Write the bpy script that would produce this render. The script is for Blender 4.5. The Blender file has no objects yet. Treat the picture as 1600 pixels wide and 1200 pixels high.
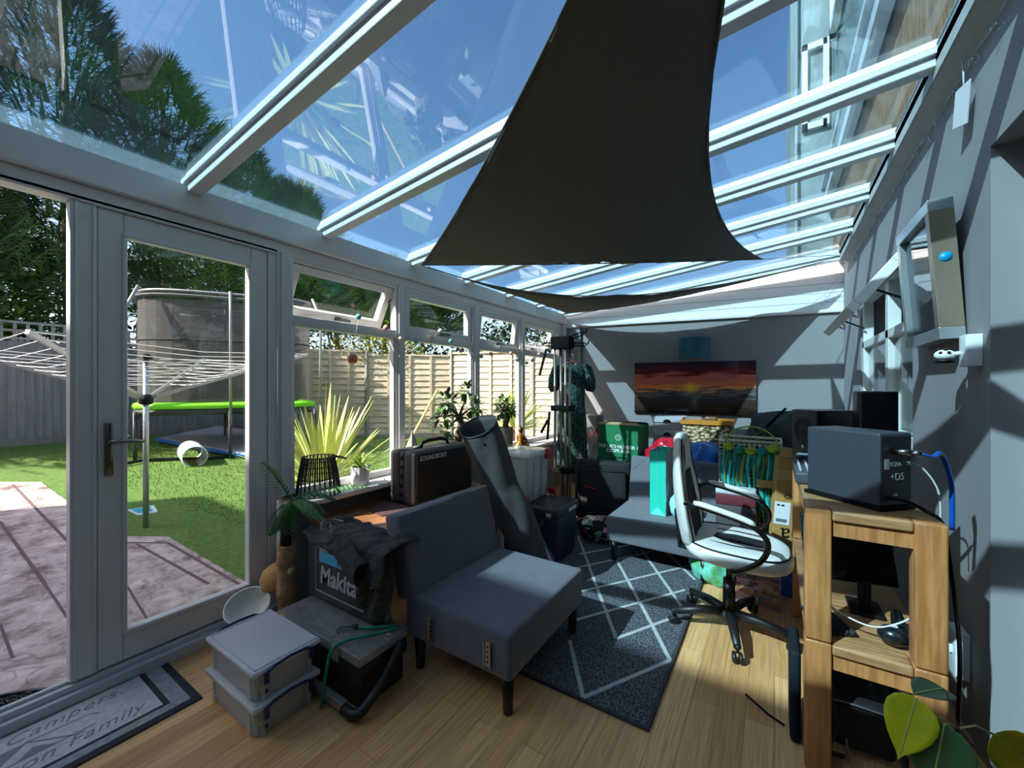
import bpy, bmesh, math, random
from mathutils import Vector, Matrix, Euler
random.seed(7)
C = bpy.context.scene.collection
SC = bpy.context.scene
# ---------------------------------------------------------------- camera
FPX, CXP, CYP, CAMH = 630.0, 800.0, 604.0, 1.28
YAW = math.atan(410/630)
cam = bpy.data.cameras.new('camera'); camo = bpy.data.objects.new('camera', cam); C.objects.link(camo)
cam.sensor_width = 36; cam.lens = FPX/1600*36; cam.shift_y = 4/1600; cam.clip_start = 0.02; cam.clip_end = 300
camo.location = (0, 0, CAMH); camo.rotation_euler = (math.pi/2, 0, YAW)
SC.camera = camo
# ---------------------------------------------------------------- world, sun, exposure
W = bpy.data.worlds.new('world'); SC.world = W; W.use_nodes = True
nt = W.node_tree; nt.nodes.clear()
sky = nt.nodes.new('ShaderNodeTexSky'); sky.sky_type = 'NISHITA'; sky.sun_disc = False
sky.sun_elevation = math.radians(40); sky.sun_rotation = math.radians(209); sky.air_density = 1.0; sky.dust_density = 2.2; sky.ozone_density = 2.5
bg = nt.nodes.new('ShaderNodeBackground'); bg.inputs[1].default_value = 0.15
wo = nt.nodes.new('ShaderNodeOutputWorld')
hs = nt.nodes.new('ShaderNodeHueSaturation'); hs.inputs['Saturation'].default_value = 0.88; nt.links.new(sky.outputs[0], hs.inputs['Color']); nt.links.new(hs.outputs[0], bg.inputs[0]); nt.links.new(bg.outputs[0], wo.inputs[0])
sl = bpy.data.lights.new('sun', 'SUN'); sl.energy = 5.3; sl.angle = math.radians(0.6); sl.color = (1.0, 0.95, 0.86)
so = bpy.data.objects.new('sun', sl); C.objects.link(so)
so.rotation_euler = Vector((-1, -1.8, 1.75)).to_track_quat('Z', 'Y').to_euler(); so.location = (-8, -12, 14)
SC.view_settings.view_transform = 'Standard'; SC.view_settings.look = 'None'
SC.view_settings.exposure = 1.3; SC.view_settings.gamma = 1.0; SC.view_settings.use_curve_mapping = False

# ---------------------------------------------------------------- helpers
_sa, _ca = math.sin(YAW), math.cos(YAW)
def at(x, y, X=None, Y=None, Z=None):
    u = (x-CXP)/FPX; v = (CYP-y)/FPX
    q = (-_sa+u*_ca, _ca+u*_sa, v)
    s = X/q[0] if X is not None else Y/q[1] if Y is not None else (Z-CAMH)/q[2]
    return Vector((q[0]*s, q[1]*s, CAMH+q[2]*s))
def lin(c): return tuple((x/255/12.92 if x/255 <= 0.04045 else ((x/255+0.055)/1.055)**2.4) for x in c)
_m = {}
def mat(name, col, rough=0.6, metal=0.0, var=0.0, vs=8.0, bump=0.0, bs=60.0, spec=0.5, col2=None, trans=0.0, alpha=1.0, sheen=0.0, stretch=None, coat=0.0):
    """principled material; var = noise colour variation, bump = fine noise bump"""
    if name in _m: return _m[name]
    m = bpy.data.materials.new(name); m.use_nodes = True; n = m.node_tree.nodes; l = m.node_tree.links
    p = n['Principled BSDF']; c = (*lin(col), 1)
    p.inputs['Base Color'].default_value = c; p.inputs['Roughness'].default_value = rough; p.inputs['Metallic'].default_value = metal
    p.inputs['Specular IOR Level'].default_value = spec; p.inputs['Alpha'].default_value = alpha
    p.inputs['Transmission Weight'].default_value = trans; p.inputs['Coat Weight'].default_value = coat
    if sheen: p.inputs['Sheen Weight'].default_value = sheen
    tc = n.new('ShaderNodeTexCoord'); mp = n.new('ShaderNodeMapping'); l.new(tc.outputs['Object'], mp.inputs[0])
    if stretch: mp.inputs['Scale'].default_value = stretch
    if var or col2:
        t = n.new('ShaderNodeTexNoise'); t.inputs['Scale'].default_value = vs; t.inputs['Detail'].default_value = 6; l.new(mp.outputs[0], t.inputs[0])
        r = n.new('ShaderNodeValToRGB'); l.new(t.outputs[0], r.inputs[0])
        r.color_ramp.elements[0].position = 0.35; r.color_ramp.elements[1].position = 0.65
        if col2: a, b = lin(col), lin(col2)
        else:
            a = [k*(1-var) for k in lin(col)]; b = [min(1, k*(1+var)) for k in lin(col)]
        r.color_ramp.elements[0].color = (*a, 1); r.color_ramp.elements[1].color = (*b, 1)
        l.new(r.outputs[0], p.inputs['Base Color'])
    if bump:
        t2 = n.new('ShaderNodeTexNoise'); t2.inputs['Scale'].default_value = bs; t2.inputs['Detail'].default_value = 4; l.new(mp.outputs[0], t2.inputs[0])
        b2 = n.new('ShaderNodeBump'); b2.inputs['Strength'].default_value = bump; b2.inputs['Distance'].default_value = 0.01
        l.new(t2.outputs[0], b2.inputs['Height']); l.new(b2.outputs[0], p.inputs['Normal'])
    _m[name] = m
    return m
def glassmat(name, tint, ior=1.45, rough=0.0, diff=0.0, dcol=(200, 205, 210)):
    """clear pane: tinted see-through mixed with a Fresnel mirror (and a little milky diffuse for plastics)"""
    if name in _m: return _m[name]
    m = bpy.data.materials.new(name); m.use_nodes = True; n = m.node_tree.nodes; l = m.node_tree.links
    n.remove(n['Principled BSDF']); o = n['Material Output']
    t = n.new('ShaderNodeBsdfTransparent'); t.inputs[0].default_value = (*tint, 1)
    g = n.new('ShaderNodeBsdfGlossy'); g.inputs['Roughness'].default_value = rough
    f = n.new('ShaderNodeFresnel'); ge = n.new('ShaderNodeNewGeometry'); mi = n.new('ShaderNodeMix')   # same mirror strength on both faces
    mi.inputs[2].default_value = ior; mi.inputs[3].default_value = 1/ior; l.new(ge.outputs['Backfacing'], mi.inputs[0]); l.new(mi.outputs[0], f.inputs[0])
    mx = n.new('ShaderNodeMixShader'); l.new(f.outputs[0], mx.inputs[0])
    src = t
    if diff:
        d = n.new('ShaderNodeBsdfDiffuse'); d.inputs[0].default_value = (*lin(dcol), 1)
        tl = n.new('ShaderNodeBsdfTranslucent'); tl.inputs[0].default_value = (*lin(dcol), 1)
        m1 = n.new('ShaderNodeMixShader'); m1.inputs[0].default_value = 0.3; l.new(d.outputs[0], m1.inputs[1]); l.new(tl.outputs[0], m1.inputs[2])
        m2 = n.new('ShaderNodeMixShader'); m2.inputs[0].default_value = diff; l.new(t.outputs[0], m2.inputs[1]); l.new(m1.outputs[0], m2.inputs[2]); src = m2
    l.new(src.outputs[0], mx.inputs[1]); l.new(g.outputs[0], mx.inputs[2]); l.new(mx.outputs[0], o.inputs[0])
    _m[name] = m
    return m
def smooth(pts, n=5):
    pts = [Vector(p) for p in pts]; out = []
    for i in range(len(pts)-1):
        p0, p1, p2, p3 = pts[max(0, i-1)], pts[i], pts[i+1], pts[min(len(pts)-1, i+2)]
        for j in range(n):
            u = j/n; out.append(0.5*((2*p1)+(p2-p0)*u+(2*p0-5*p1+4*p2-p3)*u*u+(3*p1-p0-3*p2+p3)*u**3))
    return out+[pts[-1]]
class B:
    """mesh builder (world or local coordinates), one material list"""
    def __init__(s): s.bm = bmesh.new(); s.mi = 0; s.sm = False
    def _fin(s, fs):
        for f in fs: f.material_index = s.mi; f.smooth = s.sm
    def hexa(s, pts):
        v = [s.bm.verts.new(p) for p in pts]
        fs = [s.bm.faces.new([v[i] for i in q]) for q in ((0,3,2,1),(4,5,6,7),(0,1,5,4),(1,2,6,5),(2,3,7,6),(3,0,4,7))]
        s._fin(fs); return s
    def box(s, x0, y0, z0, x1, y1, z1, M=None):
        p = [(x0,y0,z0),(x1,y0,z0),(x1,y1,z0),(x0,y1,z0),(x0,y0,z1),(x1,y0,z1),(x1,y1,z1),(x0,y1,z1)]
        if M: p = [M @ Vector(q) for q in p]
        return s.hexa(p)
    def bbox(s, x0, y0, z0, x1, y1, z1, r=0.01, seg=2, M=None, taper=1.0):
        """bevelled box"""
        b = bmesh.new(); cx, cy = (x0+x1)/2, (y0+y1)/2
        P = []
        for z, t in ((z0, taper), (z1, 1)):
            for x, y in ((x0,y0),(x1,y0),(x1,y1),(x0,y1)): P.append(b.verts.new((cx+(x-cx)*t, cy+(y-cy)*t, z)))
        for q in ((0,3,2,1),(4,5,6,7),(0,1,5,4),(1,2,6,5),(2,3,7,6),(3,0,4,7)): b.faces.new([P[i] for i in q])
        bmesh.ops.bevel(b, geom=b.edges[:]+b.verts[:], offset=r, segments=seg, affect='EDGES', profile=0.6)
        return s.merge(b, M, True)
    def merge(s, b, M=None, smooth=None):
        mp = {}
        for v in b.verts: mp[v] = s.bm.verts.new(M @ v.co if M else v.co)
        for f in b.faces:
            try: g = s.bm.faces.new([mp[v] for v in f.verts])
            except ValueError: continue
            g.material_index = s.mi; g.smooth = s.sm if smooth is None else smooth
        b.free(); return s
    def bar(s, a, b, w, h=None, up=(0,0,1)):
        """rectangular bar from a to b, w across, h along up"""
        a, b = Vector(a), Vector(b); h = h or w; d = (b-a).normalized(); u = Vector(up)
        if abs(d.dot(u)) > 0.99: u = Vector((1,0,0))
        r = d.cross(u).normalized(); u = r.cross(d).normalized()
        p = []
        for q in (a, b):
            for i, j in ((-1,-1),(1,-1),(1,1),(-1,1)): p.append(q + r*(i*w/2) + u*(j*h/2))
        return s.hexa(p)
    def ring(s, pts, r, n=8, closed=False, caps=True, sq=None):
        """round tube through points; r number or list"""
        pts = [Vector(p) for p in pts]; N = len(pts); rs = r if isinstance(r, (list, tuple)) else [r]*N
        rows = []; pu = None
        for i, p in enumerate(pts):
            if closed: d = (pts[(i+1) % N]-pts[i-1])
            else: d = pts[min(i+1, N-1)]-pts[max(i-1, 0)]
            if d.length < 1e-9: d = Vector((0,0,1))
            d.normalize()
            if pu is None:
                u = Vector((0,0,1)) if abs(d.z) < 0.9 else Vector((1,0,0))
            else: u = pu
            u = (u - d*u.dot(d)); u = u.normalized() if u.length > 1e-6 else d.orthogonal().normalized()
            pu = u; w = d.cross(u)
            rows.append([s.bm.verts.new(p + (u*math.cos(2*math.pi*k/n)*(sq or 1) + w*math.sin(2*math.pi*k/n))*rs[i]) for k in range(n)])
        fs = []
        for i in range(N if closed else N-1):
            A, Bq = rows[i], rows[(i+1) % N]
            for k in range(n):
                fs.append(s.bm.faces.new([A[k], A[(k+1) % n], Bq[(k+1) % n], Bq[k]]))
        for f in fs: f.smooth = True; f.material_index = s.mi
        if caps and not closed:
            f1 = s.bm.faces.new(rows[0][::-1]); f2 = s.bm.faces.new(rows[-1]); f1.material_index = f2.material_index = s.mi
        return s
    def cyl(s, a, b, r, r2=None, n=16): return s.ring([a, b], [r, r if r2 is None else r2], n)
    def lathe(s, prof, c=(0,0,0), n=24, axis=None, smooth=True, sx=1, sy=1):
        """profile [(r,z)...] turned about z (or about axis vector)"""
        Q = Vector((0,0,1)).rotation_difference(Vector(axis).normalized()).to_matrix().to_4x4() if axis else Matrix()
        M = Matrix.Translation(Vector(c)) @ Q; rows = []
        for r, z in prof:
            if r < 1e-6: rows.append([s.bm.verts.new(M @ Vector((0,0,z)))])
            else: rows.append([s.bm.verts.new(M @ Vector((r*sx*math.cos(2*math.pi*k/n), r*sy*math.sin(2*math.pi*k/n), z))) for k in range(n)])
        for A, Bq in zip(rows, rows[1:]):
            for k in range(n):
                q = [A[k % len(A)], A[(k+1) % len(A)], Bq[(k+1) % len(Bq)], Bq[k % len(Bq)]]
                u = []
                for v in q:
                    if v not in u: u.append(v)
                if len(u) > 2:
                    f = s.bm.faces.new(u); f.smooth = smooth; f.material_index = s.mi
        return s
    def ball(s, c, r, n=12, sx=1, sy=1, sz=1):
        return s.lathe([(r*math.sin(math.pi*i/n), -r*sz*math.cos(math.pi*i/n)) for i in range(n+1)], c, n*2, sx=sx, sy=sy)
    def poly(s, pts, th, nrm=None):
        """flat outline (3-D points) given thickness along nrm"""
        pts = [Vector(p) for p in pts]
        if nrm is None:
            nrm = Vector((0,0,0))
            for i in range(len(pts)): nrm += pts[i-1].cross(pts[i])
            nrm.normalize()
        nrm = Vector(nrm); a = [s.bm.verts.new(p) for p in pts]; b = [s.bm.verts.new(p+nrm*th) for p in pts]; n = len(pts)
        fs = [s.bm.faces.new(a[::-1]), s.bm.faces.new(b)] + [s.bm.faces.new([a[i], a[(i+1) % n], b[(i+1) % n], b[i]]) for i in range(n)]
        s._fin(fs); return s
    def grid(s, fn, nu, nv, th=0.0, smooth=True):
        """surface fn(u,v)->Vector, optionally thickened along its normal"""
        P = [[Vector(fn(i/nu, j/nv)) for j in range(nv+1)] for i in range(nu+1)]
        V = [[s.bm.verts.new(p) for p in r] for r in P]; fs = []
        for i in range(nu):
            for j in range(nv): fs.append(s.bm.faces.new([V[i][j], V[i+1][j], V[i+1][j+1], V[i][j+1]]))
        if th:
            nr = [[None]*(nv+1) for _ in range(nu+1)]
            for i in range(nu+1):
                for j in range(nv+1):
                    du = P[min(i+1, nu)][j]-P[max(i-1, 0)][j]; dv = P[i][min(j+1, nv)]-P[i][max(j-1, 0)]
                    q = du.cross(dv); nr[i][j] = q.normalized() if q.length > 1e-9 else Vector((0,0,1))
            V2 = [[s.bm.verts.new(P[i][j]-nr[i][j]*th) for j in range(nv+1)] for i in range(nu+1)]
            for i in range(nu):
                for j in range(nv): fs.append(s.bm.faces.new([V2[i][j], V2[i][j+1], V2[i+1][j+1], V2[i+1][j]]))
            for i in range(nu):
                fs.append(s.bm.faces.new([V[i][0], V2[i][0], V2[i+1][0], V[i+1][0]])); fs.append(s.bm.faces.new([V[i][nv], V[i+1][nv], V2[i+1][nv], V2[i][nv]]))
            for j in range(nv):
                fs.append(s.bm.faces.new([V[0][j], V[0][j+1], V2[0][j+1], V2[0][j]])); fs.append(s.bm.faces.new([V[nu][j], V2[nu][j], V2[nu][j+1], V[nu][j+1]]))
        for f in fs: f.smooth = smooth; f.material_index = s.mi
        return s
    def leaf(s, a, d, L, w, n=4, droop=0.2, up=(0,0,1), fold=0.15, tip=0.02):
        """one strap or pointed leaf from a along d"""
        a = Vector(a); d = Vector(d).normalized(); side = d.cross(Vector(up)); side = side.normalized() if side.length > 1e-4 else d.orthogonal().normalized()
        prev = None
        for i in range(n+1):
            t = i/n; c = a + d*(L*t) - Vector((0,0,1))*(droop*L*t*t)
            ww = w*max(tip, math.sin(math.pi*min(1, 0.12+0.88*t))**0.7)*0.5
            nn = side.cross(d)
            row = [s.bm.verts.new(c-side*ww+nn*fold*ww), s.bm.verts.new(c), s.bm.verts.new(c+side*ww+nn*fold*ww)]
            if prev:
                for k in (0, 1):
                    f = s.bm.faces.new([prev[k], prev[k+1], row[k+1], row[k]]); f.smooth = True; f.material_index = s.mi
            prev = row
        return s
def obj(name, b, m, parent=None, world=True, bevel=0.0, sub=0):
    """link the builder as ONE mesh object; world=True: coordinates are world ones"""
    me = bpy.data.meshes.new(name); bmesh.ops.recalc_face_normals(b.bm, faces=b.bm.faces[:]) if not getattr(b, 'noflip', False) else None
    if parent is not None and world:
        b.bm.transform(wm(parent).inverted())
    b.bm.to_mesh(me); b.bm.free()
    for x in (m if isinstance(m, (list, tuple)) else [m]): me.materials.append(x)
    o = bpy.data.objects.new(name, me); C.objects.link(o)
    if parent is not None: o.parent = parent
    if bevel:
        q = o.modifiers.new('bevel', 'BEVEL'); q.width = bevel; q.segments = 2; q.limit_method = 'ANGLE'; q.angle_limit = math.radians(40)
    if sub:
        q = o.modifiers.new('sub', 'SUBSURF'); q.levels = q.render_levels = sub
    return o
def wm(o):
    M = Matrix()
    while o is not None:
        M = (Matrix.Translation(o.location) @ o.rotation_euler.to_matrix().to_4x4()) @ M; o = o.parent
    return M
def thing(name, label, cat, loc=(0,0,0), rotz=0, group=None, rot=None):
    o = bpy.data.objects.new(name, None); o.empty_display_size = 0.05; C.objects.link(o)
    o.location = loc; o.rotation_euler = rot if rot else (0, 0, rotz); o['label'] = label; o['category'] = cat
    if group: o['group'] = group
    return o
def tag(o, label, cat, group=None, kind=None):
    o['label'] = label; o['category'] = cat
    if group: o['group'] = group
    if kind: o['kind'] = kind
    return o
def struct(name, b, m, parent=None, **k):
    o = obj(name, b, m, parent, **k)
    if parent is None: o['kind'] = 'structure'
    return o
def text(name, s, size, M, m, parent, ext=0.001, shear=0.0, bold=0.0, spacing=1.0, sx=1.0):
    """lettering on a surface: M places the text (x right, y up, z out)"""
    cu = bpy.data.curves.new(name, 'FONT'); cu.body = s; cu.size = size; cu.extrude = ext; cu.shear = shear; cu.offset = bold
    cu.align_x = 'CENTER'; cu.align_y = 'CENTER'; cu.space_character = spacing
    t = bpy.data.objects.new(name+'_curve', cu); C.objects.link(t)
    bpy.context.view_layer.update()
    me = bpy.data.meshes.new_from_object(t.evaluated_get(bpy.context.evaluated_depsgraph_get()))
    bpy.data.objects.remove(t); bpy.data.curves.remove(cu)
    me.transform(Matrix.Diagonal((sx, 1, 1, 1)))
    me.transform(wm(parent).inverted() @ M if parent is not None else M)
    me.materials.clear(); me.materials.append(m)
    o = bpy.data.objects.new(name, me); C.objects.link(o); o.parent = parent
    return o
def frameM(o, x, y):
    """matrix with origin o, x axis x, y axis ~y"""
    x = Vector(x).normalized(); y = Vector(y); z = x.cross(y).normalized(); y = z.cross(x)
    M = Matrix((x, y, z)).transposed().to_4x4(); M.translation = Vector(o); return M
def dup(root, loc=None, rotz=None, label=None, group=None):
    r = root.copy(); C.objects.link(r)
    if loc is not None: r.location = loc
    if rotz is not None: r.rotation_euler = (0, 0, rotz)
    if label: r['label'] = label
    if group: r['group'] = group
    for ch in list(root.children):
        c = ch.copy(); C.objects.link(c); c.parent = r
        for g in ch.children:
            d = g.copy(); C.objects.link(d); d.parent = c
    return r
# ---------------------------------------------------------------- common materials
UPVC = mat('white_upvc', (224, 220, 218), 0.35, var=0.03, vs=3)
UPVC2 = mat('white_upvc_roof', (222, 224, 226), 0.4, var=0.04, vs=3)
WALL = mat('grey_wall_paint', (138, 138, 140), 0.85, var=0.02, vs=2, bump=0.08, bs=120)
BLK = mat('black_plastic', (15, 15, 17), 0.5, bump=0.05, bs=200, spec=0.3)
BLKM = mat('black_matt', (13, 13, 15), 0.85, spec=0.15)
CHROME = mat('chrome', (200, 200, 200), 0.2, metal=1.0)
ROOFG = glassmat('roof_glass', (0.60, 0.765, 0.86), 2.3)
CLEAR = glassmat('window_glass', (0.97, 0.985, 0.98), 1.42)
# ================================================================ ROOM
XW, XR, YB, YF = -2.40, 0.60, 4.93, -1.3      # window line, house wall, back wall, wall behind the camera
def wall_y(x): return YB+0.14*(x+2.4)      # the back wall stands a little askew
def planks():
    m = bpy.data.materials.new('oak_floor'); m.use_nodes = True; n = m.node_tree.nodes; l = m.node_tree.links; p = n['Principled BSDF']
    tc = n.new('ShaderNodeTexCoord'); mp = n.new('ShaderNodeMapping'); mp.inputs['Rotation'].default_value = (0, 0, math.pi/2); l.new(tc.outputs['Object'], mp.inputs[0])
    br = n.new('ShaderNodeTexBrick'); br.inputs['Scale'].default_value = 1; br.inputs['Brick Width'].default_value = 0.9; br.inputs['Row Height'].default_value = 0.095
    br.inputs['Mortar Size'].default_value = 0.0012; br.inputs['Mortar Smooth'].default_value = 0.2; br.offset = 0.37
    br.inputs['Color1'].default_value = (*lin((238, 186, 128)), 1); br.inputs['Color2'].default_value = (*lin((208, 154, 100)), 1); br.inputs['Mortar'].default_value = (*lin((168, 124, 84)), 1)
    l.new(mp.outputs[0], br.inputs[0])
    m2 = n.new('ShaderNodeMapping'); m2.inputs['Scale'].default_value = (75, 3.0, 10); l.new(tc.outputs['Object'], m2.inputs[0])
    no = n.new('ShaderNodeTexNoise'); no.inputs['Scale'].default_value = 1.0; no.inputs['Detail'].default_value = 8; no.inputs['Distortion'].default_value = 1.2; l.new(m2.outputs[0], no.inputs[0])
    r = n.new('ShaderNodeValToRGB'); r.color_ramp.elements[0].position = 0.3; r.color_ramp.elements[0].color = (0.72, 0.69, 0.66, 1); r.color_ramp.elements[1].position = 0.62; r.color_ramp.elements[1].color = (1.08, 1.06, 1.04, 1); l.new(no.outputs[0], r.inputs[0])
    mx = n.new('ShaderNodeMix'); mx.data_type = 'RGBA'; mx.blend_type = 'MULTIPLY'; mx.inputs[0].default_value = 1
    l.new(br.outputs[0], mx.inputs[6]); l.new(r.outputs[0], mx.inputs[7]); l.new(mx.outputs[2], p.inputs['Base Color'])
    p.inputs['Roughness'].default_value = 0.42
    b = n.new('ShaderNodeBump'); b.inputs['Strength'].default_value = 0.12; l.new(no.outputs[0], b.inputs['Height']); l.new(b.outputs[0], p.inputs['Normal'])
    return m
struct('floor', B().box(XW-0.03, YF-0.1, -0.12, 3.2, YB+0.9, 0), planks())
# dwarf wall under the windows, back wall, wall behind the camera
struct('wall_left', B().box(XW-0.12, 1.235, -0.12, XW+0.03, YB+0.2, 0.60), mat('grey_dwarf_wall', (140, 147, 152), 0.8, bump=0.05))
struct('trim_1', B().bbox(XW-0.03, 1.22, 0.60, -2.19, YB, 0.632, r=0.008), UPVC)                       # window board
b = B()
b.hexa([(-2.44, wall_y(-2.44), -0.1), (XR+0.3, wall_y(XR+.3), -0.1), (XR+0.3, wall_y(XR+.3)+0.2, -0.1), (-2.44, wall_y(-2.44)+0.2, -0.1), (-2.44, wall_y(-2.44), 2.09), (XR+0.3, wall_y(XR+.3), 2.07), (XR+0.3, wall_y(XR+.3)+0.2, 2.07), (-2.44, wall_y(-2.44)+0.2, 2.09)])
struct('wall_back', b, WALL)
# right wall with the window hole (Y 2.72..4.18, Z 0.95..2.0) and the doorway (Y 0.75..1.884)
YD, ZL = 1.983, 2.074
b = B()
b.box(XR, YD, -0.1, XR+0.28, 2.88, 2.66); b.box(XR, 4.38, -0.1, XR+0.28, YB+0.7, 2.66)
b.box(XR, 2.88, -0.1, XR+0.28, 4.38, 0.95); b.box(XR, 2.88, 2.02, XR+0.28, 4.38, 2.66)
b.box(XR, 0.75, ZL, XR+0.28, YD, 2.66); b.box(XR, YF, -0.1, XR+0.28, 0.75, 2.66)
struct('wall_right', b, WALL)
struct('wall_front', B().box(XW-0.1, YF-0.2, -0.12, XR+0.28, YF, 2.5), WALL)
b = B()
for x0, x1 in ((0.0, 0.045),):
    b.box(XR+0.10, YD-0.05, 0, XR+0.18, YD, ZL); b.box(XR+0.10, 0.75, 0, XR+0.18, 0.80, ZL); b.box(XR+0.10, 0.80, ZL-0.05, XR+0.18, YD-0.05, ZL)
struct('door_2', b, UPVC, bevel=0.004)
struct('wall_hall', B().box(2.4, -1, -0.1, 2.5, 4.6, 2.6).box(XR+0.28, YD+0.6, -0.1, 2.5, YD+0.7, 2.6).box(XR+0.28, -1, 2.5, 2.5, 4.6, 2.6).box(XR+0.28, -0.6, -0.1, 2.5, -0.5, 2.6), mat('hall_paint', (196, 198, 196), 0.9))
# gable cladding above the back wall, boards and capping trim
b = B()
def roofz(x): return 2.235 + 0.118*(x+2.33)
zl, zr = 2.085, 2.07
n = 5
for k in range(6):
    t0, t1 = k*0.097, (k+1)*0.097-0.004
    x0 = -2.36
    def clipx(zb):   # x at which the sloping roof line is above zb
        return max(-2.36, (zb-2.19)/0.104-2.33)
    za, zb_ = zl+t0*1.0, zl+t1
    xs = -2.36 if k == 0 else min(XR, (zl+t0+0.02-2.235)/0.118*0.72-2.33)
    pl = lambda x, t: zl+(zr-zl)*(x+2.36)/(XR+2.36)+t
    xe = XR
    # polygon clipped under the roof underside
    pts = []
    N = 24
    lo = [(xs+(xe-xs)*i/N) for i in range(N+1)]
    P0 = [(x, pl(x, t0)) for x in lo if pl(x, t0) < roofz(x)+0.02]
    if len(P0) < 2: continue
    P1 = [(x, min(pl(x, t1), roofz(x)+0.02)) for x, _ in P0]
    outline = [(x, wall_y(x)+0.012, z) for x, z in P0] + [(x, wall_y(x)+0.012, z) for x, z in reversed(P1)]
    b.poly(outline, 0.02, (0, 1, 0))
b.poly([(-2.4, wall_y(-2.4)+0.035, 2.0), (XR, wall_y(XR)+0.035, 1.97), (XR, wall_y(XR)+0.035, 2.64), (-2.4, wall_y(-2.4)+0.035, 2.27)], 0.05, (0, 1, 0))
struct('wall_gable', b, mat('white_cladding', (225, 228, 230), 0.45, var=0.02, vs=4))
struct('trim_2', B().bar((-2.40, wall_y(-2.4)-0.012, 2.083), (XR, wall_y(XR)-0.012, 2.065), 0.03, 0.035), UPVC, bevel=0.006)
# corner post at window / back wall, small pier return
struct('trim_3', B().box(-2.40, YB-0.10, 0.632, -2.33, YB, 2.10), UPVC, bevel=0.006)
struct('trim_4', B().box(-2.165, YB, 0, -2.135, YB+0.05, 2.08), mat('grey_batten', (120, 126, 130), 0.6), bevel=0.003)
# ---- eaves beam (runs the whole length) and wall plate
b = B().box(-2.45, YF, 2.04, -2.365, YB, 2.105).box(-2.47, YF, 2.105, -2.33, YB, 2.235)
struct('trim_5', b, UPVC, bevel=0.005)
b = B().box(0.53, YF, 2.50, 0.55, YB+0.05, 2.60).box(0.53, YF, 2.55, XR, YB+0.05, 2.59)
b.hexa([(0.54, YF, 2.50), (XR, YF, 2.47), (XR, YB+0.05, 2.47), (0.54, YB+0.05, 2.50), (0.54, YF, 2.56), (XR, YF, 2.56), (XR, YB+0.05, 2.56), (0.54, YB+0.05, 2.56)])
struct('trim_6', b, mat('wall_plate', (178, 180, 178), 0.6, var=0.06, vs=10))
# ---- rafters and roof panes
RY = [-1.25, -0.58, 0.11, 0.79, 1.47, 2.19, 2.825, 3.49, 4.14, 4.86]
RK = [0.05]*5+[0.07, 0.08, 0.10, 0.12, 0.30]     # how much farther back the house end of each rafter is
XE, XT = -2.36, 0.55
for i, y in enumerate(RY):
    b = B(); k = RK[i]
    z0, z1 = roofz(XE), roofz(XT)
    for hw, a0, a1, tw in ((0.03, -0.035, 0.03, 0.03), (0.045, 0.005, 0.03, 0.045), (0.035, 0.036, 0.075, 0.02)):
        b.hexa([(XE, y-hw, z0+a0), (XT, y+k-hw, z1+a0), (XT, y+k+hw, z1+a0), (XE, y+hw, z0+a0), (XE, y-tw, z0+a1), (XT, y+k-tw, z1+a1), (XT, y+k+tw, z1+a1), (XE, y+tw, z0+a1)])
    struct('trim_%d' % (10+i), b, UPVC2, bevel=0.004)
for i in range(len(RY)-1):
    y0, y1 = RY[i]+0.022, RY[i+1]-0.022; k = RK[i+1]
    z0, z1 = roofz(-2.50)+0.031, roofz(0.60)+0.031
    k0 = RK[i]
    b = B().hexa([(-2.50, y0, z0), (0.60, y0+k0, z1), (0.60, y1+k, z1), (-2.50, y1, z0), (-2.50, y0, z0+0.005), (0.60, y0+k0, z1+0.005), (0.60, y1+k, z1+0.005), (-2.50, y1, z0+0.005)])
    w = struct('window_%d' % (20+i), b, ROOFG)
# metal flashing along the house
struct('trim_30', B().hexa([(0.53, YF, roofz(0.53)+0.045), (0.64, YF, 2.67), (0.64, YB+0.5, 2.67), (0.53, YB+0.5, roofz(0.53)+0.045), (0.53, YF, roofz(0.53)+0.05), (0.64, YF, 2.72), (0.64, YB+0.5, 2.72), (0.53, YB+0.5, roofz(0.53)+0.05)]), mat('lead_flashing', (120, 128, 134), 0.5))
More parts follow.
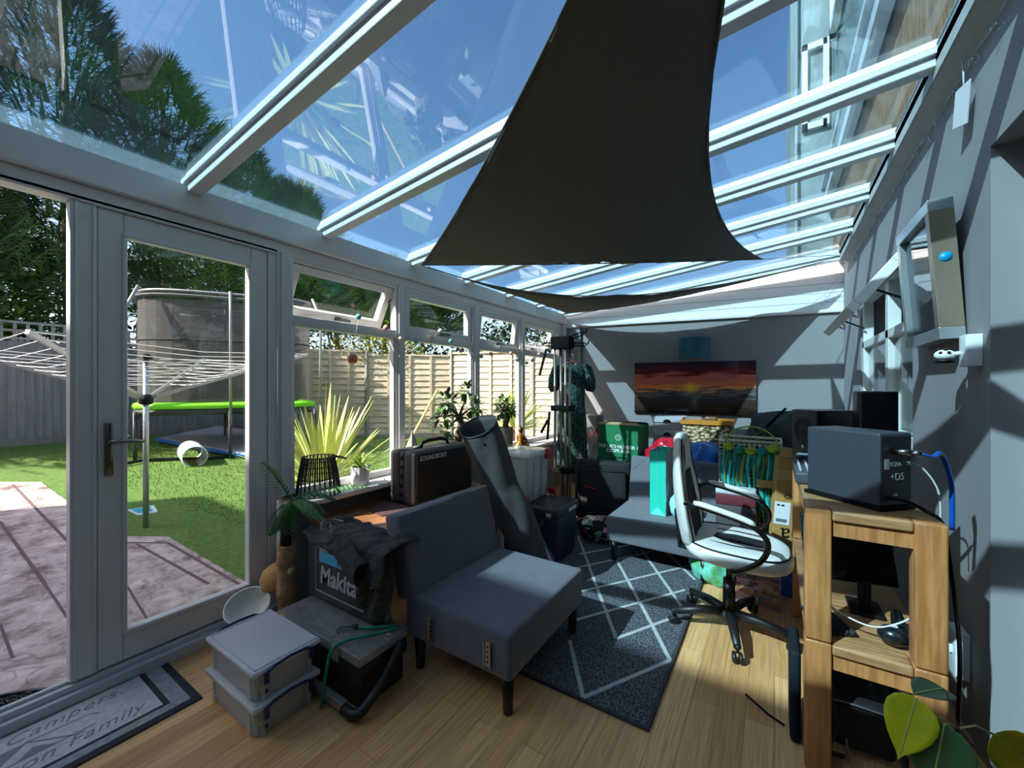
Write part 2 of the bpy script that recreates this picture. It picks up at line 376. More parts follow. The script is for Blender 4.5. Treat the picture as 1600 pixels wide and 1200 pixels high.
# ---- window wall: posts, transom, sills, fixed panes
POST = [(1.19, 1.284), (2.048, 2.135), (2.961, 3.07), (3.80, 3.905), (4.70, 4.82)]
for i, (y0, y1) in enumerate(POST):
    b = B().bbox(-2.43, y0, 0.632, -2.365, y1, 2.045, r=0.008).box(-2.40, y0+0.02, 0.632, -2.352, y1-0.02, 2.045)
    struct('trim_%d' % (40+i), b, UPVC)
ZT0, ZT1 = 1.635, 1.70
for i in range(4):
    y0, y1 = POST[i][1]-0.003, POST[i+1][0]+0.003
    f = struct('window_%d' % (1+i), B().bbox(-2.425, y0, ZT0, -2.362, y1, ZT1, r=0.006).box(-2.42, y0, 0.632, -2.37, y1, 0.675).box(-2.42, y0, 2.015, -2.37, y1, 2.045)
               .box(-2.42, y0, 0.66, -2.375, y0+0.016, ZT0).box(-2.42, y1-0.016, 0.66, -2.375, y1, ZT0), UPVC, bevel=0.003)
    obj('window_pane', B().box(-2.405, y0+0.01, 0.67, -2.399, y1-0.01, ZT0+0.003), CLEAR, f)
    # opening top light, hinged at its top edge
    ang = [28, 0, 7, 26][i]; h = 2.02-ZT1
    M = Matrix.Translation((-2.40, 0, 2.02)) @ Matrix.Rotation(math.radians(ang), 4, 'Y')
    ya, yb = y0+0.012, y1-0.012; fw = 0.05
    s = B()
    for q in ((ya, -h, yb, -h+fw), (ya, -fw, yb, 0), (ya, -h+fw, ya+fw, -fw), (yb-fw, -h+fw, yb, -fw)): s.box(-0.028, q[0], q[1], 0.025, q[2], q[3], M)
    sash = obj('top_light_sash', s, UPVC, f, bevel=0.004)
    obj('sash_pane', B().box(-0.006, ya+fw-0.01, -h+fw-0.01, -0.001, yb-fw+0.01, -fw+0.01, M), CLEAR, sash)
    obj('sash_handle', B().box(0.026, (ya+yb)/2-0.02, -h+0.012, 0.04, (ya+yb)/2+0.02, -h+0.036, M).box(0.036, (ya+yb)/2-0.01, -h+0.016, 0.05, (ya+yb)/2+0.09, -h+0.03, M), mat('handle_grey', (90, 92, 95), 0.35, metal=0.6), sash)
    if ang > 10:
        st = B()
        for yy in (ya+0.006, yb-0.006): st.bar((-2.40, yy, 1.93), M @ Vector((-0.01, yy, -h*0.55)), 0.012, 0.006)
        obj('friction_stay', st, mat('stay_metal', (90, 80, 70), 0.4, metal=0.7), sash)
        pts = [Vector((-2.36, y0+0.03+(y1-y0-0.06)*k/5, 2.008)) for k in range(6)]
# ---- glazed door (closed leaf) with overlap stile, frame and threshold
dz0, dz1 = 0.085, 2.035
d = struct('door_1', B().box(-2.43, 0.469, dz0, -2.38, 0.55, dz1).box(-2.43, 1.06, dz0, -2.38, 1.145, dz1).box(-2.43, 0.55, dz0, -2.38, 1.06, dz0+0.115).box(-2.43, 0.55, dz1-0.09, -2.38, 1.06, dz1), UPVC, bevel=0.006)
b = B()
for q in ((0.545, 0.195, 1.065, 0.215), (0.545, 1.93, 1.065, 1.95), (0.545, 0.215, 0.562, 1.93), (1.048, 0.215, 1.065, 1.93)): b.box(-2.42, q[0], q[1], -2.372, q[2], q[3])
obj('glazing_bead', b, UPVC, d, bevel=0.005)
obj('door_pane', B().box(-2.408, 0.555, 0.205, -2.402, 1.055, 1.94), CLEAR, d)
obj('overlap_stile', B().box(-2.44, 0.389, dz0, -2.375, 0.467, dz1).box(-2.44, 0.402, dz0, -2.368, 0.409, dz1).box(-2.44, 0.452, dz0, -2.37, 0.462, dz1), UPVC, d, bevel=0.004)
hd = obj('door_handle', B().bbox(-2.38, 0.488, 0.90, -2.368, 0.517, 1.13, r=0.006), mat('handle_chrome', (150, 148, 140), 0.15, metal=1.0), d)
b = B().ring([(-2.37, 0.502, 1.045), (-2.325, 0.502, 1.045)], 0.009, 10).ring([(-2.325, 0.496, 1.045), (-2.322, 0.53, 1.046), (-2.322, 0.57, 1.044), (-2.325, 0.605, 1.04)], [0.01, 0.009, 0.008, 0.007], 10)
b.cyl((-2.369, 0.502, 0.955), (-2.362, 0.502, 0.955), 0.009)
b.ring([(-2.44, 0.496, 1.055), (-2.46, 0.52, 1.06), (-2.46, 0.585, 1.056)], 0.008, 8)
obj('lever', b, mat('handle_chrome', (150, 148, 140), 0.15, metal=1.0), hd)
tagm = B().box(-2.3745, 0.418, 1.965, -2.3735, 0.434, 1.985)
obj('maker_label', tagm, mat('label_silver', (205, 208, 205), 0.3, metal=0.3), d)
# frame around the door pair
b = B().box(-2.44, 1.147, 0, -2.375, 1.195, 2.045).box(-2.45, -0.35, 2.035, -2.365, 1.195, 2.06)
struct('trim_50', b, UPVC, bevel=0.005)
b = B().box(-2.455, -0.35, -0.1, -2.345, 1.235, 0.05).box(-2.44, -0.35, 0.05, -2.37, 1.235, 0.075).box(-2.405, -0.35, 0.075, -2.395, 1.235, 0.088)
struct('trim_51', b, mat('threshold', (205, 207, 210), 0.3), bevel=0.004)
struct('trim_53', B().box(-2.44, -0.42, -0.1, -2.36, -0.33, 2.06), UPVC, bevel=0.005)
struct('wall_left_near', B().box(-2.5, YF-0.2, -0.12, -2.37, -0.42, 2.06), WALL)
# the other door leaf stands open, swung into the garden against the wall
d3 = struct('door_3', B().box(-3.12, -0.375, 0.085, -3.03, -0.325, 2.03).box(-2.53, -0.375, 0.085, -2.45, -0.325, 2.03).box(-3.03, -0.375, 0.085, -2.53, -0.325, 0.2).box(-3.03, -0.375, 1.94, -2.53, -0.325, 2.03), UPVC, bevel=0.005)
obj('door_pane', B().box(-3.04, -0.353, 0.19, -2.52, -0.347, 1.95), CLEAR, d3)
# ---- old house window in the right wall
y0, y1 = 2.88, 4.38
f = B()
for q in ((y0, 0.95, y1, 1.01), (y0, 1.96, y1, 2.02), (y0, 1.01, y0+0.05, 1.96), (y1-0.06, 1.01, y1, 1.96), (3.48, 1.01, 3.56, 1.96), (y0, 1.59, y1, 1.65)): f.box(XR+0.01, q[0], q[1], XR+0.075, q[2], q[3])
w = struct('window_5', f, mat('white_frame_old', (222, 224, 222), 0.4), bevel=0.005)
obj('window_pane', B().box(XR+0.04, y0+0.04, 1.0, XR+0.045, y1-0.05, 1.60), CLEAR, w)
b = B().box(XR-0.02, y0-0.03, 0.93, XR+0.02, y1+0.03, 0.955)
obj('window_sill', b, UPVC, w)
M = Matrix.Translation((XR-0.005, 0, 2.01)) @ Matrix.Rotation(math.radians(38), 4, 'Y')
s = B(); h = 0.37; ya, yb_ = 3.0, 4.30
for q in ((ya, -h, yb_, -h+0.05), (ya, -0.05, yb_, 0), (ya, -h+0.05, ya+0.05, -0.05), (yb_-0.05, -h+0.05, yb_, -0.05)): s.box(-0.03, q[0], q[1], 0.025, q[2], q[3], M)
sash = obj('top_light_sash', s, mat('white_frame_old', (222, 224, 222), 0.4), w, bevel=0.004)
obj('sash_pane', B().box(-0.004, ya+0.04, -h+0.04, 0.002, yb_-0.04, -0.04, M), CLEAR, sash)
for yy in (3.15, 3.75):
    obj('sash_handle', B().ring([M @ Vector((0.02, yy-0.12, -h+0.03)), M @ Vector((0.05, yy-0.06, -h+0.02)), M @ Vector((0.06, yy+0.02, -h+0.02)), M @ Vector((0.05, yy+0.10, -h+0.03)), M @ Vector((0.02, yy+0.12, -h+0.03))], 0.007, 8), UPVC, sash)
b = B()
for yy in (ya+0.01, yb_-0.01): b.bar((XR+0.01, yy, 1.75), M @ Vector((0.0, yy, -h*0.6)), 0.014, 0.01)
obj('friction_stay', b, BLK, sash)
struct('wall_kitchen', B().box(XR+0.9, 2.5, 0.5, XR+0.95, 4.5, 2.6).box(XR+0.28, 2.55, 0.5, XR+0.95, 2.6, 2.6).box(XR+0.28, 4.4, 0.5, XR+0.95, 4.45, 2.6), mat('kitchen_paint', (120, 125, 130), 0.9))
# ================================================================ GARDEN
def lawnz(X): return -0.08 + 0.05*(-X-3)
def atl(x, y, dz=0.0):
    """point on the sloping lawn below a picture point"""
    u = (x-CXP)/FPX; v = (CYP-y)/FPX; q = (-_sa+u*_ca, _ca+u*_sa, v)
    s = (-0.08-0.15+dz-CAMH)/(q[2]+0.05*q[0]); return Vector((q[0]*s, q[1]*s, CAMH+q[2]*s))
def grass():
    m = mat('artificial_grass', (74, 106, 36), 0.75, col2=(102, 134, 50), vs=26, bump=0.9, bs=180)
    return m
b = B()
b.hexa([(-10.6, -9, -1), (-2.5, -9, -1), (-2.5, 9, -1), (-10.6, 9, -1), (-10.6, -9, lawnz(-10.6)), (-2.5, -9, lawnz(-2.5)), (-2.5, 9, lawnz(-2.5)), (-10.6, 9, lawnz(-10.6))])
b.box(-40, -14, -1.2, 14, 40, -0.3)
tag(struct('ground', b, grass()), 'green artificial grass lawn', 'lawn')
# short blades over the nearest lawn
b = B(); rg = random.Random(3)
for i in range(30000):
    X = -3.0-6.5*rg.random()**1.3; Y = 0.9+6.6*rg.random()
    if Y > 5.3+(X+8.3)*0.75 and X < -5.5 or (X < -6.6 and 2.9 < Y < 5.2): continue
    if X > -9.4 and Y < max(1.0, 0.9+(X+9.4)*0.12)+0.25: continue
    z = lawnz(X); a = rg.uniform(0, 6.28); h = rg.uniform(0.02, 0.04); w = 0.004
    p = Vector((X, Y, z)); s_ = Vector((math.cos(a), math.sin(a), 0))*w; t = Vector((rg.uniform(-.015, .015), rg.uniform(-.015, .015), h))
    f = b.bm.faces.new([b.bm.verts.new(p-s_), b.bm.verts.new(p+s_), b.bm.verts.new(p+t)])
b.noflip = True
tag(obj('lawn_grass', b, mat('grass_blade', (80, 112, 36), 0.7, col2=(118, 144, 62), vs=3)), 'short green blades of the artificial lawn', 'grass', kind='stuff')
# patio of imprinted concrete
def patiomat():
    m = bpy.data.materials.new('imprinted_concrete'); m.use_nodes = True; n = m.node_tree.nodes; l = m.node_tree.links; p = n['Principled BSDF']
    tc = n.new('ShaderNodeTexCoord'); t = n.new('ShaderNodeTexNoise'); t.inputs['Scale'].default_value = 5; t.inputs['Detail'].default_value = 12; t.inputs['Roughness'].default_value = 0.7; t.inputs['Distortion'].default_value = 0.25; l.new(tc.outputs['Object'], t.inputs[0])
    r = n.new('ShaderNodeValToRGB'); e = r.color_ramp.elements; e[0].position = 0.36; e[0].color = (*lin((120, 96, 88)), 1); e[1].position = 0.66; e[1].color = (*lin((226, 206, 198)), 1); l.new(t.outputs[0], r.inputs[0])
    x = e.new(0.5); x.color = (*lin((186, 166, 160)), 1)
    v = n.new('ShaderNodeTexVoronoi'); v.feature = 'DISTANCE_TO_EDGE'; v.inputs['Scale'].default_value = 1.6
    mpv = n.new('ShaderNodeVectorMath'); mpv.operation = 'ADD'; l.new(tc.outputs['Object'], mpv.inputs[0])
    t3 = n.new('ShaderNodeTexNoise'); t3.inputs['Scale'].default_value = 2.5; l.new(tc.outputs['Object'], t3.inputs[0]); l.new(t3.outputs[1], mpv.inputs[1]); l.new(mpv.outputs[0], v.inputs[0])
    rr = n.new('ShaderNodeValToRGB'); rr.color_ramp.elements[0].position = 0.0; rr.color_ramp.elements[0].color = (0.45, 0.4, 0.42, 1); rr.color_ramp.elements[1].position = 0.012; rr.color_ramp.elements[1].color = (1, 1, 1, 1); l.new(v.outputs[0], rr.inputs[0])
    mx = n.new('ShaderNodeMix'); mx.data_type = 'RGBA'; mx.blend_type = 'MULTIPLY'; mx.inputs[0].default_value = 0.8; l.new(r.outputs[0], mx.inputs[6]); l.new(rr.outputs[0], mx.inputs[7]); l.new(mx.outputs[2], p.inputs['Base Color'])
    bp = n.new('ShaderNodeBump'); bp.inputs['Strength'].default_value = 0.5; bp.inputs['Distance'].default_value = 0.02; l.new(t.outputs[0], bp.inputs['Height']); l.new(bp.outputs[0], p.inputs['Normal'])
    p.inputs['Roughness'].default_value = 0.6
    return m
ZP = -0.07
edge = [atl(x, y, 0.02) for x, y in ((-90, 752), (64, 753), (104, 782), (186, 838), (262, 838), (382, 908))]
pz = lambda X: lawnz(X)+0.02
out = [tuple(p) for p in edge] + [(-2.60, 1.72, pz(-2.6)), (-2.45, 1.9, pz(-2.45)), (-2.45, -4.4, pz(-2.45)), (-9.4, -4.4, pz(-9.4)), (-9.4, edge[0].y, pz(-9.4))]
patio = struct('patio', B().poly(out, -0.25, (0, 0, 1)), patiomat())
# grooves and edging cast in the patio
gm = mat('groove', (104, 84, 84), 0.8)
b = B()
for (x0, y0), (x1, y1) in (((20, 757), (105, 845)), ((0, 815), (70, 912)), ((0, 975), (20, 1028)), ((190, 848), (262, 848)), ((262, 848), (376, 914)), ((214, 850), (325, 912)), ((190, 902), (236, 977)), ((70, 912), (135, 1010)), ((105, 845), (190, 935))):
    p, q_ = atl(x0, y0, 0.021), atl(x1, y1, 0.021)
    b.bar(p, q_, 0.012 if p.x > -4 else 0.02, 0.003)
obj('groove', b, gm, patio)
# half-moon rubber mat outside the door
b = B(); cx_, cy_, R_ = -2.47, 0.02, 0.42
pts = [Vector((cx_-R_*math.sin(math.pi*k/24)*0.95, cy_-R_*math.cos(math.pi*k/24)*1.0, ZP+0.004)) for k in range(25)]
b.poly(pts, 0.008, (0, 0, 1)); b.ring([p+Vector((0,0,0.01)) for p in pts], 0.009, 6)
for i in range(-10, 11):
    for j in range(0, 10):
        x = cx_-0.03-j*0.042-(0.021 if i % 2 else 0); y = cy_+i*0.037
        if ((x-cx_)/0.95)**2+(y-cy_)**2 < (R_-0.02)**2: b.ring([(x+0.024*math.cos(a), y+0.016*math.sin(a), ZP+0.014) for a in [k*math.pi/3 for k in range(6)]], 0.005, 4, closed=True)
tag(obj('rubber_mat', b, mat('black_rubber', (24, 24, 25), 0.35)), 'black half-moon openwork rubber mat on the patio outside the door', 'doormat')
# ---- fences
FG = mat('grey_feather_board', (150, 150, 156), 0.85, col2=(132, 133, 138), vs=5, stretch=(3, 3, 0.35), bump=0.3, bs=30)
FY = mat('pale_larch_lap', (214, 200, 178), 0.85, col2=(184, 166, 142), vs=5, stretch=(1, 1, 9), bump=0.3, bs=40)
FC = mat('fence_concrete', (140, 138, 134), 0.9, var=0.1, vs=12)
def seg(a, b_): a, b_ = Vector((*a, 0)), Vector((*b_, 0)); d = b_-a; return a, d.normalized(), d.length
def featherfence(a, b_, h, name, label):
    a, d, L = seg(a, b_); t = thing(name, label, 'fence', (a.x, a.y, lawnz(a.x)))
    z0 = lawnz(a.x)+0.12; nrm = Vector((-d.y, d.x, 0))
    if nrm.dot(Vector((0, 0, 0))-a) < 0: nrm = -nrm
    q = B(); x = 0
    rg = random.Random(5)
    while x < L-0.05:
        p = a+d*x; w = 0.108
        c = [p+nrm*0.0, p+nrm*0.0+d*w, p+d*w+nrm*0.022, p+nrm*0.008]
        hh = h+rg.uniform(-0.004, 0.004)
        q.hexa([(v.x, v.y, z0) for v in c]+[(v.x, v.y, z0+hh) for v in c]); x += 0.1
    obj('board_panel', q, FG, t)
    obj('gravel_board', B().bar(a+Vector((0,0,z0-0.08)), a+d*L+Vector((0,0,z0-0.08)), 0.04, 0.17), FC, t)
    return t, a, d, L, nrm, z0
t, a, d, L, nrm, z0 = featherfence((-10.5, -4.5), (-10.5, 4.75), 1.62, 'board_fence', 'grey vertical-board fence with a square trellis top, behind the clothes airer')
q = B()
for k in range(int(L/0.14)+1):
    p = a+d*(k*0.14); q.box(p.x-0.01, p.y-0.02, z0+1.60, p.x+0.012, p.y+0.02, z0+1.95)
for z in (1.66, 1.79, 1.93): q.box(a.x+0.005, a.y, z0+z-0.02, a.x+0.025, a.y+L, z0+z+0.02)
obj('trellis', q, mat('trellis_grey', (168, 166, 164), 0.85, var=0.1), t)
featherfence((-10.5, 4.75), (-8.75, 4.85), 1.62, 'board_fence', 'short grey board fence return behind the trampoline')
KB = [(-8.75, 4.72), (-7.72, 5.85), (-6.35, 7.15), (-4.5, 7.75), (-2.5, 8.3), (-0.3, 8.9)]
t = thing('panel_fence', 'pale sunlit fence of horizontal lapped panels beyond the windows', 'fence', (-6.8, 6.8, 0.1))
for k in range(len(KB)-1):
    a, d, L = seg(KB[k], KB[k+1]); n_ = Vector((d.y, -d.x, 0)); zt = [2.10, 2.02, 2.08, 2.0, 2.0][k]; zb = 0.2
    q = B()
    nb = 13; hb = (zt-0.06-zb)/nb
    for j in range(nb):
        za = zb+j*hb
        c = [a+n_*0.028, a+d*L+n_*0.028, a+d*L+n_*0.0, a+n_*0.0]; c2 = [a+n_*0.006, a+d*L+n_*0.006, a+d*L, a]
        q.hexa([(v.x, v.y, za) for v in c]+[(v.x, v.y, za+hb+0.012) for v in c2])
    for j in (0.0, 0.25, 0.5, 0.75, 1.0):
        p = a+d*(L*j)+n_*0.035; q.bar((p.x, p.y, zb), (p.x, p.y, zt-0.03), 0.05, 0.025, up=n_)
    q.bar(a+Vector((0, 0, zt-0.02))+n_*0.01, a+d*L+Vector((0, 0, zt-0.02))+n_*0.01, 0.07, 0.04)
    obj('fence_panel', q, FY, t)
    obj('gravel_board', B().bar(a+Vector((0,0,zb-0.1)), a+d*L+Vector((0,0,zb-0.1)), 0.05, 0.2), FC, t)
    obj('fence_post', B().box(a.x-0.05, a.y-0.05, -0.1, a.x+0.05, a.y+0.05, zt+0.05), FC if k else FY, t)
# ---- trees behind the fence
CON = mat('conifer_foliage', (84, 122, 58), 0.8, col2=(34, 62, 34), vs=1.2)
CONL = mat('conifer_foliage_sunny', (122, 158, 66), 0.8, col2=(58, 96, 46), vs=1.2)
BRK = mat('pinkish_bark', (176, 136, 118), 0.85, var=0.2, vs=14, bump=0.4)
def conifer(X, Y, h, r, z0, label, name='conifer_tree', m=CON, seed=1, n=900, base=1.6, spray=0.42, lab=True):
    rg = random.Random(seed); t = thing(name, label, 'tree', (X, Y, 0), group='tall conifers behind the garden fence')
    b = B(); b.ring([(X, Y, 0), (X+0.08, Y+0.05, h*0.3), (X-0.05, Y, h*0.6), (X, Y, h*0.97)], [0.12, 0.10, 0.07, 0.02], 8)
    for k in range(5):
        z = base*0.6+k*0.4; an = rg.uniform(0, 6.28); b.ring([(X, Y, z), (X+0.35*math.cos(an), Y+0.35*math.sin(an), z+0.35), (X+0.55*math.cos(an), Y+0.55*math.sin(an), z+0.9)], [0.045, 0.035, 0.02], 6)
    obj('trunk', b, BRK, t)
    f = B(); f.noflip = True; lob = [(rg.uniform(0, 6.28), rg.uniform(0, 6.28)) for _ in range(4)]
    for i in range(n):
        u = rg.random()**1.15; an = rg.uniform(0, 6.28)
        bul = 1+0.22*math.sin(3*an+lob[0][0]+9*u)+0.16*math.sin(5*an-13*u+lob[1][1])
        z = z0+base+(h-base)*u; rr = r*(1-u)**0.62*bul*(0.55+0.45*rg.random()**0.5)+0.04
        c = Vector((X+rr*math.cos(an), Y+rr*math.sin(an), z))
        d = Vector((math.cos(an), math.sin(an), rg.uniform(-0.1, 1.1)+0.9*u)).normalized(); sd = d.cross(Vector((rg.uniform(-.5, .5), rg.uniform(-.5, .5), 1))).normalized()
        L = spray*rg.uniform(0.6, 1.25)
        for q in range(4):   # feathery spray: side blades off a stem
            c2 = c+d*(L*q/4); w = L*0.42*(1-q/5)
            for sg in (-1, 1):
                tip = c2+(sd*sg*w)+d*(L*0.34)-Vector((0, 0, 0.03))
                f.bm.faces.new([f.bm.verts.new(c2-d*L*0.06), f.bm.verts.new(c2+d*L*0.12+sd*sg*w*0.4), f.bm.verts.new(tip)])
        f.bm.faces.new([f.bm.verts.new(c-sd*0.03), f.bm.verts.new(c+sd*0.03), f.bm.verts.new(c+d*L*1.15)])
    obj('foliage', f, m, t)
    return t
TR = [(-11.9, 0.2, 7.0, 1.7, 1), (-12.6, 2.0, 9.6, 2.3, 2), (-12.2, 3.5, 8.6, 2.2, 3), (-12.1, 5.0, 7.6, 2.0, 4), (-11.9, 6.4, 6.8, 2.0, 5), (-11.8, 7.8, 5.3, 1.8, 6), (-11.2, 9.2, 5.3, 1.7, 7), (-13.0, -1.5, 9.2, 2.3, 8), (-11.0, 10.8, 5.0, 1.7, 9)]
lb = ['low conifer at the left end of the trellis fence', 'tall dark conifer behind the trellis fence, upper left', 'tallest dark conifer behind the middle of the trellis fence', 'broad conifer behind the trampoline', 'green conifer behind the right end of the trampoline', 'smaller conifer right of the trampoline', 'small conifer farther right along the boundary', 'conifer at the far left beyond the door opening', 'last small conifer at the right of the row']
for (X, Y, h, r, s_), L_ in zip(TR, lb):
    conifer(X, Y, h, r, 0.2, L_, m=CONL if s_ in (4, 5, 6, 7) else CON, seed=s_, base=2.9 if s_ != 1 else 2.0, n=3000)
def bush(name, X, Y, z, rx, rz, label, m, n=900, seed=1, lw=0.07, cat='bush', ry=None):
    rg = random.Random(seed); f = B(); f.noflip = True; ry = ry or rx
    for i in range(n):
        a = rg.uniform(0, 6.28); e = math.asin(rg.uniform(-1, 1)); k = rg.uniform(0.6, 1.0)
        c = Vector((X+rx*k*math.cos(e)*math.cos(a), Y+ry*k*math.cos(e)*math.sin(a), z+rz*k*math.sin(e)))
        d = Vector((rg.uniform(-1, 1), rg.uniform(-1, 1), rg.uniform(-0.3, 1))).normalized()
        f.leaf(c, d, lw*rg.uniform(1, 1.9), lw*0.8, n=2, droop=0.2)
    for k in range(6):
        a = k*1.05; f.ring([(X, Y, 0), (X+rx*0.5*math.cos(a), Y+ry*0.5*math.sin(a), z)], [0.02, 0.008], 5)
    return tag(obj(name, f, m), label, cat)
bush('leafy_shrub', -8.9, 7.6, 2.2, 0.9, 0.95, 'bright green leafy shrub rising above the pale fence', mat('leaf_bright', (150, 176, 60), 0.6, col2=(96, 140, 44), vs=3), 1600, 2)
bush('yellow_shrub', -8.4, 6.5, 2.15, 1.3, 0.5, 'yellow-leaved shrub spilling over the top of the pale fence', mat('leaf_yellow', (206, 172, 52), 0.6, col2=(130, 140, 50), vs=3), 1700, 3, lw=0.05)
bush('laurel_shrub', -10.6, 8.6, 2.4, 1.9, 1.2, 'dark green hedge mass behind the yellow shrub', mat('leaf_dark', (62, 92, 44), 0.6, col2=(38, 58, 34), vs=3), 1800, 4, lw=0.09)
bush('laurel_shrub', -5.6, 9.9, 2.3, 2.6, 1.25, 'mid green laurel mass behind the right end of the pale fence', mat('leaf_dark', (62, 92, 44), 0.6, col2=(38, 58, 34), vs=3), 3200, 14, lw=0.11, ry=0.9)
bush('hedge', -12.9, 1.6, 2.3, 0.9, 2.1, 'dark green hedge filling the gaps behind the trellis', mat('hedge_dark', (44, 66, 34), 0.8, col2=(24, 38, 24), vs=2), 5200, 5, lw=0.14, cat='hedge', ry=7.5)
bush('hedge', -6.0, 11.4, 1.9, 7.5, 1.5, 'dark hedge behind the pale fence', mat('hedge_dark', (44, 66, 34), 0.8, col2=(24, 38, 24), vs=2), 4200, 6, lw=0.15, cat='hedge', ry=0.9)
bush('leafy_branches', -11.3, 0.75, 2.75, 1.1, 1.1, 'bright green leafy branches hanging over the trellis, seen through the open door', mat('leaf_mid', (98, 142, 60), 0.6, col2=(48, 82, 38), vs=3), 2300, 8, lw=0.10, ry=1.0)
# ---- trampoline
TG = mat('galvanised_tube', (150, 148, 148), 0.45, metal=0.6)
NET = glassmat('safety_net', (0.62, 0.62, 0.63), 1.0, diff=0.34, dcol=(150, 146, 142))
tr = thing('trampoline', 'large trampoline with a grey safety net and a green padded rim', 'trampoline', (-8.0, 3.2, 0.1))
# corners of the jumping bed (rounded oval), posts
cpt = [at(200, 626, X=-7.6), at(545, 622, Y=4.35)]
A0 = Vector((-7.9, 1.95, 0.98)); A1 = Vector((-6.6, 3.95, 0.98)); A2 = Vector((-8.3, 4.6, 0.98)); A3 = Vector((-9.7, 2.5, 0.98))
def rr(corners, k=0.16, n=5):
    out = []; N = len(corners)
    for i in range(N):
        p, q, r = corners[i-1], corners[i], corners[(i+1) % N]
        a = q+(p-q)*k; c = q+(r-q)*k
        for j in range(n+1):
            t = j/n; out.append(a*(1-t)**2+q*2*t*(1-t)+c*t*t)
    return out
rim = rr([A0, A1, A2, A3])
obj('rim_pad', B().ring(rim, 0.055, 8, closed=True, sq=1), mat('lime_pad', (120, 214, 20), 0.5), tr)
obj('rim_skirt', B().ring([p-Vector((0, 0, 0.09)) for p in rim], 0.05, 8, closed=True), mat('pad_black', (34, 38, 40), 0.6), tr)
obj('bed', B().poly([p-Vector((0, 0, 0.03)) for p in rim], 0.006, (0, 0, 1)), mat('bed_black', (24, 25, 28), 0.7), tr)
top = [Vector((p.x, p.y, 0)) + Vector((0, 0, 2.78)) for p in rr([A0, A1, A2, A3], 0.28)]
netb = rr([A0, A1, A2, A3], 0.28)
q = B()
q.noflip = True
N = len(netb)
V0 = [q.bm.verts.new(p) for p in netb]; V1 = [q.bm.verts.new(Vector((p.x, p.y, 2.62))) for p in netb]
for i in range(N): q.bm.faces.new([V0[i], V0[(i+1) % N], V1[(i+1) % N], V1[i]])
nt_ = obj('safety_net', q, NET, tr)
mm = nt_.modifiers.new('s', 'SOLIDIFY'); mm.thickness = 0.003
obj('net_band', B().ring([Vector((p.x, p.y, 2.68)) for p in netb], 0.06, 6, closed=True, sq=0.4), mat('net_band_grey', (96, 96, 100), 0.7), tr)
obj('net_band', B().ring([Vector((p.x, p.y, 2.0)) for p in netb], 0.012, 5, closed=True), mat('net_tape', (26, 26, 30), 0.7), tr)
obj('top_rail', B().ring([Vector((p.x, p.y, 2.75)) for p in netb], 0.022, 6, closed=True), TG, tr)
for P in (A0, A1, A2, A3, (A0+A1)/2+Vector((0.05, -0.04, 0)), (A2+A3)/2):
    gz = lawnz(P.x); c = (A0+A1+A2+A3)/4; o_ = (P-c).normalized()*0.10
    obj('net_pole', B().ring([P+o_-Vector((0, 0, 0.3)), P+o_+Vector((0, 0, 0.7)), P+o_*1.1+Vector((0, 0, 1.45)), P*0.97+c*0.03+Vector((0, 0, 1.80))], 0.022, 8), TG, tr)
    obj('leg', B().ring([Vector((P.x, P.y, gz+0.02)), P-Vector((0, 0, 0.08))], 0.026, 8), mat('leg_dark', (52, 52, 56), 0.5), tr)
obj('ground_rail', B().ring([Vector((A0.x+0.3, A0.y-0.35, lawnz(A0.x)+0.03)), Vector((A0.x+0.1, A0.y+0.1, lawnz(A0.x)+0.03)), Vector(((A0.x+A1.x)/2, (A0.y+A1.y)/2, lawnz(-7)+0.03))], 0.022, 8), BLK, tr)
# folded net / trampoline entrance cover hanging, seen through the first window
# ---- air track mat, tunnel, tiles
am = thing('tumbling_mat', 'grey inflatable tumbling mat with blue edge lying under the trampoline', 'mat', (-7.4, 3.4, 0.2))
c = [atl(247, 692), atl(395, 722), atl(400, 680), atl(340, 672)]
q = B().poly([p+Vector((0, 0, 0.015)) for p in c], 0.085, (0, 0, 1)); obj('air_body', q, mat('mat_grey', (176, 180, 188), 0.5), am, bevel=0.03)
cc = sum(c, Vector())/4
q = B().ring([cc+(p-cc)*1.02+Vector((0, 0, 0.06)) for p in c], 0.035, 8, closed=True); obj('blue_edge', q, mat('mat_blue', (40, 110, 190), 0.5), am)
# pop-up tunnel (white tube) on the lawn
p0 = atl(305, 729)+Vector((0, 0, 0.14)); p1 = atl(286, 703)+Vector((0, 0, 0.13)); ax = (p1-p0).normalized()
q = B(); n = 14
q.ring([p0+ax*(0.62*i/n) for i in range(n+1)], [0.150+0.008*(i % 2) for i in range(n+1)], 24, caps=False)
o = obj('play_tunnel', q, mat('tunnel_white', (226, 226, 228), 0.5)); mm = o.modifiers.new('s', 'SOLIDIFY'); mm.thickness = 0.006
tag(o, 'short white ribbed tube lying on the lawn near the tumbling mat', 'tube')
a_ = atl(200, 798); b_ = atl(215, 806); c_ = atl(247, 801); d_ = atl(240, 791)
q = B().poly([a_, b_, c_, d_], 0.012, (0, 0, 1))
t = thing('plastic_packet', 'small turquoise and white packet lying on the lawn by the airer pole', 'packet', tuple(a_))
obj('packet_body', q, mat('packet_white', (222, 232, 236), 0.3), t)
ctr = (a_+b_+c_+d_)/4
obj('turquoise_panel', B().poly([ctr+(p-ctr)*0.72+Vector((-0.01, -0.01, 0.013)) for p in (a_, b_, c_, d_)], 0.004, (0, 0, 1)), mat('packet_teal', (40, 170, 200), 0.3), t)
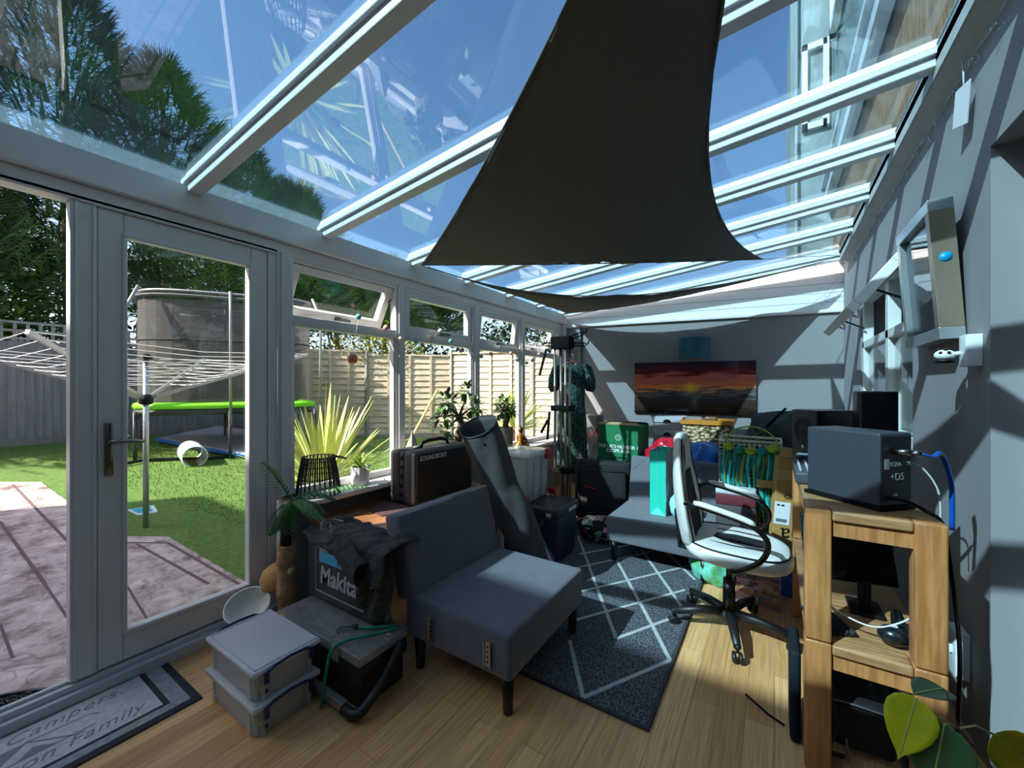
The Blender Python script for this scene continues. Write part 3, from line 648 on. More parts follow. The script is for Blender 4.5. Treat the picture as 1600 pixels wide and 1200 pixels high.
# ---- rotary clothes airer
base = atl(228, 824); AX, AY = base.x, base.y
ar = thing('rotary_airer', 'rotary clothes airer with white lines standing open on the lawn', 'clothes line', tuple(base))
topz = at(228, 558, X=AX).z; hubz = at(228, 622, X=AX).z
AL = mat('aluminium', (186, 188, 192), 0.35, metal=0.8)
obj('pole', B().ring([(AX, AY, base.z-0.05), (AX, AY, topz)], 0.022, 12), AL, ar)
obj('hub', B().lathe([(0.03, -0.06), (0.05, -0.05), (0.055, 0.0), (0.04, 0.03), (0.024, 0.035)], (AX, AY, hubz), 16), BLK, ar)
obj('hub', B().lathe([(0.024, -0.02), (0.05, -0.02), (0.05, 0.0), (0.02, 0.03), (0, 0.03)], (AX, AY, topz), 16), BLK, ar)
# arms: directions chosen on the plan, tips a little above the hub
tips = []
tz = at(100, 548, X=-4.6).z
for k, an in enumerate((52, 142, 232, 322)):
    r_ = 1.32; tip = Vector((AX+r_*math.cos(math.radians(an)), AY+r_*math.sin(math.radians(an)), topz+0.06)); tips.append(tip)
    obj('arm', B().bar((AX, AY, hubz-0.01), tip, 0.02, 0.03), AL, ar)
    mid = Vector((AX, AY, hubz))*0.45+tip*0.55
    obj('brace', B().bar((AX, AY, topz-0.01), mid, 0.012, 0.018), AL, ar)
q = B(); hub = Vector((AX, AY, hubz-0.01))
for i in range(9):
    t_ = 1-i*0.085
    for k in range(4):
        a_ = hub+(tips[k]-hub)*t_; b_ = hub+(tips[(k+1) % 4]-hub)*t_
        q.ring([a_, (a_+b_)/2-Vector((0, 0, 0.05*t_)), b_], 0.0028, 4, caps=False)
obj('clothes_line', q, mat('line_white', (245, 240, 235), 0.5), ar)
# ---- spiky plants, leaning pole
def spiky(name, p, h, n, label, m, seed=1, spread=0.8):
    rg = random.Random(seed); t = thing(name, label, 'plant', tuple(p))
    q = B(); q.noflip = True
    for i in range(n):
        a = rg.uniform(0, 6.28); e = rg.random()**0.7*spread
        d = Vector((math.cos(a)*math.sin(e*1.4), math.sin(a)*math.sin(e*1.4), math.cos(e*1.4)))
        q.leaf(Vector(p)+Vector((0, 0, 0.1)), d, h*rg.uniform(0.7, 1.05), 0.045, n=6, droop=0.18*e, fold=0.3, tip=0.05)
    obj('leaf_rosette', q, m, t)
    obj('stem', B().ring([Vector(p)-Vector((0, 0, 0.05)), Vector(p)+Vector((0, 0, 0.16))], 0.05, 8), BRK, t)
CORD = mat('cordyline_leaf', (206, 206, 120), 0.5, col2=(150, 172, 84), vs=3)
pp = at(505, 740, X=-3.15); spiky('spiky_plant', (pp.x, pp.y, ZP+0.35), 0.95, 70, 'large yellow-green spiky plant just outside the first window', CORD, 3)
pp = at(805, 670, X=-3.1); spiky('spiky_plant', (pp.x, pp.y, 0.55), 0.75, 60, 'spiky plant outside the far windows, behind the bonsai', CORD, 5, 0.95)
q = B().lathe([(0.0, 0), (0.15, 0), (0.2, 0.38), (0.21, 0.4), (0.18, 0.4), (0, 0.37)], (at(505, 740, X=-3.15).x, at(505, 740, X=-3.15).y, ZP), 20)
tag(obj('plant_tub', q, mat('tub_dark', (50, 50, 54), 0.6)), 'dark round tub holding the large spiky plant outside', 'pot')
q = B().lathe([(0.0, 0), (0.13, 0), (0.18, 0.55), (0.19, 0.58), (0.16, 0.58), (0, 0.55)], (pp.x, pp.y, ZP), 20)
tag(obj('plant_tub', q, mat('tub_terra', (150, 100, 80), 0.6)), 'terracotta tub of the spiky plant outside the far windows', 'pot')
q = B().ring([at(684, 608, X=-2.75), at(640, 690, X=-2.62), at(600, 790, X=-2.55)], 0.012, 8)
tag(obj('wooden_pole', q, mat('pole_wood', (216, 184, 120), 0.6)), 'yellow wooden broom handle leaning outside the second window', 'pole')
# ---- neighbouring house walls
BR = mat('tan_brick', (170, 134, 96), 0.85, col2=(120, 92, 68), vs=7, stretch=(8, 8, 0.8), bump=0.3)
hs = struct('house_side', B().box(0.62, -9, 2.6, 0.95, 6.5, 3.56), BR)
struct('house_upper', B().box(0.62, -9, 3.56, 0.95, 6.5, 6.6), mat('teal_render', (120, 138, 138), 0.85, col2=(90, 104, 104), vs=4, stretch=(1, 1, 0.3)))
q = B().box(0.52, -9, 3.56, 0.60, 6.5, 3.66).box(0.55, -9, 3.70, 0.60, 6.5, 3.76).box(0.50, -9, 3.80, 0.60, 6.5, 3.86)
struct('house_fascia', q, mat('fascia_white', (200, 208, 212), 0.4))
q = B()
for y0, y1 in ((5.0, 6.0),):
    for a0, a1, c0, c1 in ((y0, y1, 5.35, 5.45), (y0, y1, 6.3, 6.4), (y0, y0+0.09, 5.35, 6.4), (y1-0.09, y1, 5.35, 6.4)): q.box(0.54, a0, c0, 0.60, a1, c1)
struct('window_6', q, UPVC)
struct('house_wing', B().box(0.18, 6.5, 0, 4, 9, 6.6), mat('wing_render', (150, 160, 158), 0.85, col2=(104, 116, 116), vs=2, stretch=(1, 1, 0.35)))
q = B()
for z0_, z1_ in ((4.6, 5.7),):
    for a0, a1, c0, c1 in ((0.30, 0.56, z0_, z0_+0.08), (0.30, 0.56, z1_-0.08, z1_), (0.30, 0.36, z0_, z1_), (0.52, 0.58, z0_, z1_)): q.box(a0, 6.44, c0, a1, 6.5, c1)
struct('window_7', q, UPVC)
tag(obj('drain_pipe', B().ring([(0.24, 6.45, -0.1), (0.24, 6.45, 6.5)], 0.022, 10), mat('pipe_grey', (130, 142, 142), 0.5)), 'grey drain pipe on the house wing seen through the roof', 'pipe')
# the rest of the house behind the camera: this is what shades the near garden
struct('house_rear', B().box(-9.0, -9.5, -0.3, 6, -4.5, 6.3), mat('rear_brick', (150, 120, 100), 0.85, var=0.2, vs=10))
# ================================================================ SHADE SAILS
SAIL = mat('charcoal_sail', (90, 86, 82), 0.85, var=0.04, vs=30, bump=0.05, bs=300)
def sail(name, label, P, Mid, ripple=0.012, seed=1):
    P = [Vector(p) for p in P]; Mid = [Vector(m) for m in Mid]   # Mid[0]=P0P1, Mid[1]=P1P2, Mid[2]=P2P0
    Cc = [2*Mid[i]-(P[i]+P[(i+1) % 3])/2 for i in range(3)]
    def f(a, b_, c): return P[0]*a*a+P[1]*b_*b_+P[2]*c*c+Cc[0]*2*a*b_+Cc[1]*2*b_*c+Cc[2]*2*c*a
    N = 40; q = B(); rows = []
    for i in range(N+1):
        r = []
        for j in range(i+1):
            a = 1-i/N; c = (j/N); b_ = 1-a-c
            p = f(a, b_, c)
            e = min(a, b_, c); tn = max(a, b_, c)
            w = ripple*math.exp(-e*9)*math.sin(26*(a-b_)*(1.2-e)+seed)*(1-tn)*2.2
            r.append(q.bm.verts.new(p+Vector((0, 0, w))))
        rows.append(r)
    for i in range(N):
        for j in range(i+1):
            f1 = q.bm.faces.new([rows[i][j], rows[i+1][j], rows[i+1][j+1]]); f1.smooth = True
            if j < i:
                f2 = q.bm.faces.new([rows[i][j], rows[i+1][j+1], rows[i][j+1]]); f2.smooth = True
    t = thing(name, label, 'shade sail', tuple(P[0]), group='charcoal shade sails under the glass roof')
    o = obj('sail_cloth', q, SAIL, t); s = o.modifiers.new('s', 'SOLIDIFY'); s.thickness = 0.003; s.offset = 0
    for i in range(3):
        k = P[i]; q = B(); q.ring([f(*[(1-s_/14) if n_ == i else (s_/14 if n_ == (i+1) % 3 else 0) for n_ in range(3)]) for s_ in range(15)], 0.005, 6)
        obj('hem', q, SAIL, t)
    return t
A = (-2.26, 2.21, 2.21); Bc = (-0.095, 4.28, 2.43); Cc_ = (0.12, 0.55, 2.40)
s1 = sail('shade_sail', 'large charcoal triangular sail hanging overhead, nearest the camera', [A, Bc, Cc_], [(-1.06, 2.86, 2.19), (-0.27, 2.25, 2.31), (-0.97, 1.36, 2.28)], seed=2)
D_ = (-2.30, 4.80, 2.24); E_ = (0.40, 5.05, 2.52)
s2 = sail('shade_sail', 'second charcoal sail, a thin sagging crescent above the back wall', [(-2.24, 2.26, 2.20), D_, E_], [(-1.93, 3.62, 2.10), (-1.05, 4.80, 2.278), (-1.25, 3.75, 2.14)], seed=5)
for t, p, e in ((s1, A, (-2.34, 2.15, 2.235)), (s1, Bc, (0.50, 4.9, 2.53)), (s1, Cc_, (0.50, 0.30, 2.48)), (s2, D_, (-2.35, 4.85, 2.235)), (s2, E_, (0.55, 5.2, 2.56)), (s2, (-2.24, 2.26, 2.20), (-2.34, 2.2, 2.23))):
    obj('corner_ring', B().ring([Vector(p)+Vector((0.015*math.cos(a), 0.015*math.sin(a), 0)) for a in [k*math.pi/4 for k in range(8)]], 0.003, 5, closed=True), CHROME, t)
    obj('cord', B().ring([p, e], 0.0025, 5), mat('cord_grey', (120, 120, 120), 0.6), t)
# ================================================================ RUG, MATS
def rugmat():
    m = bpy.data.materials.new('diamond_rug'); m.use_nodes = True; n = m.node_tree.nodes; l = m.node_tree.links; p = n['Principled BSDF']; p.inputs['Roughness'].default_value = 0.95
    tc = n.new('ShaderNodeTexCoord'); t = n.new('ShaderNodeTexNoise'); t.inputs['Scale'].default_value = 95; t.inputs['Detail'].default_value = 2
    mp = n.new('ShaderNodeMapping'); mp.inputs['Scale'].default_value = (1.6, 0.7, 1); l.new(tc.outputs['Object'], mp.inputs[0]); l.new(mp.outputs[0], t.inputs[0])
    r = n.new('ShaderNodeValToRGB'); e = r.color_ramp.elements; e[0].position = 0.45; e[0].color = (*lin((52, 55, 62)), 1); e[1].position = 0.56; e[1].color = (*lin((104, 107, 112)), 1); l.new(t.outputs[0], r.inputs[0]); l.new(r.outputs[0], p.inputs['Base Color'])
    b = n.new('ShaderNodeBump'); b.inputs['Strength'].default_value = 0.4; l.new(t.outputs[0], b.inputs['Height']); l.new(b.outputs[0], p.inputs['Normal'])
    return m
RX0, RX1, RY0, RY1 = -1.60, -0.40, 1.535, 3.75
t = thing('area_rug', 'dark grey rug with pale diamond lattice lines under the armless chairs', 'rug', (-1, 2.6, 0))
obj('pile', B().bbox(RX0, RY0, 0.001, RX1, RY1, 0.012, r=0.004), rugmat(), t)
q = B(); e = 0.012
q.box(RX0-e, RY0-e, 0.001, RX1+e, RY0+0.004, 0.013).box(RX0-e, RY1-0.004, 0.001, RX1+e, RY1+e, 0.013).box(RX0-e, RY0, 0.001, RX0+0.004, RY1, 0.013).box(RX1-0.004, RY0, 0.001, RX1+e, RY1, 0.013)
obj('bound_edge', q, mat('rug_edge', (58, 60, 66), 0.9), t, bevel=0.003)
# measured lattice lines (floor points)
LM = mat('rug_line', (176, 180, 180), 0.95, var=0.12, vs=40)
def fl(x, y): return at(x, y, Z=0.012)
lines = [((911, 1090), (890, 1000)), ((911, 1090), (1047, 1032)), ((1047, 1032), (1020, 979)), ((1020, 979), (964, 876)), ((963, 998), (932, 916)), ((932, 916), (903, 837)), ((963, 998), (1044, 968)),
 ((895, 970), (1070, 922)), ((905, 925), (1086, 882)), ((893, 889), (1060, 853)), ((1070, 955), (1003, 860)), ((903, 840), (945, 834)), ((945, 834), (957, 855)), ((957, 856), (1020, 845)), ((1086, 906), (1040, 862)), ((1086, 882), (1072, 866)), ((905, 866), (955, 857))]
q = B()
for i_, (a, b_) in enumerate(lines):
    pa, pb = fl(*a), fl(*b_)
    if max(pa.x, pb.x) > RX1: pass
    q.bar((pa.x, pa.y, 0.0123+i_*0.00005), (pb.x, pb.y, 0.0123+i_*0.00005), 0.019, 0.0022)
obj('lattice_line', q, LM, t)
# indoor doormat
t = thing('doormat', 'grey printed doormat with tent drawing and script lettering, by the door', 'doormat', (-2.2, 0.3, 0))
MX0, MX1, MY0, MY1 = -2.425, -1.965, -0.35, 0.695
obj('rubber_border', B().bbox(MX0, MY0, 0.001, MX1, MY1, 0.007, r=0.003), mat('mat_black', (38, 38, 42), 0.7), t)
ML = mat('mat_light_grey', (192, 190, 192), 0.95, var=0.12, vs=60); MD = mat('mat_mid_grey', (150, 152, 154), 0.95, var=0.2, vs=50); MI = mat('mat_print', (130, 128, 138), 0.95)
obj('outer_band', B().box(MX0+0.035, MY0+0.03, 0.007, MX1-0.03, MY1-0.03, 0.0085), MD, t)
obj('inner_line', B().box(MX0+0.075, MY0+0.07, 0.0085, MX1-0.07, MY1-0.085, 0.0095), mat('mat_black', (38, 38, 42), 0.7), t)
obj('printed_field', B().box(MX0+0.088, MY0+0.08, 0.0095, MX1-0.083, MY1-0.105, 0.0105), ML, t)
text('lettering', 's & Campers.', 0.074, frameM((-2.285, 0.30, 0.0107), (0, 1, 0), (-1, 0, 0)), MI, t, ext=0.0004, shear=0.45, spacing=1.1)
text('lettering', 'nson Family', 0.078, frameM((-2.105, 0.345, 0.0107), (0, 1, 0), (-1, 0, 0)), MI, t, ext=0.0004, shear=0.45, spacing=1.05)
q = B(); zz = 0.0109
T = lambda y, x: (x, y, zz)
q.poly([T(0.02, -2.14), T(0.12, -2.235), T(0.26, -2.235), T(0.17, -2.14)], 0.0004, (0, 0, 1))
for a, b_ in (((0.26, -2.235), (0.36, -2.14)), ((0.26, -2.235), (0.42, -2.225)), ((0.42, -2.225), (0.44, -2.20)), ((0.17, -2.14), (0.42, -2.145)), ((0.26, -2.235), (0.17, -2.14)), ((-0.02, -2.125), (0.17, -2.13))): q.bar(T(*a), T(*b_), 0.006, 0.0005)
q.poly([T(0.27, -2.19), T(0.32, -2.145), T(0.23, -2.145)], 0.0004, (0, 0, 1))
obj('tent_print', q, MI, t)
# ================================================================ ARMLESS FUTON CHAIRS
SUEDE = mat('charcoal_suede', (92, 92, 102), 0.9, var=0.08, vs=14, sheen=0.25)
SUEDE2 = mat('grey_suede', (100, 102, 110), 0.9, var=0.06, vs=14, sheen=0.25)
LEGB = mat('black_wood_leg', (18, 18, 20), 0.4)
def cushion(x0, y0, z0, x1, y1, z1, M=None, r=0.022, puff=0.008):
    b = B(); b.sm = True; m = bmesh.new(); nx, ny, nz = 10, 10, 4
    bmesh.ops.create_cube(m, size=1.0); bmesh.ops.bevel(m, geom=m.edges[:], offset=0.04, segments=3, affect='EDGES')
    m.free(); b.bbox(x0, y0, z0, x1, y1, z1, r=r, seg=4, M=M); return b
def futon(label, loc, rotz, diamond=False, brackets=False, mt=SUEDE):
    """local: width along x 0..0.69, front edge at y=0, back at y=0.55, faces -y"""
    t = thing('armless_chair', label, 'chair', loc, rotz, 'matching armless futon chairs')
    obj('seat', cushion(0, 0, 0.155, 0.69, 0.57, 0.335), mt, t, world=False)
    M = Matrix.Translation((0, 0.52, 0.32)) @ Matrix.Rotation(math.radians(-14), 4, 'X')
    bk = obj('backrest', cushion(0, 0, 0, 0.69, 0.11, 0.385, M, r=0.025), mt, t, world=False)
    if diamond:
        q = B()
        for s in (-1, 1):
            for k in range(-3, 6):
                a = Vector((k*0.23, 0)); b_ = Vector((k*0.23+s*0.36, 0.36))
                # clip to 0.01..0.68
                pts = []
                for i in range(25):
                    p = a+(b_-a)*(i/24)
                    if 0.012 < p.x < 0.678: pts.append(M @ Vector((p.x, -0.001, 0.014+p.y)))
                if len(pts) > 1: q.ring([pts[0], pts[-1]], 0.0018, 4)
        obj('stitching', q, mat('stitch_grey', (112, 116, 126), 0.9), bk, world=False)
    for x, y in ((0.045, 0.04), (0.645, 0.04), (0.045, 0.52), (0.645, 0.52)):
        obj('leg', B().ring([(x, y, 0.004), (x, y, 0.16)], [0.019, 0.027], 14), LEGB, t, world=False)
    if brackets:
        for y in (0.085, 0.39):
            q = B()
            q.box(0-0.004, y, 0.185, 0.0, y+0.035, 0.285).box(-0.012, y, 0.185, -0.003, y+0.004, 0.285).box(-0.012, y+0.031, 0.185, -0.003, y+0.035, 0.285)
            br = obj('joining_bracket', q, mat('zinc', (190, 195, 198), 0.3, metal=1.0), t, world=False)
            q = B()
            for z in (0.205, 0.225, 0.245, 0.265): q.cyl((-0.0045, y+0.0175, z), (-0.0052, y+0.0175, z), 0.004, n=8)
            obj('screw_hole', q, BLKM, br, world=False)
    return t
futon('near charcoal armless chair with two metal brackets on its side, turned toward the desk', (-0.835, 1.27, 0), math.pi/2, brackets=True)
futon('far grey armless chair with diamond-stitched back, facing the camera, bags on its seat', (-1.03, 2.845, 0), 0, diamond=True, mt=SUEDE2)
# ================================================================ OFFICE CHAIR
WHL = mat('white_leatherette', (226, 226, 222), 0.35, var=0.02, bump=0.04, bs=90)
BKM = mat('black_mesh', (20, 20, 22), 0.8)
t = thing('office_chair', 'white and black leatherette office chair on five castors facing the oak desk', 'chair', (-0.2, 2.40, 0))
cx, cy = -0.2, 2.40
q = B(); q.cyl((cx, cy, 0.07), (cx, cy, 0.27), 0.032, 0.028, 16).cyl((cx, cy, 0.27), (cx, cy, 0.40), 0.014, n=12); q.lathe([(0.0, 0.06), (0.05, 0.065), (0.055, 0.09), (0.035, 0.115), (0, 0.115)], (cx, cy, 0), 20)
obj('gas_lift', q, mat('chair_black', (24, 25, 27), 0.45), t)
for k, (wx, wy) in enumerate(((-0.457, 2.296), (-0.44, 2.60), (-0.146, 2.145), (0.057, 2.37), (-0.10, 2.665))):
    d = Vector((wx-cx, wy-cy, 0)); d = d.normalized()*0.275; e_ = Vector((cx, cy, 0))+d; dd = d.normalized()
    lg = obj('base_leg', B().ring([Vector((cx, cy, 0.095)), Vector((cx, cy, 0.10))+d*0.5-Vector((0, 0, 0.005)), e_+Vector((0, 0, 0.075))], [0.026, 0.022, 0.017], 10), mat('chair_black', (24, 25, 27), 0.45), t)
    sd = Vector((-dd.y, dd.x, 0)); q = B(); q.ring([e_+Vector((0, 0, 0.05)), e_+Vector((0, 0, 0.085))], 0.008, 8)
    for s in (-1, 1): q.lathe([(0, -0.008), (0.02, -0.008), (0.025, -0.004), (0.025, 0.004), (0.02, 0.008), (0, 0.008)], e_+sd*0.014*s+Vector((0, 0, 0.0262)), 16, axis=sd)
    obj('castor', q, mat('chair_black', (24, 25, 27), 0.45), lg)
# seat: rounded superellipse pad, back edge at -x
SX, SY = -0.17, 2.41
def padfn(z0, z1, rx, ry, bulge=0.3):
    def se(a, n=2.7):
        c, s = math.cos(a), math.sin(a); return (abs(c)**(2/n)*(1 if c > 0 else -1), abs(s)**(2/n)*(1 if s > 0 else -1))
    prof = [(0.0, 0.0), (0.86, 0.0), (0.97, 0.18), (1.0, 0.45), (0.985, 0.72), (0.93, 0.90), (0.80, 1.0), (0.5, 0.96), (0, 0.92)]
    q = B(); n = 40; rows = []
    for k, (r, h) in enumerate(prof):
        z = z0+(z1-z0)*h
        if r == 0: rows.append([q.bm.verts.new((SX, SY, z))])
        else: rows.append([q.bm.verts.new((SX+se(2*math.pi*j/n)[0]*rx*r*(1.0 if math.cos(2*math.pi*j/n) > 0 else 0.96), SY+se(2*math.pi*j/n)[1]*ry*r, z+(0.015*math.cos(2*math.pi*j/n)*-r))) for j in range(n)])
    for A_, B_ in zip(rows, rows[1:]):
        for j in range(n):
            u = []
            for v in (A_[j % len(A_)], A_[(j+1) % len(A_)], B_[(j+1) % len(B_)], B_[j % len(B_)]):
                if v not in u: u.append(v)
            f = q.bm.faces.new(u); f.smooth = True
    return q
seat = obj('seat', padfn(0.395, 0.485, 0.255, 0.245), WHL, t, sub=1)
def ringpts(r, z, rx=0.255, ry=0.245):
    out = []
    for j in range(48):
        a = 2*math.pi*j/48; c, s = math.cos(a), math.sin(a); out.append(Vector((SX+abs(c)**(2/2.7)*(1 if c > 0 else -1)*rx*r, SY+abs(s)**(2/2.7)*(1 if s > 0 else -1)*ry*r, z+0.015*-c*r)))
    return out
obj('piping', B().ring(ringpts(0.935, 0.477), 0.0042, 6, closed=True), BLK, seat)
q = B().poly([(SX-0.16, SY-0.03, 0.4835), (SX+0.0, SY-0.06, 0.4825), (SX+0.13, SY-0.045, 0.478), (SX+0.14, SY+0.045, 0.478), (SX+0.0, SY+0.06, 0.4825), (SX-0.16, SY+0.03, 0.4835)], 0.004, (0, 0, 1))
obj('black_inlay', q, BKM, seat, bevel=0.002)
obj('seam', B().ring([(SX-0.17, SY-0.10, 0.487), (SX, SY-0.12, 0.486), (SX+0.15, SY-0.10, 0.482)], 0.0025, 5), BLK, seat)
obj('seam', B().ring([(SX-0.17, SY+0.10, 0.487), (SX, SY+0.12, 0.486), (SX+0.15, SY+0.10, 0.482)], 0.0025, 5), BLK, seat)
obj('tilt_mechanism', B().bbox(cx-0.09, cy-0.07, 0.365, cx+0.10, cy+0.07, 0.40, r=0.01).ring([(cx+0.02, cy-0.06, 0.38), (cx+0.05, cy-0.18, 0.375)], 0.006, 8), mat('chair_black', (24, 25, 27), 0.45), t)
# backrest: waisted shell
def backw(v): # half width along y at height fraction v
    pts = [(0, 0.16), (0.15, 0.205), (0.35, 0.22), (0.55, 0.205), (0.72, 0.165), (0.85, 0.15), (0.95, 0.135), (1, 0.11)]
    for (a, wa), (b_, wb) in zip(pts, pts[1:]):
        if v <= b_: return wa+(wb-wa)*(v-a)/(b_-a)
    return 0.11
def backx(v): return -0.385-0.055*v-0.03*math.sin(v*math.pi)*0-0.02*math.sin(v*3.1)
BZ0, BZ1 = 0.455, 1.0
def bk(u, v):
    w = backw(v)
    a = 2*math.pi*u; c, s = math.cos(a), math.sin(a)
    y = abs(s)**0.75*(1 if s > 0 else -1)*w; thick = 0.042*(1-0.35*v)
    x = c*thick+0.035*(abs(y)/0.22)**2*1.2
    return Vector((backx(v)+x, 2.40+y, BZ0+(BZ1-BZ0)*v))
q = B(); n = 36; mrow = []
for i in range(25):
    v = i/24; mrow.append([q.bm.verts.new(bk(k/n, v)) for k in range(n)])
for A_, B_ in zip(mrow, mrow[1:]):
    for k in range(n): f = q.bm.faces.new([A_[k], A_[(k+1) % n], B_[(k+1) % n], B_[k]]); f.smooth = True
for r, s in ((mrow[0], -0.02), (mrow[-1], 0.025)):
    c0 = sum((v.co for v in r), Vector())/n; inner = [q.bm.verts.new(c0+(v.co-c0)*0.7+Vector((0, 0, s*0.8))) for v in r]; cc_ = q.bm.verts.new(c0+Vector((0, 0, s)))
    for k in range(n):
        f = q.bm.faces.new([r[k], r[(k+1) % n], inner[(k+1) % n], inner[k]]); f.smooth = True; f = q.bm.faces.new([inner[k], inner[(k+1) % n], cc_]); f.smooth = True
bko = obj('backrest', q, WHL, t)
def fr(v, y, off=0.004):
    w = backw(v); s = min(0.999, abs(y)/w)**(1/0.75); c = math.sqrt(max(0, 1-s*s))
    return Vector((backx(v)+c*0.042*(1-0.35*v)+0.035*(abs(y)/0.22)**2*1.2+off, 2.40+y, BZ0+(BZ1-BZ0)*v))
q = B().grid(lambda u, v: fr(0.06+0.62*v, (u-0.5)*2*(0.10+0.03*math.sin(v*math.pi)*1.0-0.03*v)), 10, 12)
obj('black_panel', q, BKM, bko)
q = B().grid(lambda u, v: fr(0.72+0.24*v, (u-0.5)*2*0.085, 0.008), 8, 6)
obj('head_pad', q, WHL, bko)
for s in (-1, 1):
    obj('piping', B().ring([fr(v/20, s*backw(v/20)*0.90, 0.004) for v in range(0, 21)], 0.0036, 6), BLK, bko)
obj('back_bracket', B().bar((-0.30, 2.40, 0.385), (-0.44, 2.40, 0.40), 0.07, 0.012).bar((-0.44, 2.40, 0.395), (-0.46, 2.40, 0.60), 0.07, 0.012, up=(1, 0, 0)), mat('chair_black', (24, 25, 27), 0.45), t)
for s in (-1, 1):
    y = 2.40+s*0.262
    pts = [(-0.375, y-s*0.04, 0.69), (-0.33, y, 0.70), (-0.20, y+s*0.005, 0.675), (-0.09, y+s*0.005, 0.645), (-0.035, y, 0.60), (-0.025, y, 0.545), (-0.06, y, 0.48), (-0.14, y-s*0.02, 0.415), (-0.17, y-s*0.04, 0.40)]
    sm = []
    for i in range(len(pts)-1):
        p0, p1, p2, p3 = [Vector(pts[max(0, min(len(pts)-1, i+k))]) for k in (-1, 0, 1, 2)]
        for j in range(4):
            u = j/4; sm.append(0.5*((2*p1)+(p2-p0)*u+(2*p0-5*p1+4*p2-p3)*u*u+(3*p1-p0-3*p2+p3)*u**3))
    sm.append(Vector(pts[-1]))
    ar_ = obj('armrest', B().ring(sm, 0.0125, 10), mat('arm_black', (16, 16, 17), 0.25), t)
    obj('arm_pad', B().ring([Vector(p)+Vector((0, 0, 0.014)) for p in sm[4:14]], [0.012]+[0.019]*8+[0.012], 10, sq=0.7), WHL, ar_)
# ================================================================ STACKED OAK TABLES
OAK = mat('oak', (196, 138, 84), 0.45, col2=(160, 104, 58), vs=6, stretch=(9, 9, 0.9), bump=0.1, bs=60)
OAKH = mat('oak_top', (186, 142, 96), 0.4, col2=(138, 98, 62), vs=7, stretch=(1.0, 14, 9), bump=0.1, bs=60)
OX0, OX1, OY0, OY1 = 0.085, 0.425, 1.67, 2.80
for k, (z0, lab) in enumerate(((0.0, 'lower oak coffee table of the stack, standing on the floor by the wall'), (0.438, 'upper oak coffee table stacked on the lower one, carrying the loudspeakers'))):
    t = thing('coffee_table', lab, 'table', (0.25, 2.2, z0), group='two oak coffee tables stacked one on the other')
    zt = z0+0.436; L = 0.072
    for x, y in ((OX0, OY0), (OX1-L, OY0), (OX0, OY1-L), (OX1-L, OY1-L)): obj('leg', B().bbox(x, y, z0+0.0005, x+L, y+L, zt, r=0.007, seg=2), OAK, t)
    q = B().bbox(OX0+L+0.001, OY0+0.002, zt-0.034, OX1-L-0.001, OY1-0.002, zt, r=0.008).bbox(OX0+0.004, OY0+L+0.001, zt-0.034, OX1-0.004, OY1-L-0.001, zt-0.0005, r=0.008)
    obj('table_top', q, OAKH, t)
    for q_ in (B().box(OX0+L, OY0+0.014, zt-0.085, OX1-L, OY0+0.036, zt-0.034), B().box(OX0+L, OY1-0.036, zt-0.085, OX1-L, OY1-0.014, zt-0.034)): obj('apron', q_, OAK, t)
    for q_ in (B().box(OX0+0.012, OY0+L, zt-0.085, OX0+0.034, OY1-L, zt-0.034), B().box(OX1-0.034, OY0+L, zt-0.085, OX1-0.012, OY1-L, zt-0.034)): obj('apron', q_, OAK, t)
# ================================================================ FOREGROUND LEFT: BOXES, TOOLBOX, CASE
FROST = glassmat('frosted_plastic', (0.80, 0.82, 0.84), 1.35, rough=0.25, diff=0.55, dcol=(236, 236, 234))
FROSTL = glassmat('frosted_lid', (0.72, 0.74, 0.78), 1.4, rough=0.2, diff=0.9, dcol=(240, 240, 242))
NAVY = mat('navy_handle', (26, 36, 92), 0.35)
CONT = mat('paper_contents', (196, 196, 196), 0.8, col2=(110, 112, 116), vs=12)
def tub(x0, y0, x1, y1, z0, z1, m, r=0.018, wall=0.003, taper=0.93):
    """open tub with real wall thickness"""
    q = B(); cx, cy = (x0+x1)/2, (y0+y1)/2
    def loop(z, t, ins):
        out = []; X0, X1, Y0, Y1 = cx+(x0-cx)*t+ins, cx+(x1-cx)*t-ins, cy+(y0-cy)*t+ins, cy+(y1-cy)*t-ins; rr_ = r
        for (ax, ay, s0) in ((X1-rr_, Y1-rr_, 0), (X0+rr_, Y1-rr_, 1), (X0+rr_, Y0+rr_, 2), (X1-rr_, Y0+rr_, 3)):
            for k in range(5):
                a = (s0+k/4)*math.pi/2; out.append(q.bm.verts.new((ax+rr_*math.cos(a), ay+rr_*math.sin(a), z)))
        return out
    L = [loop(z0, taper, 0), loop(z1, 1, 0), loop(z1, 1, wall), loop(z0+wall, taper, wall)]
    for A_, B_ in zip(L, L[1:]):
        for k in range(20): f = q.bm.faces.new([A_[k], A_[(k+1) % 20], B_[(k+1) % 20], B_[k]]); f.smooth = False
    q.bm.faces.new(L[0][::-1]); q.bm.faces.new(L[3])
    return q
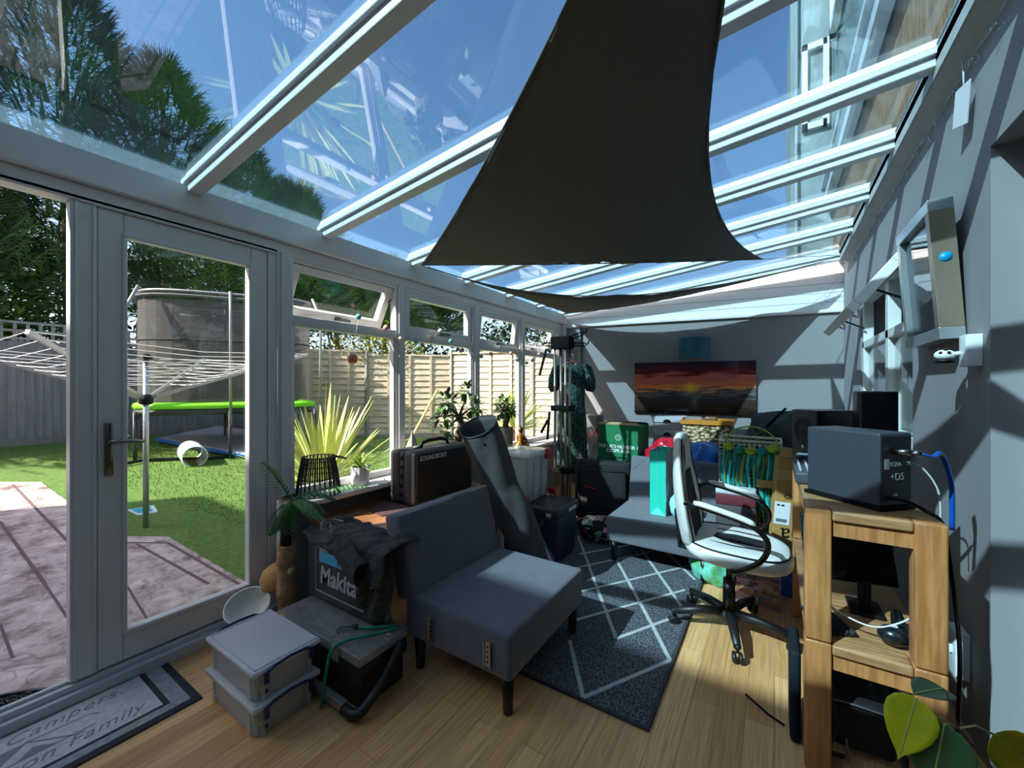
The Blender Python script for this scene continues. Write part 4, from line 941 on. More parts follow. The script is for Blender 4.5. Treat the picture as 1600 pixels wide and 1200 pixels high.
def storagebox(z0, label):
    x0, x1, y0, y1 = -1.955, -1.553, 0.698, 0.955
    t = thing('storage_box', label, 'storage box', (-1.74, 0.83, z0), group='two clear storage boxes with blue handles')
    obj('tub', tub(x0+0.012, y0+0.012, x1-0.012, y1-0.012, z0+0.001, z0+0.108, None), FROST, t)
    for (a, b_) in ((x0+0.045, y0+0.010), (x1-0.06, y0+0.010)): obj('rib', B().box(a, b_, z0+0.006, a+0.012, b_+0.008, z0+0.10), FROST, t)
    for (a, b_) in ((x1-0.018, y0+0.035), (x1-0.018, y1-0.05)): obj('rib', B().box(a, b_, z0+0.006, a+0.008, b_+0.012, z0+0.10), FROST, t)
    q = B().bbox(x0, y0, z0+0.104, x1, y1, z0+0.124, r=0.006); obj('lid', q, FROSTL, t)
    q = B()
    e = 0.012
    q.box(x0+e, y0+e, z0+0.124, x1-e, y0+e+0.006, z0+0.128).box(x0+e, y1-e-0.006, z0+0.124, x1-e, y1-e, z0+0.128).box(x0+e, y0+e, z0+0.124, x0+e+0.006, y1-e, z0+0.128).box(x1-e-0.006, y0+e, z0+0.124, x1-e, y1-e, z0+0.128)
    obj('lid_rim', q, FROSTL, t, bevel=0.001)
    for xs, sg in ((x1+0.004, 1), (x0-0.004, -1)):
        q = B(); yc = (y0+y1)/2
        q.ring([(xs, yc-0.085, z0+0.075), (xs+sg*0.006, yc-0.082, z0+0.112), (xs+sg*0.006, yc-0.06, z0+0.122), (xs+sg*0.004, yc, z0+0.126), (xs+sg*0.006, yc+0.06, z0+0.122), (xs+sg*0.006, yc+0.082, z0+0.112), (xs, yc+0.085, z0+0.075)], 0.0058, 8)
        q.box(min(xs, xs+sg*0.006), yc-0.094, z0+0.07, max(xs, xs+sg*0.006), yc-0.076, z0+0.112); q.box(min(xs, xs+sg*0.006), yc+0.076, z0+0.07, max(xs, xs+sg*0.006), yc+0.094, z0+0.112)
        obj('clip_handle', q, NAVY, t)
    q = B().lathe([(0, 0), (0.009, 0), (0.009, 0.0012), (0, 0.0012)], (x1-0.0115, y0+0.035, z0+0.055), 16, axis=(1, 0, 0)); obj('round_sticker', q, mat('sticker_yellow', (220, 216, 40), 0.4), t)
    q = B().lathe([(0, 0), (0.009, 0), (0.009, 0.0012), (0, 0.0012)], (x1-0.013, y0+0.05, z0+0.03), 16, axis=(1, 0, 0)); obj('round_sticker', q, mat('sticker_navy', (40, 54, 90), 0.4), t)
    obj('contents', B().bbox(x0+0.04, y0+0.035, z0+0.008, x1-0.09, y1-0.04, z0+0.085, r=0.01).bbox(x1-0.085, y0+0.05, z0+0.008, x1-0.04, y1-0.05, z0+0.07, r=0.008), CONT, t)
    return t
storagebox(0.001, 'lower clear storage box with blue clip handles, standing on the floor by the door')
storagebox(0.130, 'upper clear storage box with blue clip handles and milky lid, topmost of its stack')
# rolling tool box
TBX = mat('toolbox_black', (26, 26, 28), 0.5, bump=0.15, bs=260, var=0.1, vs=20)
CLID = glassmat('organiser_lid', (0.88, 0.89, 0.89), 1.7, rough=0.05, diff=0.2, dcol=(214, 216, 216))
t = thing('tool_box', 'black tool box with clear organiser lid and yellow latches, beside the storage boxes', 'tool box', (-1.65, 1.1, 0))
x0, x1, y0, y1 = -1.96, -1.345, 0.985, 1.235
obj('lower_body', B().bbox(x0+0.02, y0+0.02, 0.001, x1-0.02, y1-0.01, 0.12, r=0.012).bbox(x0+0.008, y0+0.008, 0.118, x1-0.008, y1, 0.19, r=0.01), TBX, t)
obj('organiser_tray', B().box(x0+0.012, y0+0.012, 0.188, x1-0.012, y1-0.004, 0.194), mat('tray_dark', (104, 106, 108), 0.5, var=0.4, vs=30), t)
q = B(); n = 5
q.bbox(x0, y0, 0.218, x1, y1, 0.226, r=0.003)
q.box(x0, y0, 0.19, x0+0.004, y1, 0.22).box(x1-0.004, y0, 0.19, x1, y1, 0.22).box(x0, y0, 0.19, x1, y0+0.004, 0.22).box(x0, y1-0.004, 0.19, x1, y1, 0.22)
lid = obj('clear_lid', q, CLID, t)
q = B()
for k in range(1, 6): q.box(x0+k*(x1-x0)/6-0.002, y0+0.01, 0.194, x0+k*(x1-x0)/6+0.002, y1-0.01, 0.216)
q.box(x0+0.01, (y0+y1)/2-0.002, 0.194, x0+0.21, (y0+y1)/2+0.002, 0.216).box(x1-0.21, (y0+y1)/2-0.002, 0.194, x1-0.01, (y0+y1)/2+0.002, 0.216)
obj('divider', q, CLID, t)
rg = random.Random(4); q = B()
for k in range(34):
    x = rg.uniform(x0+0.02, x1-0.02); y = rg.uniform(y0+0.02, y1-0.02); a = rg.uniform(0, 3.1); l_ = 0.012
    q.bar((x-l_*math.cos(a), y-l_*math.sin(a), 0.199), (x+l_*math.cos(a), y+l_*math.sin(a), 0.199), 0.004)
o = obj('small_fixings', q, mat('fixings', (176, 166, 150), 0.4, metal=0.5), t); o['kind'] = 'stuff'
obj('red_tag', B().box(-1.62, 1.03, 0.195, -1.60, 1.045, 0.199), mat('tag_red', (190, 60, 80), 0.5), t)
obj('lid_recess', B().box(-1.72, y0+0.035, 0.2262, -1.56, y0+0.115, 0.229), CLID, t, bevel=0.002)
for x in (-1.90, -1.50):
    obj('latch', B().bbox(x-0.02, y0-0.006, 0.165, x+0.02, y0+0.003, 0.225, r=0.003), mat('latch_silver', (150, 152, 156), 0.3, metal=0.5) if x > -1.6 else mat('latch_yellow', (212, 160, 40), 0.4), t)
obj('latch', B().bbox(-1.80, y0-0.006, 0.125, -1.75, y0+0.003, 0.155, r=0.003), mat('latch_yellow', (212, 160, 40), 0.4), t)
obj('latch', B().bbox(-1.74, y0-0.012, 0.165, -1.69, y0+0.003, 0.19, r=0.003), mat('latch_yellow', (212, 160, 40), 0.4), t)
q = B().bar((-1.72, y0-0.025, 0.035), (-1.40, y0-0.025, 0.035), 0.028, 0.035); obj('silver_rail', q, mat('rail_silver', (170, 172, 176), 0.3, metal=0.7), t, bevel=0.003)
q = B().ring(smooth([(-1.40, y0-0.03, 0.03), (-1.345, y0-0.03, 0.033), (-1.32, y0, 0.042), (-1.325, y0+0.10, 0.10), (-1.332, y0+0.16, 0.15), (-1.335, y0+0.20, 0.19)], 3), 0.020, 8); obj('pull_handle', q, TBX, t)
for y in (y0+0.03, y1-0.03): pass
obj('wheel', B().lathe([(0, -0.02), (0.045, -0.02), (0.05, -0.012), (0.05, 0.012), (0.045, 0.02), (0, 0.02)], (x0-0.012, y0+0.12, 0.051), 20, axis=(1, 0, 0)), TBX, t)
# green bungee cord over the toolbox
q = B().ring(smooth([(-1.52, 1.10, 0.236), (-1.46, 1.13, 0.238), (-1.385, 1.19, 0.240), (-1.37, 1.17, 0.240), (-1.42, 1.09, 0.240), (-1.47, 1.02, 0.238), (-1.49, 0.965, 0.225), (-1.485, 0.935, 0.15), (-1.49, 0.925, 0.06), (-1.51, 0.93, 0.012), (-1.54, 0.965, 0.008)]), 0.0065, 8)
t = thing('bungee_cord', 'green elastic cord with a black hook trailing over the tool box to the floor', 'cord', (-1.5, 1.0, 0))
obj('elastic', q, mat('cord_green', (20, 128, 92), 0.5), t)
obj('hook', B().ring([(-1.52, 1.10, 0.236), (-1.55, 1.085, 0.236), (-1.575, 1.06, 0.236), (-1.57, 1.035, 0.236), (-1.55, 1.03, 0.236)], 0.0025, 6).ring([(-1.535, 1.093, 0.236), (-1.515, 1.102, 0.236)], 0.010, 8), BLK, t)
# tool case standing on the toolbox
t = thing('tool_case', 'dusty black tool case standing on the tool box, pale lettering on its front', 'tool case', (-1.74, 1.19, 0.227))
CS = mat('case_black', (52, 54, 58), 0.6, col2=(38, 39, 42), vs=9, bump=0.15, bs=150)
CX0, CX1, CY0, CY1, CZ0, CZ1 = -1.985, -1.475, 1.145, 1.255, 0.2295, 0.545
obj('shell', B().bbox(CX0, CY0, CZ0, CX1, CY0+0.055, CZ1, r=0.022, seg=3).bbox(CX0, CY0+0.057, CZ0, CX1, CY1, CZ1, r=0.022, seg=3), CS, t)
q = B(); a0, a1, c0, c1 = CX0+0.085, CX1-0.055, CZ0+0.045, CZ1-0.05
q.box(a0, CY0-0.003, c0, a1, CY0, c0+0.005).box(a0, CY0-0.003, c1-0.004, a1, CY0, c1).box(a0, CY0-0.003, c0, a0+0.004, CY0, c1).box(a1-0.004, CY0-0.003, c0, a1, CY0, c1)
obj('panel_rim', q, mat('rim_dusty', (150, 150, 150), 0.7), t)
M = frameM((-1.735, CY0-0.003, 0.385), (1, 0, 0), (0, 0, 1))
text('raised_lettering', 'Makita', 0.115, frameM((-1.72, CY0-0.001, 0.36), (1, 0, 0), (0, 0, 1)), mat('dusty_letters', (170, 170, 170), 0.7), t, ext=0.003, shear=0.1, bold=0.003, sx=0.95)
lb_ = obj('blue_label', B().box(a0+0.03, CY0-0.0035, 0.425, a1-0.04, CY0, 0.478), mat('label_cyan', (64, 170, 220), 0.4), t)
obj('label_band', B().box(a0+0.03, CY0-0.004, 0.478, a0+0.16, CY0, 0.50), BLK, lb_)
obj('label_band', B().box(a0+0.175, CY0-0.0042, 0.425, a0+0.185, CY0, 0.478), mat('label_blue_dark', (30, 90, 130), 0.4), lb_)
text('label_print', 'system', 0.026, frameM((a0+0.07, CY0-0.0045, 0.488), (1, 0, 0), (0, 0, 1)), mat('print_white', (235, 238, 240), 0.5), lb_, ext=0.0004)
# folded dark shorts / jacket draped on the case
CLO = mat('washed_black_denim', (72, 70, 66), 0.95, col2=(50, 49, 47), vs=30, bump=0.6, bs=40)
def drape(u, v):
    # u along x, v from behind over the top to the front
    w = 0.012*math.sin(9*u+3*v)+0.008*math.sin(23*u-5*v)+0.005*math.sin(41*u+17*v)
    x = -1.965+u*0.60+0.04*(1-v)*(0.5-u)
    if v < 0.5: y = CY1+0.09-(v/0.5)*(0.09+0.12); z = CZ1+0.012+0.02*math.sin(v*6)+abs(w)
    else:
        k = (v-0.5)/0.5; drop = (0.010+0.105*max(0, u))*k; y = CY0-0.010-0.022*k-0.6*abs(w); z = CZ1+0.012-drop+0.006
    return Vector((x, y+w*0.3, z+w*0.3))
t = thing('draped_jacket', 'washed black cloth garment draped over the top of the tool case', 'clothing', (-1.6, 1.18, 0.55))
q = B().grid(drape, 46, 34, th=0.005); obj('cloth_body', q, CLO, t)
def leg1(u, v):
    a = 2*math.pi*u; c = Vector((-1.66+0.20*v, 1.112-0.03*v, 0.552-0.065*v)); r = 0.045*(1+0.12*math.sin(3*a+6*v)+0.06*math.sin(8*a+15*v))
    return c+Vector((0.35*r*math.sin(a)*0.6, -r*math.cos(a)*0.8, r*math.sin(a)*1.05))
q = B().grid(leg1, 28, 16, th=0.004); obj('rolled_sleeve', q, CLO, t)
def flap(u, v):
    p0 = Vector((-1.60, 1.10, 0.50)); w = 0.012*math.sin(12*u+6*v)
    return Vector((-1.56+0.17*u+0.02*v, 1.125+w+0.05*u, 0.51-0.26*v*(0.75+0.25*math.sin(u*2.6))))
q = B().grid(flap, 16, 16, th=0.004); obj('hanging_flap', q, CLO, t)
obj('hem_cord', B().ring([(-1.42, 1.15, 0.52), (-1.40, 1.14, 0.48), (-1.41, 1.13, 0.44), (-1.46, 1.12, 0.41)], 0.003, 6), mat('cord_pale', (150, 146, 134), 0.8), t)
# clear safety glasses on the garment
t = thing('safety_glasses', 'clear safety glasses lying on top of the draped cloth', 'glasses', (-1.80, 1.17, 0.58))
gl = glassmat('lens_clear', (0.93, 0.96, 0.94), 1.6, diff=0.05)
gz = 0.585
for s in (-1, 1):
    q = B().grid(lambda u, v: Vector((-1.775+s*(0.006+0.055*u), 1.135-0.02*math.sin(math.pi*u*0.9), gz+0.012+0.042*v*(1-0.25*u))), 8, 5, th=0.002); obj('lens', q, gl, t)
    obj('temple', B().ring([(-1.775+s*0.062, 1.135, gz+0.045), (-1.775+s*0.066, 1.19, gz+0.038), (-1.775+s*0.055, 1.245, gz+0.012)], 0.0028, 6), gl, t)
obj('nose_bridge', B().ring([(-1.785, 1.133, gz+0.035), (-1.775, 1.128, gz+0.042), (-1.765, 1.133, gz+0.035)], 0.0035, 6), BLK, t)
# ================================================================ CAT SCRATCHING PALM
SIS = mat('sisal', (176, 138, 96), 0.95, var=0.2, vs=30, bump=0.8, bs=70)
t = thing('cat_scratching_tree', 'palm-shaped cat scratching post with sisal trunk and green fabric fronds', 'cat tree', (-2.13, 1.12, 0))
obj('base', B().lathe([(0, 0.001), (0.15, 0.001), (0.155, 0.01), (0.15, 0.022), (0, 0.024)], (-2.195, 1.06, 0), 32), mat('plush_cream', (206, 196, 180), 0.95), t)
n = 34; q = B(); c0 = Vector((-2.13, 1.12, 0.02))
q.ring([c0+Vector((0.012*math.sin(i*0.9)*0.3, 0, 0.44*i/n)) for i in range(n+1)], [0.043+0.003*(i % 2)+0.004*math.sin(i*0.5) for i in range(n+1)], 18)
obj('sisal_trunk', q, SIS, t)
q = B(); q.ring([(-2.13, 1.12, 0.45), (-2.12, 1.12, 0.56), (-2.095, 1.125, 0.66), (-2.09, 1.125, 0.68)], [0.032, 0.033, 0.033, 0.03], 14); obj('black_upper_trunk', q, mat('felt_black', (20, 22, 22), 0.95), t)
obj('sisal_collar', B().ring([(-2.095, 1.125, 0.655), (-2.09, 1.125, 0.685)], 0.036, 14), SIS, t)
FRD = mat('frond_green', (70, 122, 54), 0.6, col2=(34, 74, 34), vs=5)
def frond(b, base, yaw, L, rise, droop, w=0.06):
    d = Vector((math.cos(yaw), math.sin(yaw), 0)); s = Vector((-d.y, d.x, 0)); n = 15
    P = lambda u: base+d*(L*u)+Vector((0, 0, rise*u-droop*u*u))
    b.ring([P(i/8) for i in range(9)], [0.004*(1-i/10) for i in range(9)], 5)
    for i in range(2, n+1):
        u = i/n; c = P(u); tg = (P(min(1, u+0.02))-P(u-0.02)).normalized()
        l_ = w*math.sin(math.pi*(0.12+0.80*u))*1.25
        for sg in (-1, 1):
            dd = (s*sg*0.85+tg*0.75-Vector((0, 0, 0.25))).normalized()
            b.leaf(c, dd, l_*1.1, 0.0155, n=3, droop=0.15, fold=0.2, tip=0.1)
fb = Vector((-2.09, 1.125, 0.69))
for yw, L, ri, dr in ((325, 0.13, 0.02, 0.14), (208, 0.17, 0.26, 0.06), (38, 0.37, 0.20, 0.13), (70, 0.20, 0.14, 0.16), (285, 0.13, 0.0, 0.12), (150, 0.13, 0.10, 0.12), (10, 0.22, 0.08, 0.14)):
    q = B(); q.noflip = True; frond(q, fb, math.radians(yw), L, ri, dr); obj('frond', q, FRD, t)
# hammock bowl + half coconut
q = B().lathe([(0.0, 0.0), (0.05, 0.004), (0.085, 0.03), (0.10, 0.07), (0.102, 0.076), (0.094, 0.078), (0.08, 0.042), (0.045, 0.018), (0, 0.014)], (-2.235, 0.99, 0.125), 30, axis=(0.45, -0.35, 0.9))
obj('plush_bowl', q, mat('plush_white', (226, 220, 210), 0.95, bump=0.5, bs=60), t)
obj('bowl_stem', B().ring([(-2.25, 1.0, 0.02), (-2.245, 0.995, 0.13)], 0.02, 10), SIS, t)
q = B().lathe([(0.0, 0.10), (0.03, 0.097), (0.065, 0.08), (0.088, 0.045), (0.093, 0.0), (0.085, -0.012), (0.05, -0.03), (0, -0.035)], (-2.225, 1.135, 0.235), 28, axis=(-0.15, -0.2, 1))
obj('coconut_dome', q, mat('coir_tan', (196, 152, 96), 0.9, var=0.12, vs=30, bump=0.5, bs=50, stretch=(1, 1, 6)), t)
obj('dome_stem', B().ring([(-2.20, 1.13, 0.02), (-2.21, 1.135, 0.21)], 0.016, 10), SIS, t)
obj('toy_ball', B().ball((-2.29, 0.885, 0.042), 0.021, 8), mat('coir_tan', (196, 152, 96), 0.9), t)
obj('toy_ball', B().ball((-2.04, 1.10, 0.345), 0.021, 8), mat('olive_felt', (128, 118, 84), 0.95), t)
obj('toy_string', B().ring([(-2.06, 1.115, 0.66), (-2.045, 1.105, 0.5), (-2.04, 1.10, 0.366)], 0.0022, 5).ring([(-2.29, 0.885, 0.062), (-2.27, 0.92, 0.09), (-2.25, 0.95, 0.13)], 0.002, 5), SIS, t)
# ================================================================ SIDE TABLE, SPEAKER
t = thing('side_table', 'low table with a waney wooden top and white legs under the windows', 'table', (-2.1, 1.9, 0))
obj('table_top', B().bbox(-2.33, 1.34, 0.47, -1.66, 2.60, 0.498, r=0.010), mat('acacia', (184, 128, 84), 0.35, col2=(128, 84, 54), vs=5, stretch=(8, 1, 1), bump=0.05), t)
for x, y in ((-2.29, 1.40), (-1.73, 1.40), (-2.29, 2.5), (-1.73, 2.5)): obj('leg', B().box(x-0.02, y-0.02, 0.001, x+0.02, y+0.02, 0.47), mat('leg_white', (220, 220, 222), 0.5), t)
tag(obj('place_mat', B().poly([(-2.22, 1.66, 0.4995), (-1.98, 1.60, 0.4995), (-1.88, 1.78, 0.4995), (-1.90, 2.0, 0.4995), (-2.18, 1.92, 0.4995)], 0.006, (0, 0, 1)), mat('mat_plum', (88, 62, 66), 0.9, var=0.2, vs=20), bevel=0.002), 'plum-brown cloth mat half under the black loudspeaker on the side table', 'cloth')
t = thing('portable_speaker', 'large black portable loudspeaker with carry handle on the side table', 'speaker', (-2.05, 2.2, 0.506))
SX0, SX1, SY0, SY1, SZ0, SZ1 = -2.165, -1.925, 1.815, 2.42, 0.507, 0.86
obj('cabinet', B().bbox(SX0, SY0, SZ0, SX0+0.10, SY1, SZ1, r=0.03, seg=3).bbox(SX0+0.095, SY0+0.008, SZ0+0.008, SX0+0.135, SY1-0.008, SZ1-0.008, r=0.01).bbox(SX0+0.13, SY0, SZ0, SX1-0.005, SY1, SZ1, r=0.03, seg=3), mat('speaker_shell', (72, 70, 68), 0.5, var=0.1, vs=20), t)
obj('grille', B().bbox(SX1-0.02, SY0+0.022, SZ0+0.022, SX1, SY1-0.022, SZ1-0.022, r=0.012), mat('grille_black', (12, 12, 13), 0.75, bump=0.5, bs=400), t)
q = B()
for y in (SY0-0.006,):
    for z in (0.56, 0.62, 0.68, 0.74, 0.80): q.box(SX0+0.10, y, z, SX0+0.13, y+0.008, z+0.025)
obj('battery_clip', q, BLK, t, bevel=0.002)
obj('carry_handle', B().ring([(SX0+0.12, SY0+0.17, SZ1-0.005), (SX0+0.12, SY0+0.19, SZ1+0.03), (SX0+0.12, SY0+0.25, SZ1+0.042), (SX0+0.12, SY0+0.37, SZ1+0.042), (SX0+0.12, SY0+0.43, SZ1+0.03), (SX0+0.12, SY0+0.45, SZ1-0.005)], 0.009, 8, sq=1.5), BLK, t)
obj('knob', B().lathe([(0, 0), (0.022, 0), (0.02, 0.01), (0, 0.012)], (SX0+0.09, SY0+0.16, SZ1-0.002), 20), mat('knob_grey', (130, 130, 130), 0.4), t)
text('brand_lettering', 'SOUNDBOKS', 0.042, frameM((SX1+0.0012, 1.985, 0.808), (0, 1, 0), (0, 0, 1)), mat('letter_silver', (190, 192, 194), 0.5), t, ext=0.0015, shear=0.25, bold=0.001)
# sill things
def pot(name, label, cat, x, y, z, r, h, m, ribs=0, soil=True, group=None, parts=None):
    t = thing(name, label, cat, (x, y, z), group=group)
    n = 64; q = B(); rows = []
    prof = [(0.0, 0.0), (0.86, 0.0), (0.9, 0.02), (1.0, 0.95), (1.0, 1.0), (0.93, 1.0), (0.9, 0.86), (0, 0.86)]
    for (rr_, zz_) in prof:
        if rr_ == 0: rows.append([q.bm.verts.new((x, y, z+zz_*h))]); continue
        rows.append([q.bm.verts.new((x+r*rr_*(1+(0.025 if (ribs and k % 4 < 2 and rr_ > 0.88 and zz_ < 0.96 and zz_ > 0) else 0))*math.cos(2*math.pi*k/n), y+r*rr_*(1+(0.025 if (ribs and k % 4 < 2 and rr_ > 0.88 and zz_ < 0.96 and zz_ > 0) else 0))*math.sin(2*math.pi*k/n), z+zz_*h)) for k in range(n)])
    for A_, B_ in zip(rows, rows[1:]):
        for k in range(n):
            u = []
            for v in (A_[k % len(A_)], A_[(k+1) % len(A_)], B_[(k+1) % len(B_)], B_[k % len(B_)]):
                if v not in u: u.append(v)
            if len(u) > 2: q.bm.faces.new(u)
    obj('pot', q, m, t)
    if soil: obj('soil', B().lathe([(0, 0.87*h), (0.9*r, 0.865*h), (0.9*r, 0.86*h), (0, 0.86*h)], (x, y, z), 24), mat('soil', (50, 38, 30), 0.95, bump=0.8), t)
    return t
p = at(566, 757, Z=0.634); p.x += 0.0
t = pot('potted_spider_plant', 'small spider plant in a ribbed white pot on the window sill', 'plant', p.x-0.02, p.y, 0.633, 0.060, 0.118, mat('white_ceramic', (222, 222, 222), 0.35), ribs=1)
q = B(); q.noflip = True; rg = random.Random(9)
for k in range(46):
    a = rg.uniform(0, 6.28); e = rg.uniform(0.1, 1.15)
    q.leaf((p.x-0.02, p.y, 0.735), (math.cos(a)*math.sin(e), math.sin(a)*math.sin(e), math.cos(e)), rg.uniform(0.13, 0.24), 0.013, n=6, droop=0.55, fold=0.3, tip=0.1)
obj('striped_leaves', q, mat('spider_leaf', (196, 208, 110), 0.5, col2=(120, 160, 60), vs=30), t)
# black rattan lantern
p = at(497, 775, Z=0.634); LX, LY = -2.31, 1.405
t = thing('rattan_lantern', 'black slatted rattan lantern with a loop handle on the window sill', 'lantern', (LX, LY, 0.633))
q = B(); N = 26
def lr(z): return 0.122-0.034*((z)/0.225)**1.3
for k in range(N):
    a = 2*math.pi*k/N; q.ring([(LX+lr(z)*math.cos(a), LY+lr(z)*math.sin(a), 0.633+z) for z in (0.0, 0.06, 0.12, 0.18, 0.228)], 0.0048, 5)
obj('slat', q, mat('black_rattan', (22, 18, 16), 0.7), t)
q = B()
for z in (0.004, 0.10, 0.17, 0.222): q.ring([(LX+(lr(z)+0.002)*math.cos(2*math.pi*k/24), LY+(lr(z)+0.002)*math.sin(2*math.pi*k/24), 0.633+z) for k in range(24)], 0.003, 5, closed=True)
obj('binding_ring', q, mat('black_rattan', (22, 18, 16), 0.7), t)
obj('loop_handle', B().ring([(LX+0.03, LY+0.075, 0.855), (LX+0.04, LY+0.12, 0.845), (LX+0.03, LY+0.17, 0.825), (LX, LY+0.185, 0.815), (LX-0.03, LY+0.16, 0.825), (LX-0.03, LY+0.075, 0.85)], 0.004, 6), mat('black_rattan', (22, 18, 16), 0.7), t)
obj('glass_insert', B().cyl((LX, LY, 0.635), (LX, LY, 0.74), 0.036, n=20), CLEAR, t)
# silvery pyramid
px_, py_ = -2.28, 2.13
q = B()
a_, b_, c_, d_ = Vector((px_-0.06, py_-0.07, 0.633)), Vector((px_+0.06, py_-0.07, 0.633)), Vector((px_+0.06, py_+0.09, 0.633)), Vector((px_-0.06, py_+0.09, 0.633)); ap = Vector((px_, py_, 0.97))
vs = [q.bm.verts.new(v) for v in (a_, b_, c_, d_, ap)]
for f in ((0, 3, 2, 1), (0, 1, 4), (1, 2, 4), (2, 3, 4), (3, 0, 4)): q.bm.faces.new([vs[i] for i in f])
o = obj('pyramid_ornament', q, mat('glitter_grey', (120, 120, 120), 0.4, col2=(190, 190, 188), vs=120), bevel=0.006); tag(o, 'silvery pyramid-shaped ornament on the sill behind the black loudspeaker', 'ornament')
# bonsai trees
def bonsai(x, y, label, h, potm, pr, ph, seed, m, spread):
    t = pot('bonsai_tree', label, 'plant', x, y, 0.633, pr, ph, potm, ribs=1, group='bonsai trees on the window sill')
    rg = random.Random(seed); zb = 0.633+ph*0.86; k_ = h/0.6
    tr_ = [Vector((x, y, zb)), Vector((x+0.01, y-0.02*k_, zb+0.10*k_)), Vector((x-0.005, y+0.06*k_, zb+0.19*k_)), Vector((x+0.01, y-0.01, zb+0.26*k_)), Vector((x, y+0.03, zb+h*0.5))]
    obj('trunk', B().ring(tr_, [0.034, 0.028, 0.034, 0.026, 0.018], 10), mat('bonsai_bark', (104, 82, 64), 0.9, bump=0.6), t)
    q = B(); q.noflip = True; br = B()
    for (ox, oy, oz, r, n_) in spread:
        c = Vector((x+ox, y+oy, zb+oz)); br.ring([tr_[-2], (tr_[-1]+c)/2, c], [0.014, 0.009, 0.004], 6)
        for i in range(n_):
            a = rg.uniform(0, 6.28); e = rg.uniform(-1, 1); k = rg.uniform(0.4, 1)
            v = Vector((math.cos(a)*math.sqrt(1-e*e), math.sin(a)*math.sqrt(1-e*e), e*0.8))*r*k
            d = (v.normalized()+Vector((rg.uniform(-.5, .5), rg.uniform(-.5, .5), rg.uniform(-.4, .5)))).normalized()
            q.leaf(c+v, d, m[1]*rg.uniform(0.8, 1.3), m[1]*0.45, n=3, droop=0.2, fold=0.2)
    obj('branch', br, mat('bonsai_bark', (104, 82, 64), 0.9), t); obj('leaves', q, m[0], t)
WV = mat('woven_pot', (150, 140, 126), 0.85, bump=0.9, bs=60)
FIC = mat('ficus_leaf', (96, 132, 62), 0.4, col2=(50, 82, 38), vs=8)
bonsai(-2.27, 2.65, 'larger bonsai with two leaf clouds and a twisted trunk on the window sill', 0.50, WV, 0.12, 0.19, 3, (FIC, 0.075),
       [(0.0, -0.14, 0.36, 0.09, 60), (0.02, -0.22, 0.24, 0.07, 32), (-0.02, 0.14, 0.44, 0.08, 45), (0.0, 0.22, 0.30, 0.08, 40), (0.0, 0.16, 0.17, 0.08, 36), (0, -0.16, 0.12, 0.06, 22)])
bonsai(-2.27, 3.37, 'smaller round-headed bonsai on the sill, right of the larger one', 0.42, WV, 0.075, 0.24, 5, (FIC, 0.05),
       [(0.0, 0.0, 0.25, 0.12, 190), (0.0, -0.08, 0.20, 0.08, 70), (0, 0.09, 0.20, 0.08, 70)])
bx, by = -2.27, 3.66
t = thing('buddha_figurine', 'small brass-coloured seated buddha figurine on the window sill', 'figurine', (bx, by, 0.633))
q = B().lathe([(a_*1.75, b_*1.75) for a_, b_ in [(0, 0.0), (0.038, 0.002), (0.042, 0.015), (0.034, 0.03), (0.022, 0.036), (0.026, 0.05), (0.027, 0.065), (0.018, 0.078), (0.009, 0.083), (0.009, 0.088), (0.015, 0.096), (0.0165, 0.108), (0.013, 0.119), (0.006, 0.124), (0.005, 0.13), (0, 0.133)]], (bx, by, 0.633), 20, sy=1.15)
obj('figure_body', q, mat('old_brass', (150, 108, 50), 0.35, metal=0.7), t)
q = B()
for s in (-1, 1):
    q.ring([(bx+0.0, by+s*0.045, 0.75), (bx+0.038, by+s*0.056, 0.706), (bx+0.06, by+s*0.02, 0.68)], [0.014, 0.014, 0.010], 8)
    q.ring([(bx+0.017, by+s*0.078, 0.659), (bx+0.07, by+s*0.035, 0.654), (bx+0.078, by-s*0.017, 0.659)], [0.021, 0.019, 0.012], 8)
obj('limbs', q, mat('old_brass', (150, 108, 50), 0.35, metal=0.7), t)
# ================================================================ MIDDLE: TUBE BAG, COOL BOX, CLEAR BOX, AIRER, DRESS
BAGM = mat('grey_bag_cloth', (64, 64, 65), 0.8, var=0.12, vs=6, bump=0.3, bs=24)
T0, T1 = Vector((-1.20, 2.20, 0.01)), Vector((-1.60, 2.06, 1.02)); ax = (T1-T0).normalized()
e1 = ax.cross(Vector((0, 1, 0))).normalized(); e2 = ax.cross(e1)
def bagf(u, v):
    a = 2*math.pi*u; r = 0.105+0.022*v+0.007*math.sin(3*a+9*v)+0.005*math.sin(5*a-14*v)+0.012*math.exp(-((v-0.45)/0.08)**2)*math.sin(2*a+1)-0.01*math.exp(-((v-0.62)/0.05)**2)
    rad = e1*math.cos(a)+e2*math.sin(a)   # the mouth is cut lower on the side facing the room
    return T0+(T1-T0)*v+e1*(r*math.cos(a))+e2*(r*math.sin(a)*0.95)-ax*(0.062*rad.dot(Vector((0.61, -0.79, 0)))*v**6)
t = thing('tube_bag', 'tall open grey cloth tube bag leaning behind the near armless chair', 'bag', tuple(T0))
q = B().grid(bagf, 40, 40, th=0.005); obj('bag_body', q, BAGM, t)
obj('mouth_hem', B().ring([bagf(k/40, 1)+ax*0.004 for k in range(40)], 0.006, 6, closed=True), BAGM, t)
obj('bag_floor', B().poly([bagf(k/24, 0.01) for k in range(24)], 0.004, ax), BAGM, t)
obj('inner_strap', B().ring([bagf(0.1, 0.97)-e1*0.03, bagf(0.2, 0.90)-e1*0.05, bagf(0.35, 0.93)], 0.008, 6), BLKM, t)
NAV = mat('navy_coolbox', (30, 40, 74), 0.5, bump=0.1, bs=150)
